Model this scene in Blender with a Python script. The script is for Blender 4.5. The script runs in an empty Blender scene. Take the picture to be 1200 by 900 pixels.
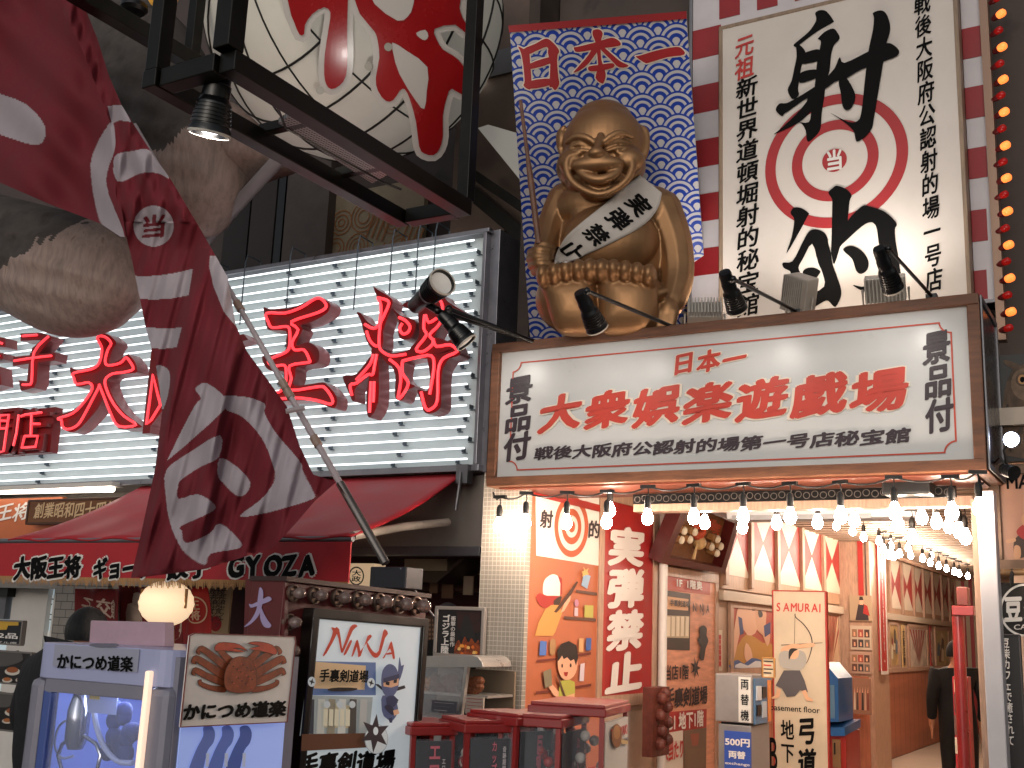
import bpy, bmesh, math, random
from mathutils import Vector, Matrix
from mathutils.geometry import tessellate_polygon
from mathutils.bvhtree import BVHTree
random.seed(7)
SC = bpy.context.scene
COL = SC.collection
PI = math.pi

# ------------------------------------------------------------------ camera
V = Vector
RX = V((0.86497803, 0.07333509, 0.49642217))     # world X axis seen in camera space
RY = V((0.5003453, -0.20156252, -0.84203749))
RZ = V((0.03830921, 0.97672643, -0.21104002))
RY = (RY - RX * RX.dot(RY)).normalized(); RX.normalize(); RZ = RX.cross(RY)
ROT = Matrix((RX, RY, RZ))
EYE = V((0, 0, 1.6))
cd = bpy.data.cameras.new('camera'); cam = bpy.data.objects.new('camera', cd); COL.objects.link(cam)
cam.matrix_world = Matrix.Translation(EYE) @ ROT.to_4x4()
cd.sensor_width = 36; cd.lens = 39.6; cd.clip_end = 500; cd.clip_start = 0.05
SC.camera = cam

# ------------------------------------------------------------------ night sky, a soft sun lamp added as street fill, exposure
W_ = bpy.data.worlds.new("World"); SC.world = W_; W_.use_nodes = True
nt = W_.node_tree
sky = nt.nodes.new('ShaderNodeTexSky'); sky.sky_type = 'NISHITA'; sky.sun_disc = False
sky.sun_elevation = math.radians(12); sky.sun_rotation = math.radians(170)
hs = nt.nodes.new('ShaderNodeHueSaturation'); hs.inputs['Saturation'].default_value = 0.3
nt.links.new(sky.outputs[0], hs.inputs['Color'])
bg = nt.nodes['Background']; nt.links.new(hs.outputs[0], bg.inputs['Color']); bg.inputs['Strength'].default_value = 0.11
sl = bpy.data.lights.new('street_fill', 'SUN'); sl.energy = 0.3; sl.angle = math.radians(50); sl.color = (1.0, 0.93, 0.86)
so = bpy.data.objects.new('street_fill', sl); COL.objects.link(so)
so.rotation_euler = V((-0.35, 1.0, -0.62)).to_track_quat('-Z', 'Y').to_euler()
vs = SC.view_settings
vs.view_transform = 'Standard'; vs.look = 'None'; vs.gamma = 1; vs.use_curve_mapping = False; vs.exposure = 0.0
cy = SC.cycles
cy.use_denoising = True; cy.max_bounces = 8; cy.diffuse_bounces = 5; cy.glossy_bounces = 3
cy.transmission_bounces = 5; cy.transparent_max_bounces = 8; cy.sample_clamp_indirect = 8; cy.caustics_reflective = False; cy.caustics_refractive = False

# ------------------------------------------------------------------ geometry helpers
K = 1.26            # metres per layout unit
BULB_E = 175          # bulb surface brightness
TUBE_E = 2.0
NEON_E = 1.5
def ray(x, y): return ROT @ V((x - 600, -(y - 450), -1320.0))

class Plane:
    def __init__(s, o, u, v):
        s.o = V(o); s.u = V(u).normalized(); v = V(v); s.v = (v - s.u * s.u.dot(v)).normalized(); s.n = s.u.cross(s.v)
        if s.n.dot(EYE - s.o) < 0: s.n = -s.n
    def hit(s, x, y, off=0.0):
        d = ray(x, y); t = s.n.dot(s.o - EYE) / s.n.dot(d)
        return EYE + d * t + s.n * off
    def uv(s, x, y):
        p = s.hit(x, y) - s.o
        return (p.dot(s.u), p.dot(s.v))
    def P(s, u, v, off=0.0): return s.o + s.u * u + s.v * v + s.n * off
    def rect(s, tl, br):
        a = s.uv(*tl); b = s.uv(*br)
        return (min(a[0], b[0]), max(a[0], b[0]), min(a[1], b[1]), max(a[1], b[1]))
    def edges(s, xl, xr, yt, yb):     # left and right edge measured on the top row
        ul, ur = s.uv(xl, yt)[0], s.uv(xr, yt)[0]; xm = (xl + xr) / 2
        return (min(ul, ur), max(ul, ur), s.uv(xm, yb)[1], s.uv(xm, yt)[1])
    def pm(s, x, y): return (s.hit(x + .5, y) - s.hit(x - .5, y)).length
def F(y): return Plane((0, y * K, 1.6), (1, 0, 0), (0, 0, 1))        # parallel to the shop fronts
def W(x): return Plane((x * K, 0, 1.6), (0, 1, 0), (0, 0, 1))        # runs back into the arcade
def H(z): return Plane((0, 0, 1.6 + (z - 1.6) * K), (1, 0, 0), (0, 1, 0))
def G(px, y, vp, v=(0, 0, 1)): return Plane(F(y).hit(*px), ray(*vp), v)

class MB:
    def __init__(s): s.v = []; s.f = []; s.mi = []; s.mats = []
    def m(s, mat):
        if mat not in s.mats: s.mats.append(mat)
        return s.mats.index(mat)
    def face(s, pts, mat):
        b = len(s.v); s.v += [V(p) for p in pts]; s.f.append(list(range(b, b + len(pts)))); s.mi.append(s.m(mat))
    def mesh(s, vs, fs, mat):
        b = len(s.v); s.v += [V(p) for p in vs]; k = s.m(mat)
        for f in fs: s.f.append([b + i for i in f]); s.mi.append(k)
    def hexa(s, p, mat):    # p: 4 back, 4 front corner points
        s.mesh(p, [(3, 2, 1, 0), (4, 5, 6, 7), (0, 1, 5, 4), (1, 2, 6, 5), (2, 3, 7, 6), (3, 0, 4, 7)], mat)
    def box(s, a, b, mat):
        x0, y0, z0 = [min(a[i], b[i]) for i in range(3)]; x1, y1, z1 = [max(a[i], b[i]) for i in range(3)]
        s.hexa([(x0, y0, z0), (x1, y0, z0), (x1, y1, z0), (x0, y1, z0), (x0, y0, z1), (x1, y0, z1), (x1, y1, z1), (x0, y1, z1)], mat)
    def slab(s, pl, r, o0, o1, mat):     # box on a plane, r = u0,u1,v0,v1
        u0, u1, v0, v1 = r
        s.hexa([pl.P(u0, v0, o0), pl.P(u1, v0, o0), pl.P(u1, v1, o0), pl.P(u0, v1, o0), pl.P(u0, v0, o1), pl.P(u1, v0, o1), pl.P(u1, v1, o1), pl.P(u0, v1, o1)], mat)
    def frame(s, pl, r, w, o0, o1, mat):
        u0, u1, v0, v1 = r
        s.slab(pl, (u0, u1, v1 - w, v1), o0, o1, mat); s.slab(pl, (u0, u1, v0, v0 + w), o0, o1, mat)
        s.slab(pl, (u0, u0 + w, v0 + w, v1 - w), o0, o1, mat); s.slab(pl, (u1 - w, u1, v0 + w, v1 - w), o0, o1, mat)
    def poly(s, pl, pts, mat, off=0.003): s.flat([pl.hit(x, y, off) for x, y in pts], mat)
    def flat(s, pts, mat):
        s.mesh(pts, tess(pts), mat)
    def uvpoly(s, pl, pts, mat, off=0.003): s.flat([pl.P(u, v, off) for u, v in pts], mat)
    def prism(s, pts, ext, mat, side=None):
        n = len(pts); ext = V(ext); pts = [V(p) for p in pts]
        t = tess(pts)
        s.mesh(pts, t, mat); s.mesh([p + ext for p in pts], t, side or mat)
        s.mesh(pts + [p + ext for p in pts], [(i, (i + 1) % n, n + (i + 1) % n, n + i) for i in range(n)], side or mat)
    def tube(s, pts, r, mat, n=8, closed=False, cap=True):
        pts = [V(p) for p in pts]; N = len(pts)
        rr = r if isinstance(r, (list, tuple)) else [r] * N
        rings = []; ref = None
        for i, p in enumerate(pts):
            a = pts[(i - 1) % N] if (closed or i > 0) else p; b = pts[(i + 1) % N] if (closed or i < N - 1) else p
            d = (b - a)
            if d.length < 1e-9: d = V((0, 0, 1))
            d.normalize()
            if ref is None: ref = d.orthogonal().normalized()
            e = (ref - d * d.dot(ref))
            if e.length < 1e-6: e = d.orthogonal()
            e.normalize(); ref = e; g = d.cross(e)
            rings.append([p + (e * math.cos(2 * PI * k / n) + g * math.sin(2 * PI * k / n)) * rr[i] for k in range(n)])
        vs = [q for rg in rings for q in rg]; fs = []
        for i in range(N if closed else N - 1):
            j = (i + 1) % N
            for k in range(n): fs.append((i * n + k, i * n + (k + 1) % n, j * n + (k + 1) % n, j * n + k))
        if cap and not closed:
            fs.append(tuple(range(n - 1, -1, -1))); fs.append(tuple((N - 1) * n + k for k in range(n)))
        s.mesh(vs, fs, mat)
    def lathe(s, o, ax, prof, mat, n=16):
        o = V(o); ax = V(ax).normalized(); e = ax.orthogonal().normalized(); g = ax.cross(e)
        vs = []; fs = []
        for r, h in prof:
            r = max(r, 1e-5)
            for k in range(n): vs.append(o + ax * h + (e * math.cos(2 * PI * k / n) + g * math.sin(2 * PI * k / n)) * r)
        for i in range(len(prof) - 1):
            for k in range(n): fs.append((i * n + k, i * n + (k + 1) % n, (i + 1) * n + (k + 1) % n, (i + 1) * n + k))
        s.mesh(vs, fs, mat)
    def ball(s, c, r, mat, nu=14, nv=9, axes=None):
        c = V(c); r = (r, r, r) if not isinstance(r, (tuple, list)) else r
        ax = axes or (V((1, 0, 0)), V((0, 1, 0)), V((0, 0, 1)))
        vs = []; fs = []
        for j in range(nv + 1):
            th = PI * j / nv
            for k in range(nu):
                ph = 2 * PI * k / nu
                vs.append(c + ax[0] * (r[0] * math.sin(th) * math.cos(ph)) + ax[1] * (r[1] * math.sin(th) * math.sin(ph)) + ax[2] * (r[2] * math.cos(th)))
        for j in range(nv):
            for k in range(nu): fs.append((j * nu + k, j * nu + (k + 1) % nu, (j + 1) * nu + (k + 1) % nu, (j + 1) * nu + k))
        s.mesh(vs, fs, mat)
    def grid(s, fn, nu, nv, mat):
        vs = [fn(i / nu, j / nv) for j in range(nv + 1) for i in range(nu + 1)]
        s.mesh(vs, [(j * (nu + 1) + i, j * (nu + 1) + i + 1, (j + 1) * (nu + 1) + i + 1, (j + 1) * (nu + 1) + i) for j in range(nv) for i in range(nu)], mat)
    def disc(s, pl, c, r, mat, off=.003, n=40, r0=0, ru=None):
        cu, cv = c; ru = ru or r
        o = [pl.P(cu + ru * math.cos(2 * PI * k / n), cv + r * math.sin(2 * PI * k / n), off) for k in range(n)]
        if r0:
            q = [pl.P(cu + r0 * ru / r * math.cos(2 * PI * k / n), cv + r0 * math.sin(2 * PI * k / n), off) for k in range(n)]
            s.mesh(o + q, [(k, (k + 1) % n, n + (k + 1) % n, n + k) for k in range(n)], mat)
        else: s.face(o, mat)

def tess(pts):
    return [tuple(t) for t in tessellate_polygon([[V(p) for p in pts]])]
def puff(mb, outline, pl, thick, mat, rings=10, c=None, off=0.0, back=1.0, wob=0.0, split=None, sub=5):
    """a swollen lump whose outline is given; split(x,y)->material"""
    pts = []
    n = len(outline)
    for i in range(n):       # Catmull-Rom
        p0, p1, p2, p3 = [V(outline[(i + k) % n]) for k in (-1, 0, 1, 2)]
        for q in range(sub):
            t = q / sub
            pts.append(0.5 * ((2 * p1) + (p2 - p0) * t + (2 * p0 - 5 * p1 + 4 * p2 - p3) * t * t + (3 * p1 - p0 - 3 * p2 + p3) * t ** 3))
    N = len(pts)
    c = V(c) if c else sum(pts, V((0, 0))) / N
    vs = []; xy = []
    for sgn in (1, -1):
        for r in range(rings + 1):
            a = r / rings * PI / 2
            for p in pts:
                q = c + (p - c) * math.sin(a)
                h = thick * math.cos(a) * (1 if sgn > 0 else back)
                w = wob * (math.sin(q.x * .13 + q.y * .07) + math.sin(q.y * .21 - q.x * .05 + 1)) * math.cos(a) if wob else 0
                vs.append(pl.hit(q.x, q.y) + pl.n * (sgn * h + w + off)); xy.append(q)
    for sgn in (0, 1):
        b = sgn * (rings + 1) * N
        for r in range(rings):
            for k in range(N):
                f = (b + r * N + k, b + r * N + (k + 1) % N, b + (r + 1) * N + (k + 1) % N, b + (r + 1) * N + k)
                m = mat if split is None else split((xy[f[0]] + xy[f[2]]) / 2)
                mb.f.append([len(mb.v) + i for i in f]); mb.mi.append(mb.m(m))
    # indices above assume vertices appended afterwards
    mb.v += vs
def inside(p, poly):
    x, y = p; r = False; j = len(poly) - 1
    for i in range(len(poly)):
        xi, yi = poly[i]; xj, yj = poly[j]
        if (yi > y) != (yj > y) and x < (xj - xi) * (y - yi) / (yj - yi) + xi: r = not r
        j = i
    return r
def interp(tab, y):
    if y <= tab[0][1]: return tab[0][0]
    for (x0, y0), (x1, y1) in zip(tab, tab[1:]):
        if y <= y1: return x0 + (x1 - x0) * (y - y0) / (y1 - y0)
    return tab[-1][0]
def smooth(pts, sub=4, closed=True):
    n = len(pts); out = []
    for i in range(n if closed else n - 1):
        g = (lambda k: V(pts[k % n])) if closed else (lambda k: V(pts[max(0, min(n - 1, k))]))
        p0, p1, p2, p3 = g(i - 1), g(i), g(i + 1), g(i + 2)
        for q in range(sub):
            t = q / sub
            out.append(tuple(0.5 * ((2 * p1) + (p2 - p0) * t + (2 * p0 - 5 * p1 + 4 * p2 - p3) * t * t + (3 * p1 - p0 - 3 * p2 + p3) * t ** 3)))
    if not closed: out.append(tuple(pts[-1]))
    return out
def grow(pts, d):
    """move a closed 2-D outline outward by d"""
    n = len(pts); area = sum(pts[i][0] * pts[(i + 1) % n][1] - pts[(i + 1) % n][0] * pts[i][1] for i in range(n))
    s = 1 if area > 0 else -1; out = []
    for i in range(n):
        a, b, c = V(pts[i - 1]), V(pts[i]), V(pts[(i + 1) % n])
        e = (b - a); f = (c - b)
        if e.length < 1e-9 or f.length < 1e-9: out.append(tuple(b)); continue
        e.normalize(); f.normalize()
        n1 = V((e.y, -e.x)); n2 = V((f.y, -f.x)); m = n1 + n2
        if m.length < .2: m = n1
        m.normalize(); k = max(.5, m.dot(n1))
        q = b + m * (s * d / k); out.append((q.x, q.y))
    return out

# ------------------------------------------------------------------ objects
ORG = {}
def thing(name, label, cat, loc=(0, 0, 0), group=None, kind=None):
    o = bpy.data.objects.new(name, None); COL.objects.link(o); o.location = V(loc); ORG[o.name] = V(loc)
    o.empty_display_size = .1
    o['label'] = label; o['category'] = cat
    if group: o['group'] = group
    if kind: o['kind'] = kind
    return o
def build(mb, name, parent=None, label=None, cat=None, group=None, kind=None, sm=False, bevel=0, at=None):
    if parent is not None: org = ORG[parent.name]
    elif at is not None: org = V(at)
    else:
        org = sum(mb.v, V((0, 0, 0))) / len(mb.v); org.z = min(p.z for p in mb.v)
    me = bpy.data.meshes.new(name)
    me.from_pydata([p - org for p in mb.v], [], mb.f)
    for m in mb.mats: me.materials.append(m)
    me.polygons.foreach_set('material_index', mb.mi)
    if sm: me.polygons.foreach_set('use_smooth', [True] * len(me.polygons))
    bm = bmesh.new(); bm.from_mesh(me)
    if bevel or sm: bmesh.ops.remove_doubles(bm, verts=bm.verts, dist=1e-5)
    bmesh.ops.recalc_face_normals(bm, faces=bm.faces) if (bevel or sm) else None
    bm.to_mesh(me); bm.free()
    if sm == 'auto': me.set_sharp_from_angle(angle=math.radians(40))
    o = bpy.data.objects.new(name, me); COL.objects.link(o)
    if parent is None: o.location = org
    else: o.parent = parent
    ORG[o.name] = org
    if bevel:
        b = o.modifiers.new('b', 'BEVEL'); b.width = bevel; b.segments = 2; b.limit_method = 'ANGLE'; b.angle_limit = math.radians(50)
    if label: o['label'] = label
    if cat: o['category'] = cat
    if group: o['group'] = group
    if kind: o['kind'] = kind
    return o
def dup(o, loc, label=None, group=None, parent=None, rot=None):
    c = o.copy(); COL.objects.link(c)
    if parent is None:
        c.location = loc; ORG[c.name] = V(loc)
        if rot: c.rotation_euler = rot
        if label: c['label'] = label
        if group: c['group'] = group
    else: c.parent = parent; ORG[c.name] = ORG[parent.name]
    for ch in [x for x in o.children]: dup(ch, None, parent=c)
    return c

# ------------------------------------------------------------------ materials
def lin(h):
    if not isinstance(h, str): return tuple(h)[:3]
    c = [int(h[i:i + 2], 16) / 255 for i in (0, 2, 4)]
    return tuple(x / 12.92 if x <= .04045 else ((x + .055) / 1.055) ** 2.4 for x in c)
class X:
    """tiny expression wrapper for Math nodes"""
    def __init__(s, nt, sock): s.nt = nt; s.s = sock
    def op(s, o, b=None, c=None, rev=False):
        n = s.nt.nodes.new('ShaderNodeMath'); n.operation = o
        args = [s] + ([b] if b is not None else []) + ([c] if c is not None else [])
        if rev: args[0], args[1] = args[1], args[0]
        for i, a in enumerate(args):
            if isinstance(a, X): s.nt.links.new(a.s, n.inputs[i])
            else: n.inputs[i].default_value = a
        return X(s.nt, n.outputs[0])
    def __add__(s, b): return s.op('ADD', b)
    def __sub__(s, b): return s.op('SUBTRACT', b)
    def __rsub__(s, b): return s.op('SUBTRACT', b, rev=True)
    def __mul__(s, b): return s.op('MULTIPLY', b)
    def __truediv__(s, b): return s.op('DIVIDE', b)
    def mod(s, b): return s.op('FLOORED_MODULO', b)
    def lt(s, b): return s.op('LESS_THAN', b)
    def gt(s, b): return s.op('GREATER_THAN', b)
    def abs(s): return s.op('ABSOLUTE')
    def ceil(s): return s.op('CEIL')
    def floor(s): return s.op('FLOOR')
    def sqrt(s): return s.op('SQRT')
    def mx(s, b): return s.op('MAXIMUM', b)
MATS = {}
def mat(name, col, rough=.55, metal=0.0, emit=0.0, var=0.0, scale=6.0, bump=0.0, stretch=(1, 1, 1), spec=.5, trans=0.0, alpha=1.0, ecol=None, coat=0.0, dirt=None, ior=1.45):
    if name in MATS: return MATS[name]
    m = bpy.data.materials.new(name); m.use_nodes = True; nt = m.node_tree; p = nt.nodes['Principled BSDF']
    c = lin(col); p.inputs['Base Color'].default_value = (*c, 1); p.inputs['Roughness'].default_value = rough; p.inputs['Metallic'].default_value = metal
    p.inputs['Specular IOR Level'].default_value = spec; p.inputs['IOR'].default_value = ior
    if trans: p.inputs['Transmission Weight'].default_value = trans
    if alpha < 1: p.inputs['Alpha'].default_value = alpha
    if coat: p.inputs['Coat Weight'].default_value = coat
    if emit:
        p.inputs['Emission Color'].default_value = (*lin(ecol or col), 1); p.inputs['Emission Strength'].default_value = emit
    if var or bump or dirt:
        tc = nt.nodes.new('ShaderNodeTexCoord'); mp = nt.nodes.new('ShaderNodeMapping'); mp.inputs['Scale'].default_value = stretch
        nt.links.new(tc.outputs['Object'], mp.inputs['Vector'])
        nz = nt.nodes.new('ShaderNodeTexNoise'); nz.inputs['Scale'].default_value = scale; nz.inputs['Detail'].default_value = 6; nz.inputs['Roughness'].default_value = .62
        nt.links.new(mp.outputs[0], nz.inputs['Vector'])
        if var:
            r = nt.nodes.new('ShaderNodeValToRGB'); e = r.color_ramp.elements
            e[0].position = .3; e[1].position = .72
            e[0].color = (*[x * (1 - var) for x in c], 1); e[1].color = (*[min(1, x * (1 + var * .7)) for x in c], 1)
            nt.links.new(nz.outputs['Fac'], r.inputs[0]); src = r.outputs[0]
            if dirt:
                n2 = nt.nodes.new('ShaderNodeTexNoise'); n2.inputs['Scale'].default_value = dirt[0]; n2.inputs['Detail'].default_value = 8
                nt.links.new(mp.outputs[0], n2.inputs['Vector'])
                r2 = nt.nodes.new('ShaderNodeValToRGB'); r2.color_ramp.elements[0].position = dirt[1]; r2.color_ramp.elements[1].position = dirt[1] + .18
                nt.links.new(n2.outputs['Fac'], r2.inputs[0])
                mx = nt.nodes.new('ShaderNodeMix'); mx.data_type = 'RGBA'; nt.links.new(r2.outputs[0], mx.inputs[0])
                nt.links.new(src, mx.inputs[6]); mx.inputs[7].default_value = (*lin(dirt[2]), 1); src = mx.outputs[2]
            nt.links.new(src, p.inputs['Base Color'])
            rr = nt.nodes.new('ShaderNodeMapRange'); rr.inputs['To Min'].default_value = max(.05, rough - .12); rr.inputs['To Max'].default_value = min(1, rough + .15)
            nt.links.new(nz.outputs['Fac'], rr.inputs[0]); nt.links.new(rr.outputs[0], p.inputs['Roughness'])
        if bump:
            b = nt.nodes.new('ShaderNodeBump'); b.inputs['Strength'].default_value = bump; b.inputs['Distance'].default_value = .02
            nt.links.new(nz.outputs['Fac'], b.inputs['Height']); nt.links.new(b.outputs[0], p.inputs['Normal'])
    MATS[name] = m
    return m
def planar(m, pl):
    """(u, v) of the surface point measured on a real plane, as node expressions"""
    nt = m.node_tree; g = nt.nodes.new('ShaderNodeNewGeometry'); r = []
    for ax in (pl.u, pl.v):
        d = nt.nodes.new('ShaderNodeVectorMath'); d.operation = 'DOT_PRODUCT'; d.inputs[1].default_value = ax
        nt.links.new(g.outputs['Position'], d.inputs[0]); r.append(X(nt, d.outputs['Value']) - pl.o.dot(ax))
    return r
def mask_mat(name, fac_fn, pl, c0, c1, rough=.5, emit=0, var=.1, spec=.4, bump=0):
    """material of two colours chosen by a mask that is a function of plane coordinates"""
    if name in MATS: return MATS[name]
    m = mat(name, c0, rough, spec=spec); nt = m.node_tree; p = nt.nodes['Principled BSDF']
    u, v = planar(m, pl); f = fac_fn(u, v)
    mx = nt.nodes.new('ShaderNodeMix'); mx.data_type = 'RGBA'
    nt.links.new(f.s, mx.inputs[0]); mx.inputs[6].default_value = (*lin(c0), 1); mx.inputs[7].default_value = (*lin(c1), 1)
    nz = nt.nodes.new('ShaderNodeTexNoise'); nz.inputs['Scale'].default_value = 5; nz.inputs['Detail'].default_value = 6
    mr = nt.nodes.new('ShaderNodeMapRange'); mr.inputs['From Min'].default_value = .3; mr.inputs['From Max'].default_value = .7; mr.inputs['To Min'].default_value = 1 - var; mr.inputs['To Max'].default_value = 1 + var * .4
    nt.links.new(nz.outputs['Fac'], mr.inputs[0])
    m2 = nt.nodes.new('ShaderNodeVectorMath'); m2.operation = 'SCALE'; nt.links.new(mx.outputs[2], m2.inputs[0]); nt.links.new(mr.outputs[0], m2.inputs['Scale'])
    nt.links.new(m2.outputs[0], p.inputs['Base Color'])
    if emit: nt.links.new(m2.outputs[0], p.inputs['Emission Color']); p.inputs['Emission Strength'].default_value = emit
    if bump:
        b = nt.nodes.new('ShaderNodeBump'); b.inputs['Strength'].default_value = bump; b.inputs['Distance'].default_value = .004
        nt.links.new(f.s, b.inputs['Height']); nt.links.new(b.outputs[0], p.inputs['Normal'])
    return m

# ------------------------------------------------------------------ lettering
_gl = {}
def glyphs(s, bold):
    k = (s, bold)
    if k in _gl: return _gl[k]
    c = bpy.data.curves.new('t', 'FONT'); c.body = s; c.size = 1; c.offset = bold; c.resolution_u = 3
    o = bpy.data.objects.new('t', c); COL.objects.link(o)
    dg = bpy.context.evaluated_depsgraph_get(); e = o.evaluated_get(dg); m = e.to_mesh()
    r = ([(v.co.x, v.co.y) for v in m.vertices], [tuple(p.vertices) for p in m.polygons])
    e.to_mesh_clear(); bpy.data.objects.remove(o); bpy.data.curves.remove(c)
    _gl[k] = r
    return r
def layout(s, bold=.0, vertical=False, gap=1.0, brush=0.0, mirror=False):
    """letters in a unit box: verts, faces, layer. Heavier weights are laid down like a broad nib, copy over copy."""
    base = []; fs0 = []
    if vertical or brush:
        for i, ch in enumerate(s):
            if ch == ' ': continue
            v, f = glyphs(ch, 0); k0 = len(base)
            rot = vertical and ch in '\u30fc-'
            for x, y in v:
                if rot: x, y = .5 - (y - .38), .38 - (x - .5)
                if brush:
                    y = y + brush * (x - .5) - .35 * brush * (x - .5) ** 2; x = x + .05 * math.sin((y - .3) * 2.6) * brush * 6
                base.append((x, y - i * gap) if vertical else (x + i * gap, y))
            fs0 += [tuple(k0 + k for k in q) for q in f]
    else:
        base, fs0 = glyphs(s, 0)
    nib = [(0, 0)]
    if bold > .004:
        n = 8 if bold > .02 else 6
        for k in range(n):
            a = 2 * PI * k / n; x, y = math.cos(a) * bold * (1.35 if brush else 1), math.sin(a) * bold * (.75 if brush else 1)
            c, d = (.82, .57) if brush else (1, 0)
            nib.append((x * c - y * d, x * d + y * c))
    vs = []; fs = []; ly = []
    for l, (dx, dy) in enumerate(nib):
        k0 = len(vs); vs += [(x + dx, y + dy) for x, y in base]; ly += [l] * len(base)
        fs += [tuple(k0 + k for k in q) for q in fs0]
    x0 = min(v[0] for v in vs); x1 = max(v[0] for v in vs); y0 = min(v[1] for v in vs); y1 = max(v[1] for v in vs)
    h = (y1 - y0) or 1; w = (x1 - x0) or 1
    vs = [((x - x0) / w, (y1 - y) / h) for x, y in vs]
    if mirror: vs = [(1 - a, b) for a, b in vs]
    return vs, fs, ly
LSTEP = .00022
def text(mb, pl, s, quad, m, bold=.015, vertical=False, off=.005, gap=1.0, brush=0.0, mirror=False, hit=None):
    """quad: (TL, BR) pixels of an upright rectangle on the plane, or four pixels TL, TR, BR, BL"""
    vs, fs, ly = layout(s, bold, vertical, gap, brush, mirror)
    if len(quad) == 2:
        u0, u1, v0, v1 = pl.rect(*quad)
        left = pl.uv(*quad[0])[0] <= pl.uv(*quad[1])[0]
        fn = lambda a, b, o: pl.P((u0 + (u1 - u0) * a) if left else (u1 + (u0 - u1) * a), v1 + (v0 - v1) * b, off + o)
    else:
        tl, tr, br, bl = [V(q) for q in quad]
        h = hit or (lambda x, y, o: pl.hit(x, y, off + o))
        def fn(a, b, o):
            q = (tl * (1 - a) + tr * a) * (1 - b) + (bl * (1 - a) + br * a) * b
            return h(q.x, q.y, o)
    mb.mesh([fn(a, b, l * LSTEP) for (a, b), l in zip(vs, ly)], fs, m)
def uvtext(mb, pl, s, r, m, **kw):
    u0, u1, v0, v1 = r; off = kw.pop('off', .005)
    vs, fs, ly = layout(s, kw.get('bold', .015), kw.get('vertical', False), kw.get('gap', 1.0), kw.get('brush', 0.0))
    mb.mesh([pl.P(u0 + (u1 - u0) * a, v1 + (v0 - v1) * b, off + l * LSTEP) for (a, b), l in zip(vs, ly)], fs, m)

def board(name, label, cat, pl, r, depth, face, fmat=None, fw=.02, proud=.008, back=None, group=None, fname='frame', pname='panel', bevel=.003):
    """a framed board: Empty + panel (+ frame); returns root, panel-plane"""
    u0, u1, v0, v1 = r
    root = thing(name, label, cat, pl.P((u0 + u1) / 2, v0, -depth / 2), group)
    b = MB(); ins = fw if fmat else 0
    b.slab(pl, (u0 + ins, u1 - ins, v0 + ins, v1 - ins), -depth, 0, face)
    build(b, pname, root)
    if fmat:
        b = MB(); b.frame(pl, r, fw, -depth, proud, fmat); build(b, fname, root, bevel=bevel)
    return root

# palette -----------------------------------------------------------
WOOD = mat('brown_wood', '6b432c', .5, var=.45, scale=5, bump=.15, stretch=(1, 6, 6))
WOODD = mat('dark_wood', '4a2c1e', .55, var=.4, scale=6, bump=.2, stretch=(6, 6, 1))
TAN = mat('tan_wood', 'ab8a74', .5, var=.3, scale=7, bump=.1, stretch=(7, 7, 1))
BLACK = mat('black_metal', '0b0b0c', .35, metal=0, spec=.5, var=.2, scale=20)
STEEL = mat('dark_steel', '16130f', .35, metal=.5, var=.5, scale=4)
GREY = mat('grey_metal', '77767a', .4, metal=.6, var=.15)
WHITE = mat('white_paint', 'cfcac4', .45, var=.08, scale=3)
CREAM = mat('cream_paint', 'd9cdbd', .5, var=.08)
RED = mat('red_paint', 'a01820', .4, var=.15, scale=5)
DRED = mat('dark_red_paint', '5c1416', .4, var=.2)
INK = mat('black_ink', '070606', .7, spec=.15)
BROWNINK = mat('dark_brown_ink', '2a1a1c', .5)
REDINK = mat('red_ink', 'b3302a', .5)
WHITEINK = mat('white_ink', 'd8d2cc', .5)
# ------------------------------------------------------------------ ground, buildings
def Z(z): return 1.6 + (z - 1.6) * K
def B(a, b):   # layout box -> world corners
    return V((a[0] * K, a[1] * K, Z(a[2]))), V((b[0] * K, b[1] * K, Z(b[2])))
F0 = 0.33      # floor height in layout units (world z = 0)
b = MB(); b.face([(-70, -70, 0), (70, -70, 0), (70, 70, 0), (-70, 70, 0)], mat('paving', '4a4846', .6, var=.3, scale=3, bump=.2))
build(b, 'ground', kind='structure', at=(0, 0, 0))
b = MB(); b.face([V((-3.6, 6.3, .004)), V((-.7, 6.3, .004)), V((-.7, 23.3, .004)), V((-3.6, 23.3, .004))], mat('shop_floor', 'c4b6a6', .45, var=.12, scale=2))
build(b, 'floor', kind='structure', at=(-2, 12, 0))

DARKWALL = mat('dark_facade', '4a3f3a', .7, var=.25, scale=2, bump=.1, dirt=(3, .6, '1c1614'))
WALLR = mat('arcade_wall', 'b49a86', .6, var=.2, scale=4)
arc = thing('arcade_building', 'arcade shop building with an open front, timber lined walls and a dark upper facade', 'building', (-2.3, 14, 0))
def part(bm, name, root, m=None, a=None, c=None, **kw):
    if a is not None: bm = MB(); bm.box(*B(a, c), m)
    return build(bm, name, root, **kw)
part(None, 'side_wall', arc, WALLR, (-3.12, 5.13, F0), (-2.92, 18.4, 2.6))
part(None, 'side_wall', arc, WALLR, (-.66, 5.75, F0), (-.56, 18.4, 2.6))
part(None, 'back_wall', arc, WALLR, (-3.1, 18.4, F0), (-.5, 18.6, 2.6))
CEIL = mat('ceiling_board', 'b8aa9c', .6, var=.15, scale=5)
b = MB(); b.box(*B((-3.1, 5.45, 2.58), (-.5, 18.5, 2.66)), CEIL)
for i in range(60): b.box(*B((-2.9, 5.6 + i * .21, 2.572), (-.62, 5.62 + i * .21, 2.581)), mat('ceiling_batten', '7d6a58', .6))
part(b, 'ceiling', arc)
part(None, 'upper_facade', arc, DARKWALL, (-3.25, 5.95, 2.66), (3.5, 6.2, 10))
part(None, 'ground_floor_facade', arc, DARKWALL, (-.56, 5.75, F0), (3.5, 5.94, 2.7))
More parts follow.
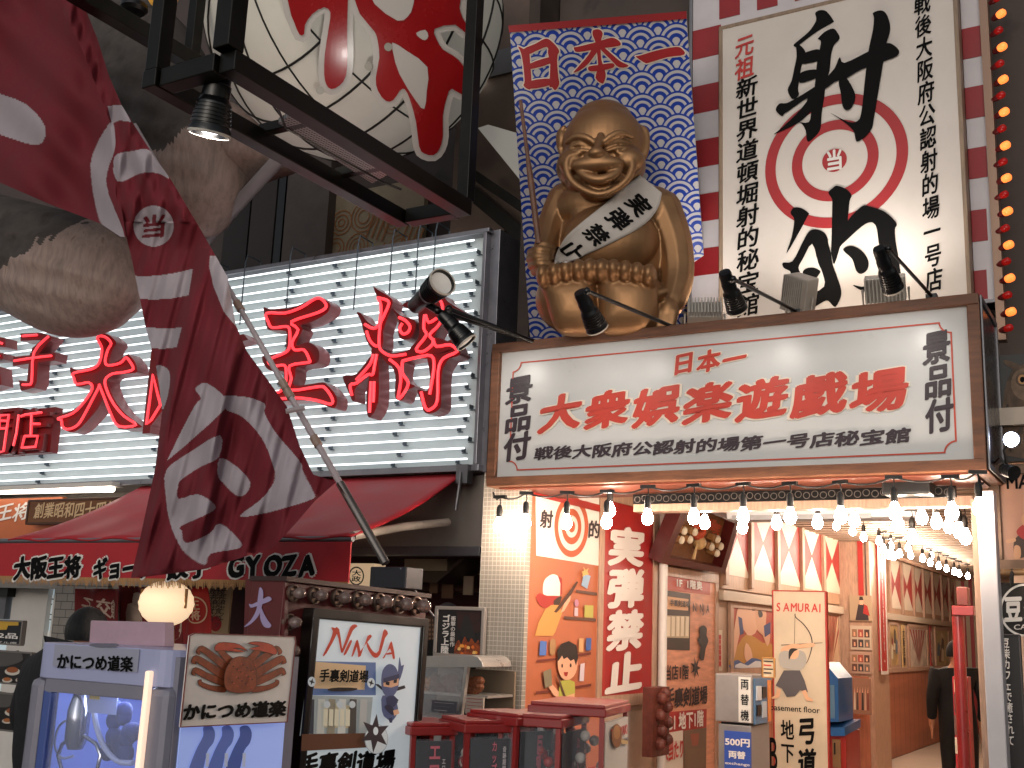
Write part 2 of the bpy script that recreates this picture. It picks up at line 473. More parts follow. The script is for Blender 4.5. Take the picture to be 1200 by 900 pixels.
# white steel door pillar, tan jamb
b = MB(); b.slab(F(5.08), F(5.08).edges(1143, 1164, 575, 990), -.12, 0, mat('white_steel', 'b9b4b6', .35, var=.1, scale=3))
build(b, 'pillar', arc, bevel=.006)
b = MB(); b.slab(F(5.25), F(5.25).edges(1137, 1144, 585, 990), -.1, 0, TAN); build(b, 'door_jamb', arc, bevel=.003)
# mosaic tile pillar at the other side of the opening
pl = F(5.08)
tile = mask_mat('mosaic_tile', lambda u, v: ((u / .03).mod(1).lt(.1)).mx((v / .03).mod(1).lt(.1)), pl, '948b80', 'c0b7ab', .25, spec=.5, bump=.3)
b = MB(); r = pl.rect((567, 575), (606, 960)); b.slab(pl, (r[0], r[1], -1.6, r[3] + .12), -.05, 0, tile); build(b, 'tiled_pillar', arc)

rest = thing('restaurant_building', 'dark restaurant building with a recessed front below the neon sign board', 'building', (-8, 8, 0))
part(None, 'upper_facade', rest, mat('rest_facade', '463b39', .7, var=.25, scale=1.2, dirt=(2, .6, '15110f')), (-16, 7.2, 2.5), (-3.3, 7.4, 11))
part(None, 'soffit', rest, mat('rest_soffit', '7c746c', .7, var=.2), (-16, 5.7, 2.5), (-3.2, 7.3, 2.56))
part(None, 'shop_wall', rest, mat('rest_wall', '4c1c18', .7, var=.3, scale=3), (-16, 6.9, F0), (-3.2, 7.0, 2.5))
part(None, 'side_wall', rest, mat('rest_side', '5b4a40', .7, var=.3, scale=3), (-3.2, 5.55, F0), (-3.14, 7.3, 2.5))
part(None, 'side_wall', rest, mat('rest_side2', '40352f', .7, var=.3), (-3.34, 5.7, 2.56), (-3.26, 7.3, 8))
for x0, x1, m in ((262, 292, mat('pilaster_dark', '221c1b', .6, var=.2)), (292, 322, mat('pilaster_brown', '3a302e', .6, var=.2)), (322, 332, BLACK), (332, 384, mat('pilaster_grey', '5a4e4a', .6, var=.2))):
    pl = F(7.0); r = pl.edges(x0 + 1, x1 - 1, 280, 330); b = MB(); b.slab(pl, (r[0], r[1], Z(2.6) - 1.6, 12), -.2, .02, m); build(b, 'facade_pilaster', rest)
pl = F(7.1); r = pl.rect((381, 232), (493, 330))
b = MB(); b.slab(pl, r, -.05, .02, mat('cream_board', '9b8a72', .6, var=.15)); t = build(b, 'painted_panel', rest)
b = MB()
for (x, y, q) in ((402, 262, 12), (428, 255, 15), (420, 290, 13), (462, 262, 11), (470, 292, 14), (440, 306, 9), (395, 292, 10)):
    u, v = pl.uv(x, y); s = pl.pm(x, y)
    for k in range(3):
        if q - 4 * k > 2: b.disc(pl, (u, v), s * (q - 4 * k), mat('orange_line', '9a6238', .6), .024 + k * .001 + q * .0002, 28, r0=s * (q - 4 * k - 1.2))
for x, y in ((440, 252), (452, 285), (480, 262)):
    for k in range(4): b.poly(pl, [(x + 6 * k, y + 2 * k), (x + 6 * k + 2, y + 2 * k), (x + 6 * k - 8, y + 26 + 2 * k), (x + 6 * k - 10, y + 26 + 2 * k)], MATS['orange_line'], .03 + .0005 * k)
build(b, 'drawing', t)
# bright soffit block and pale wall seen between lantern frame and blue panel
pl = F(6.6)
t = thing('service_wall', 'brown metal wall behind the lantern frame with one round downlight', 'wall', pl.hit(575, 120))
b = MB(); b.slab(pl, pl.rect((548, -120), (640, 262)), -.1, 0, mat('brown_sheet', '6d5a50', .5, var=.25, scale=2)); build(b, 'sheet', t)
b = MB(); b.slab(pl, pl.rect((548, 70), (640, 76)), 0, .03, GREY); build(b, 'rail', t)
b = MB(); b.lathe(pl.hit(563, 92, .02), pl.n, [(0, .03), (.035, .03), (.045, .02), (.045, -.02)], mat('lamp_glow', 'fff1dc', emit=9, ecol='fff1dc'), 20); build(b, 'downlight', t)
b = MB(); q = F(6.3)
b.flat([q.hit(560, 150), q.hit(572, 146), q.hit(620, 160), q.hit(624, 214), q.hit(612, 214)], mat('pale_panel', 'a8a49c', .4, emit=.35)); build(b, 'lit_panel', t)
for i, (a, c, r) in enumerate((((540, 215), (640, 300), 11), ((556, 205), (640, 262), 7))):
    pl = F(6.15 - .15 * i); b = MB(); n = V((0, .25, 0)); d = r
    b.prism([pl.hit(a[0], a[1] - d), pl.hit(c[0], c[1] - d), pl.hit(c[0], c[1] + d), pl.hit(a[0], a[1] + d)], n, STEEL)
    build(b, 'steel_beam', label=('thick black steel beam running down behind the blue wave panel', 'thinner black steel beam above the thick one behind the wave panel')[i], cat='beam', bevel=.006)

# ------------------------------------------------------------------ the big white sign over the shop
S5 = F(5.0)
SG = thing('shop_sign', 'long white sign box in a brown wood frame over the arcade entrance', 'sign', S5.hit(860, 560))
r = S5.rect((575, 404), (1153, 549)); u0, u1, v0, v1 = r
a = S5.uv(583, 407); c = S5.uv(1152, 548); u0 = S5.uv(575, 490)[0]; u1 = S5.uv(1152, 447)[0]; v1 = S5.uv(870, 373)[1]; v0 = S5.uv(870, 561)[1]
r = (u0, u1, v0, v1)
b = MB(); b.slab(S5, (u0 + .04, u1 - .04, v0 + .04, v1 - .04), -.5, -.012, mat('sign_white', 'bdbcba', .3, var=.06, scale=2, spec=.5)); build(b, 'panel', SG)
b = MB(); b.frame(S5, r, .062, -.62, .02, WOOD); build(b, 'frame', SG, bevel=.005)
b = MB(); b.slab(S5, (u0 + .07, u1 - .07, v0 - .012, v0 - .002), -.6, -.03, mat('red_glow_board', '64301f', .5, var=.2)); build(b, 'underside', SG)  # red glow under the sign is put into this board's colour
sp = Plane(S5.P(u1, v0), (0, 1, 0), (0, 0, 1))
b = MB(); b.slab(sp, (.03, .60, .04, v1 - v0 - .04), 0, .006, mat('side_sheet', '2c2a33', .25, metal=.5, var=.2))
b.frame(sp, (.0, .62, .01, v1 - v0 - .01), .03, .006, .014, GREY); build(b, 'side_panel', SG)
ORG_LINE = mat('orange_line_paint', 'b5402a', .5)
b = MB()
L, T, R_, Bm = [S5.uv(600, 432)[0], S5.uv(860, 400)[1], S5.uv(1118, 450)[0], S5.uv(860, 541)[1]]
nr = .06
def notch(L, R_, Bm, T, nr):
    p = []
    for cx, cyy, a0 in ((L, T, 0), (L, Bm, 90), (R_, Bm, 180), (R_, T, 270)):
        for k in range(9):
            a = math.radians(a0 - 90 * k / 8); p.append((cx + nr * math.cos(a), cyy + nr * math.sin(a)))
    return p
po = notch(L - .012, R_ + .012, Bm - .012, T + .012, nr + .002)
# outline as a closed flat ribbon
po = []
for cx, cyy, a0 in ((L, T, 0), (R_, T, 270), (R_, Bm, 180), (L, Bm, 90)):
    rng = range(9)
    for k in rng:
        a = math.radians(a0 - 90 + 90 * k / 8) if False else math.radians({0: 270 + 90 * k / 8, 270: 180 + 90 * k / 8, 180: 90 + 90 * k / 8, 90: 0 + 90 * k / 8}[a0])
        po.append((cx + nr * math.cos(a), cyy + nr * math.sin(a)))
pi_ = grow(po, -.009); n = len(po)
b.mesh([S5.P(u, v, -.008) for u, v in po + pi_], [(i, (i + 1) % n, n + (i + 1) % n, n + i) for i in range(n)], ORG_LINE)
build(b, 'border_line', SG)
LET = mat('vermilion', 'b8392a', .45, var=.12, scale=6); LETO = mat('cream_edge', 'd9c9b8', .5); DK = mat('plum_ink', '30222a', .5, var=.2, scale=8)
b = MB()
for q, m, bo, of in (((( 630, 462), (1066, 484)), LETO, .085, -.008), (((630, 462), (1066, 484)), LET, .042, -.005), (((790, 413), (875, 433)), LETO, .085, -.008), (((790, 413), (875, 433)), LET, .04, -.005)):
    s = '日本一' if q[0][0] == 790 else '大衆娯楽遊戯場'
    rr = S5.rect(*q)
    if m is LETO: g = .008; rr = (rr[0] - g, rr[1] + g, rr[2] - g, rr[3] + g)
    uvtext(b, S5, s, rr, m, bold=bo, brush=.13, gap=1.08, off=of)
text(b, S5, '戦後大阪府公認射的場第一号店秘宝館', ((625, 523), (1068, 520)), DK, bold=.036, off=-.009, brush=.14)
text(b, S5, '景品付', ((592, 441), (621, 540)), DK, bold=.034, vertical=True, off=-.009, gap=.98, brush=.1)
text(b, S5, '景品付', ((1079, 388), (1119, 507)), DK, bold=.034, vertical=True, off=-.009, gap=.98, brush=.1)
build(b, 'lettering', SG)

# ------------------------------------------------------------------ tall striped board and the shooting target board
ST = F(5.72)
t = thing('striped_board', 'tall board with red and white blocks around the target sign', 'signboard', ST.hit(980, 360))
r = (ST.uv(808, 200)[0], ST.uv(1160, 100)[0], ST.uv(1000, 372)[1], ST.uv(900, -150)[1])
b = MB(); b.slab(ST, r, -.15, 0, mat('stripe_white', 'c6bfc2', .45, var=.1, scale=3)); build(b, 'panel', t)
b = MB(); b.frame(ST, r, .022, -.17, .02, GREY); build(b, 'frame', t, bevel=.003)
SR = mat('stripe_red', '8e1a20', .45, var=.15, scale=4)
def band(x0, x1, ya, yb):
    ua, ub = ST.uv(x0, (ya + yb) / 2)[0], ST.uv(x1, (ya + yb) / 2)[0]; va, vb = ST.uv((x0 + x1) / 2, ya)[1], ST.uv((x0 + x1) / 2, yb)[1]
    b = MB(); b.slab(ST, (ua, ub, vb, va), .001, .004, SR); build(b, 'red_block', t)
for ya, yb in ((33, 67), (99, 131), (163, 195), (227, 259), (291, 322), (355, 375)): band(811, 845, ya, yb)
for ya, yb in ((-38, -4), (32, 68), (102, 139), (174, 210), (247, 284), (318, 352)): band(1121, 1157, ya, yb)
for x in (843, 887, 931, 975, 1019, 1063): band(x, x + 24, -60, 20 - (x - 843) * .24)
TG = F(5.6)
r = (TG.uv(843, 150)[0], TG.uv(1129, 150)[0], TG.uv(990, 372)[1], TG.uv(842, 32)[1])
t = board('target_sign', 'big white sign with a red ringed target and two huge black brush characters', 'sign', TG, r, .12, mat('target_white', 'c8beb6', .45, var=.07, scale=2), mat('pale_wood', '8a7460', .5, var=.3, stretch=(6, 6, 1)), fw=.025)
b = MB(); c = TG.uv(978, 188); s = (TG.uv(1063, 188)[0] - TG.uv(895, 188)[0]) / 168
TR = mat('target_red', '9a2226', .45, var=.12, scale=3)
b.disc(TG, c, s * 84, TR, .003, 72, r0=s * 71); b.disc(TG, c, s * 51, TR, .003, 64, r0=s * 38.5); b.disc(TG, c, s * 14.5, TR, .003, 40)
build(b, 'target_ring', t)
b = MB()
def strokes(pl, polys, off, sc, m, o0=.004, st=.0006, sub=3, gr=0):
    for i, p in enumerate(polys):
        q = smooth([(off[0] + x / sc, off[1] + y / sc) for x, y in p], sub)
        if gr: q = grow(q, gr)
        b.poly(pl, q, m, o0 + st * i)
SHA = [[(295, 70), (320, 55), (355, 62), (390, 108), (385, 122), (310, 165), (215, 235), (195, 250), (180, 240), (200, 220), (260, 170), (295, 120), (300, 95)],
 [(195, 235), (215, 240), (245, 280), (225, 345), (215, 400), (205, 470), (210, 500), (190, 520), (170, 520), (150, 475), (170, 430), (185, 360), (197, 300)],
 [(310, 205), (345, 170), (388, 152), (410, 170), (425, 205), (395, 240), (380, 290), (370, 380), (350, 440), (345, 500), (330, 600), (325, 670), (310, 705), (265, 748), (250, 735), (245, 690), (225, 655), (205, 645), (262, 645), (275, 580), (290, 480), (305, 330), (325, 230), (318, 212)],
 [(225, 290), (300, 262), (325, 275), (320, 320), (215, 340)], [(220, 385), (290, 368), (312, 380), (310, 410), (215, 440)],
 [(88, 578), (108, 548), (148, 545), (230, 500), (300, 455), (345, 430), (345, 480), (260, 515), (160, 585), (135, 600), (122, 615), (100, 600)],
 [(260, 512), (340, 470), (330, 530), (270, 595), (200, 655), (80, 710), (110, 685), (190, 610), (250, 540)],
 [(600, 72), (640, 58), (670, 75), (690, 130), (688, 180), (672, 230), (655, 330), (640, 420), (620, 540), (605, 630), (595, 680), (560, 725), (518, 750), (508, 735), (495, 690), (440, 640), (372, 596), (470, 645), (520, 640), (540, 590), (555, 450), (575, 280), (600, 160), (605, 95)],
 [(425, 305), (450, 335), (570, 278), (660, 235), (700, 235), (738, 270), (725, 300), (650, 330), (540, 370), (460, 415), (400, 435), (350, 470), (345, 430), (400, 360)],
 [(435, 410), (460, 412), (495, 470), (508, 515), (490, 570), (460, 585), (440, 560), (430, 490), (420, 440)]]
TEKI = [[(185, 240), (205, 217), (250, 222), (290, 250), (285, 265), (240, 350), (160, 487), (190, 390), (205, 290), (187, 258)],
 [(140, 540), (195, 532), (250, 430), (290, 360), (330, 345), (375, 360), (398, 390), (405, 430), (420, 485), (430, 550), (455, 620), (478, 690), (478, 740), (445, 800), (405, 765), (375, 770), (300, 815), (285, 820), (290, 740), (380, 680), (370, 600), (345, 540), (310, 430), (255, 520), (230, 570), (240, 605), (190, 610), (180, 590), (143, 570)],
 [(255, 605), (275, 575), (320, 570), (358, 590), (350, 610), (320, 650), (300, 660)],
 [(405, 130), (430, 105), (455, 90), (510, 110), (542, 148), (530, 180), (520, 280), (515, 310), (480, 430), (470, 460), (440, 550), (425, 500), (420, 470), (425, 380), (428, 200), (425, 165)],
 [(470, 445), (510, 310), (600, 212), (650, 213), (720, 235), (770, 270), (806, 315), (795, 345), (800, 420), (815, 510), (830, 640), (800, 730), (750, 760), (700, 720), (720, 600), (705, 470), (690, 350), (675, 315), (650, 305), (600, 330), (490, 430)],
 [(492, 468), (520, 445), (560, 447), (610, 480), (640, 530), (635, 580), (600, 607), (570, 590), (545, 520)], [(548, 672), (600, 682), (640, 680), (650, 712), (600, 705)]]
strokes(TG, SHA, (890, 0), 4.5, INK, .005, .0007); strokes(TG, TEKI, (890, 200), 5, INK, .005, .0007)
text(b, TG, '元祖', ((861, 45), (884, 91)), REDINK, .022, True, .004, brush=.12)
text(b, TG, '新世界道頓堀射的秘宝館', ((862, 93), (891, 370)), INK, .022, True, .004, brush=.12)
text(b, TG, '戦後大阪府公認射的場一号店', ((1070, -6), (1106, 342)), INK, .022, True, .004, brush=.12)
text(b, TG, '当', ((969, 177), (987, 199)), WHITEINK, .03, off=.005)
build(b, 'lettering', t)

# ------------------------------------------------------------------ blue wave panel
UD = -ray(-5687, 480); VD = ROT @ V((-.067, 1, .297))
BP = Plane(F(5.62).hit(720, 330), UD, VD)
t = thing('wave_panel', 'tilted blue panel with white wave scales and a red top edge behind the statue', 'signboard', BP.hit(725, 385))
h = lambda x, y, o=0: BP.hit(x, y, o)
pts = [h(597, 30), h(804, 14), h(832, 400), h(622, 410)]
def seig(u, v):
    R0 = .12; hh = .62 * R0
    k0 = ((v - R0) / hh).ceil()
    def cand(j):
        k = k0 + j; off = k.mod(2) * R0; dx = (u - off + R0).mod(2 * R0) - R0; dy = v - k * hh
        return (dx * dx + dy * dy).sqrt() / R0
    d0, d1, d2 = cand(0), cand(1), cand(2)
    c0 = d0.lt(1); c1 = d1.lt(1)
    d = d0 * c0 + (d1 * c1 + d2 * (1 - c1)) * (1 - c0)
    return d.gt(.74) * d.lt(.90) + d.gt(.43) * d.lt(.58) + d.lt(.22)
WAVE = mask_mat('wave_pattern', seig, BP, '123590', 'b4b0b0', .4, var=.1)
b = MB(); b.prism(pts, -BP.n * .05, WAVE, GREY); build(b, 'panel', t)
b = MB(); b.prism([h(596, 30, .012), h(804.5, 13, .012), h(804.8, 22, .012), h(597, 38, .012)], -BP.n * .03, mat('panel_red', '8c1c20', .45)); build(b, 'top_edge', t)
b = MB()
NI = [[(88, 222), (125, 240), (150, 250), (158, 330), (165, 420), (160, 470), (140, 470), (118, 450), (125, 420), (112, 300), (100, 250)],
 [(118, 238), (190, 205), (240, 178), (275, 185), (325, 240), (315, 270), (270, 262), (255, 225), (190, 250), (145, 268)],
 [(270, 235), (322, 235), (315, 300), (322, 400), (328, 440), (305, 478), (285, 460), (270, 450), (275, 330), (262, 260)],
 [(150, 325), (270, 285), (276, 320), (156, 355)], [(155, 425), (278, 410), (284, 445), (156, 470)]]
HON = [[(415, 225), (430, 225), (550, 195), (625, 172), (665, 180), (688, 205), (670, 220), (560, 235), (440, 255), (415, 240)],
 [(525, 128), (560, 122), (582, 145), (570, 200), (575, 300), (600, 380), (590, 430), (575, 438), (540, 405), (555, 330), (540, 200), (525, 160)],
 [(530, 215), (555, 240), (500, 320), (450, 360), (410, 375), (440, 340), (500, 270)], [(562, 215), (600, 235), (680, 305), (735, 335), (680, 345), (630, 300), (575, 245)],
 [(500, 340), (560, 330), (640, 320), (645, 345), (560, 365), (505, 365)]]
ICHI = [[(775, 280), (800, 275), (900, 245), (1010, 225), (1045, 235), (1060, 270), (960, 285), (850, 318), (830, 318), (800, 300)]]
PR = mat('panel_letter_red', '981d22', .45)
for g in (NI, HON, ICHI):
    strokes(BP, g, (590, 10), 5, LETO, .003, .0004, gr=1.4); strokes(BP, g, (590, 10), 5, PR, .007, .0006)
build(b, 'lettering', t)
# ------------------------------------------------------------------ golden seated statue on top of the sign box
Q0 = F(5.22)
SQ = Plane(Q0.hit(708, 392), UD, (0, 0, 1))
def sat(x, y, d):
    p = Plane(SQ.o + SQ.n * d, SQ.u, SQ.v); return p.hit(x, y)
SP = SQ.pm(708, 280)
SAX = (V(SQ.u) if SQ.u.x > 0 else -V(SQ.u), V(SQ.n), V((0, 0, 1)))
GOLD = mat('gold_paint', '98724f', .43, metal=.72, var=.18, scale=4, bump=.03)
t = thing('statue', 'golden seated smiling statue wearing a white sash on top of the shop sign', 'statue', sat(708, 394, 0))
b = MB()
def bl(x, y, d, rx, ry=None, rz=None, nu=36, nv=24):
    ry = ry or rx; rz = rz or rx
    b.ball(sat(x, y, d), (rx * SP, ry * SP, rz * SP), GOLD, nu, nv, SAX)
def tb(pts, r):
    rr = r if isinstance(r, (list, tuple)) else [r] * len(pts)
    q = smooth([tuple(p) + (w,) for p, w in zip(pts, rr)], 4, closed=False)
    P = [sat(x, y, d) for x, y, d, w in q]; R = [w * SP for x, y, d, w in q]
    b.tube(P, R, GOLD, 10)
    for p, w in ((P[0], R[0]), (P[-1], R[-1])): b.ball(p, w, GOLD, 10, 8)
# head
bl(707, 168, .14, 47, 40, 46); bl(704, 196, .17, 52, 40, 34); bl(703, 214, .19, 40, 32, 22); bl(707, 146, .12, 36, 32, 28)
bl(671, 190, .325, 17, 15, 15); bl(737, 189, .325, 18, 15, 15); bl(703, 223, .34, 24, 13, 12)
bl(699, 180, .475, 10, 9, 7); bl(690, 183, .445, 5.5, 6, 5); bl(709, 183, .445, 5.5, 6, 5); tb([(704, 160, .40), (701, 172, .455), (699, 178, .48)], [5, 5, 7])
bl(700, 193, .425, 30, 12, 10.5); tb([(672, 190, .40), (680, 201, .425), (690, 208, .44), (702, 211, .445), (714, 208, .44), (724, 201, .42), (731, 189, .39)], [3, 5, 6, 6.5, 6, 5, 3])
tb([(679, 180, .40), (667, 184, .40), (664, 196, .405), (670, 212, .41), (685, 223, .42), (703, 228, .425), (721, 222, .415), (735, 210, .405), (741, 195, .39), (737, 183, .385), (724, 179, .40)], [2, 4, 4.5, 4.5, 4.5, 4.5, 4.5, 4.5, 4.5, 4, 2])
tb([(664, 167, .365), (677, 160, .405), (690, 163, .425), (699, 170, .425)], [3, 4.5, 4.5, 3]); tb([(704, 170, .425), (715, 161, .425), (728, 156, .40), (741, 160, .35)], [3, 4.5, 4.5, 3])
tb([(668, 172, .375), (680, 169, .40), (694, 174, .40)], [2, 3.2, 2]); tb([(668, 177, .375), (681, 176.5, .40), (693, 178, .405)], [2, 2.6, 2])
tb([(709, 172, .405), (723, 166, .395), (739, 168, .345)], [2, 3.2, 2]); tb([(711, 177, .41), (725, 173, .40), (739, 174, .35)], [2, 2.6, 2])
bl(659, 166, .10, 7, 12, 17); tb([(661, 150, .14), (655, 158, .13), (656, 174, .13), (661, 184, .14)], 3.5)
bl(752, 170, .10, 7, 14, 22); tb([(750, 150, .14), (757, 155, .13), (757, 176, .13), (750, 193, .14)], 4)
# trunk
bl(713, 300, .0, 72, 46, 78); bl(708, 245, .06, 58, 40, 36); bl(714, 285, .15, 56, 40, 46); bl(714, 368, .02, 74, 42, 34)
bl(668, 246, .02, 26, 26, 30); bl(765, 250, .02, 30, 28, 32); bl(690, 250, .19, 22, 14, 14); bl(732, 250, .19, 24, 14, 14)
# arms
tb([(662, 236, .03), (648, 262, .08), (642, 282, .16), (636, 298, .24)], [22, 18, 15, 13])
bl(634, 303, .29, 15, 14, 14)
for k, (x, y) in enumerate(((622, 296), (621, 304), (623, 312), (627, 319))): tb([(x, y, .30), (x + 9, y - 3, .40), (x + 20, y - 2, .38)], [5, 5.2, 4.5])
tb([(646, 292, .33), (640, 287, .38), (632, 288, .39)], [5.5, 5, 4.5])
tb([(775, 246, .03), (790, 285, .06), (794, 325, .10), (787, 355, .19)], [24, 21, 19, 15])
bl(783, 366, .25, 12, 12, 16)
for k in range(4): tb([(790 - 6 * k, 366, .29), (787 - 6 * k, 380, .30), (781 - 6 * k, 387, .29)], [4.5, 4.5, 3.8])
tb([(776, 352, .27), (771, 345, .33), (779, 342, .32)], [5, 5, 4.5])
# legs thrust forward, soles and ten toes
bl(667, 352, .18, 38, 44, 36); bl(738, 352, .18, 40, 44, 36)
for out in ([(635, 333), (650, 323), (680, 320), (698, 325), (699, 352), (700, 384), (690, 393), (664, 393), (650, 384), (641, 356)],
            [(702, 325), (720, 320), (750, 323), (768, 334), (771, 356), (768, 378), (756, 390), (722, 394), (704, 386), (702, 352)]):
    puff(b, out, Plane(SQ.o + SQ.n * .36, SQ.u, SQ.v), .13, GOLD, rings=8, back=1.6)
for k in range(10):
    x = 638 + k * 13.7; y = 329 - 8 * math.sin(PI * (k + .5) / 10)
    bl(x, y - 3, .43, 8.4 if k not in (4, 5) else 9.6, 22, 13.5, 20, 14)
body = build(b, 'body', t, sm=True)
rm = body.modifiers.new('r', 'REMESH'); rm.mode = 'VOXEL'; rm.voxel_size = .0085; rm.use_smooth_shade = True
s_ = body.modifiers.new('s', 'SMOOTH'); s_.factor = .5; s_.iterations = 3
dg = bpy.context.evaluated_depsgraph_get(); dg.update(); ev = body.evaluated_get(dg); em = ev.to_mesh()
bv = BVHTree.FromPolygons([ORG[body.name] + v.co for v in em.vertices], [tuple(p.vertices) for p in em.polygons]); ev.to_mesh_clear()
def onbody(x, y, o=0.0, fb=None):
    d = ray(x, y).normalized(); hit = bv.ray_cast(EYE, d)[0]
    return (hit if hit else (fb or sat(x, y, .15))) - d * o
# sash: a band over the trunk, smoothed across the chest
A0, A1 = [(750, 205), (729, 222), (705, 242), (680, 262), (662, 279), (652, 297), (650, 308)], [(776, 226), (770, 246), (752, 265), (722, 282), (690, 297), (668, 306), (655, 308)]
N, M = 44, 10
def lerp(L, s):
    q = s * (len(L) - 1); i = min(len(L) - 2, int(q)); f = q - i; return V(L[i]) * (1 - f) + V(L[i + 1]) * f
sA, sB = smooth(A0, 6, False), smooth(A1, 6, False)
dep = {}
for i in range(N + 1):
    for j in range(M + 1):
        p = lerp(sA, i / N) * (1 - j / M) + lerp(sB, i / N) * (j / M); q = onbody(p.x, p.y); dep[i, j] = (p, (q - EYE).length)
for it in range(14):
    nd = {}
    for (i, j), (p, d) in dep.items():
        nb = [dep[a][1] for a in ((i - 1, j), (i + 1, j), (i, j - 1), (i, j + 1)) if a in dep]; nd[i, j] = (p, min(d, sum(nb) / len(nb)))
    dep = nd
b = MB(); SASH = mat('sash_cloth', 'b9b0a8', .6, var=.08, bump=.05)
P = lambda i, j, o: EYE + ray(*dep[i, j][0]).normalized() * (dep[i, j][1] - o)
b.mesh([P(i, j, .012) for i in range(N + 1) for j in range(M + 1)], [(i * (M + 1) + j, (i + 1) * (M + 1) + j, (i + 1) * (M + 1) + j + 1, i * (M + 1) + j + 1) for i in range(N) for j in range(M)], SASH)
sash = build(b, 'sash', t, sm=True); so_ = sash.modifiers.new('t', 'SOLIDIFY'); so_.thickness = .012; so_.offset = -1
sv = BVHTree.FromPolygons([P(i, j, .014) for i in range(N + 1) for j in range(M + 1)], [(i * (M + 1) + j, (i + 1) * (M + 1) + j, (i + 1) * (M + 1) + j + 1, i * (M + 1) + j + 1) for i in range(N) for j in range(M)])
def onsash(x, y, o):
    d = ray(x, y).normalized(); hit = sv.ray_cast(EYE, d)[0]
    return (hit if hit else sat(x, y, .2)) - d * (.003 + o)
b = MB()
for ch, (cx, cyy) in zip('実弾禁止', ((748, 240), (725, 257), (699, 275), (670, 293))):
    ax = V((.62, .78)); ay = V((-.80, .60)); h = 13
    c = V((cx, cyy)); text(b, SQ, ch, (tuple(c - ax * h - ay * h), tuple(c + ax * h - ay * h), tuple(c + ax * h + ay * h), tuple(c - ax * h + ay * h)), INK, bold=.035, brush=.1, hit=onsash)
build(b, 'lettering', sash)
# bamboo rifle barrel held upright in the fist
b = MB(); pts = [sat(610 + 21.5 * k / 24, 118 + 168 * k / 24, .40) for k in range(25)]
b.tube(pts, [SP * (2.2 + 1.4 * min(1, max(0, (k - 9) / 3))) + (.003 if k in (8, 14, 20) else 0) for k in range(25)], mat('old_bamboo', '6e4a38', .5, var=.4, scale=20), 8)
build(b, 'bamboo_stick', label='thin brown bamboo stick standing in the fist of the golden statue', cat='stick', sm='auto')

# ------------------------------------------------------------------ black spotlights on arms and grey floodlights on the sign box
HOOD = mat('spot_black', '08080a', .3, spec=.6); LENS = mat('spot_lens', 'c8c4c0', .1, emit=.12, ecol='fff2e0'); RIM = mat('pale_rim', 'b9b2a8', .35)
def spotlight(name, label, back, front, Yb, Yf, arm, rad=11, target=None, pw=60, joint=None, group='spotlights on the shop sign', lensmat=None, armY=None):
    p0 = F(Yb).hit(*back); p1 = F(Yf).hit(*front); ax = (p1 - p0); L = ax.length; ax.normalize(); s = F(Yb).pm(*back); R = rad * s
    t = thing(name, label, 'spotlight', p0, group)
    b = MB(); b.lathe(p0, ax, [(0, -.02), (R * .55, -.018), (R * .62, 0), (R * .62, L * .22), (R * .68, L * .24), (R * .68, L * .5)], HOOD, 18); build(b, 'lamp_body', t, sm='auto')
    b = MB()
    prof = [(R * .66, L * .42), (R * .80, L * .5)]
    for k in range(6):
        h = L * (.52 + .06 * k); r = R * (.84 + .028 * k); prof += [(r, h), (r, h + L * .03), (r * .93, h + L * .035), (r * .93, h + L * .055)]
    prof += [(R * 1.02, L * .92), (R * 1.02, L), (R * .93, L), (R * .8, L * .88)]
    b.lathe(p0, ax, prof, HOOD, 26); hd = build(b, 'hood', t, sm='auto')
    b = MB(); b.lathe(p0, ax, [(0, L * .9), (R * .6, L * .92), (R * .84, L * .94)], lensmat or LENS, 22); build(b, 'lens', hd, sm=True)
    b = MB(); b.lathe(p0, ax, [(R * .93, L * .985), (R * .95, L * 1.012), (R * 1.03, L * 1.01), (R * 1.04, L * .97)], RIM, 26); build(b, 'rim', hd, sm='auto')
    if arm:
        b = MB(); ys = armY or (Yb, 5.03); b.tube([F(ys[0]).hit(*arm[0]), F(ys[1]).hit(*arm[1])], s * 2.3, HOOD, 10)
        e = F(ys[1]).hit(*arm[1]); build(b, 'arm', t, sm='auto')
        b = MB(); b.tube([F(ys[0]).hit(*arm[0]), p0 + ax * L * .2], s * 3.6, HOOD, 8); b.ball(F(ys[0]).hit(*arm[0]), s * 4, HOOD, 10, 8); build(b, 'joint', t, sm='auto')
        b = MB(); b.box(e - V((.03, .0, .02)), e + V((.03, .05, .012)), HOOD); build(b, 'bracket', t, bevel=.004)
    if target is not None:
        l = bpy.data.lights.new('spot', 'SPOT'); l.energy = pw; l.spot_size = math.radians(150); l.spot_blend = 1; l.shadow_soft_size = .06; l.color = (1, .93, .84)
        o = bpy.data.objects.new('spot_bulb', l); COL.objects.link(o); o.parent = t; pos = p0 + ax * L * 1.06
        o.location = pos - ORG[t.name]; o.rotation_euler = (target - pos).to_track_quat('-Z', 'Y').to_euler()
    return t
spotlight('spotlight', 'black spotlight turned upward in front of the neon board beside the sign corner', (487, 358), (519, 330), 4.62, 4.5, ((513, 364), (632, 402)), 13, S5.hit(600, 470), 0, armY=(4.6, 5.03))
spotlight('spotlight', 'black spotlight pointing down to the right in front of the neon sign edge', (520, 370), (547, 402), 4.6, 4.66, ((526, 362), (634, 404)), 11, S5.hit(620, 500), 6, armY=(4.6, 5.03))
spotlight('spotlight', 'black spotlight hanging in front of the golden statue feet', (681, 345), (700, 385), 4.45, 4.6, ((688, 341), (789, 383)), 12, S5.hit(690, 520), 8)
spotlight('spotlight', 'black spotlight between the statue and the white target sign', (850, 322), (864, 363), 4.45, 4.6, ((859, 327), (932, 364)), 12, S5.hit(860, 520), 8)
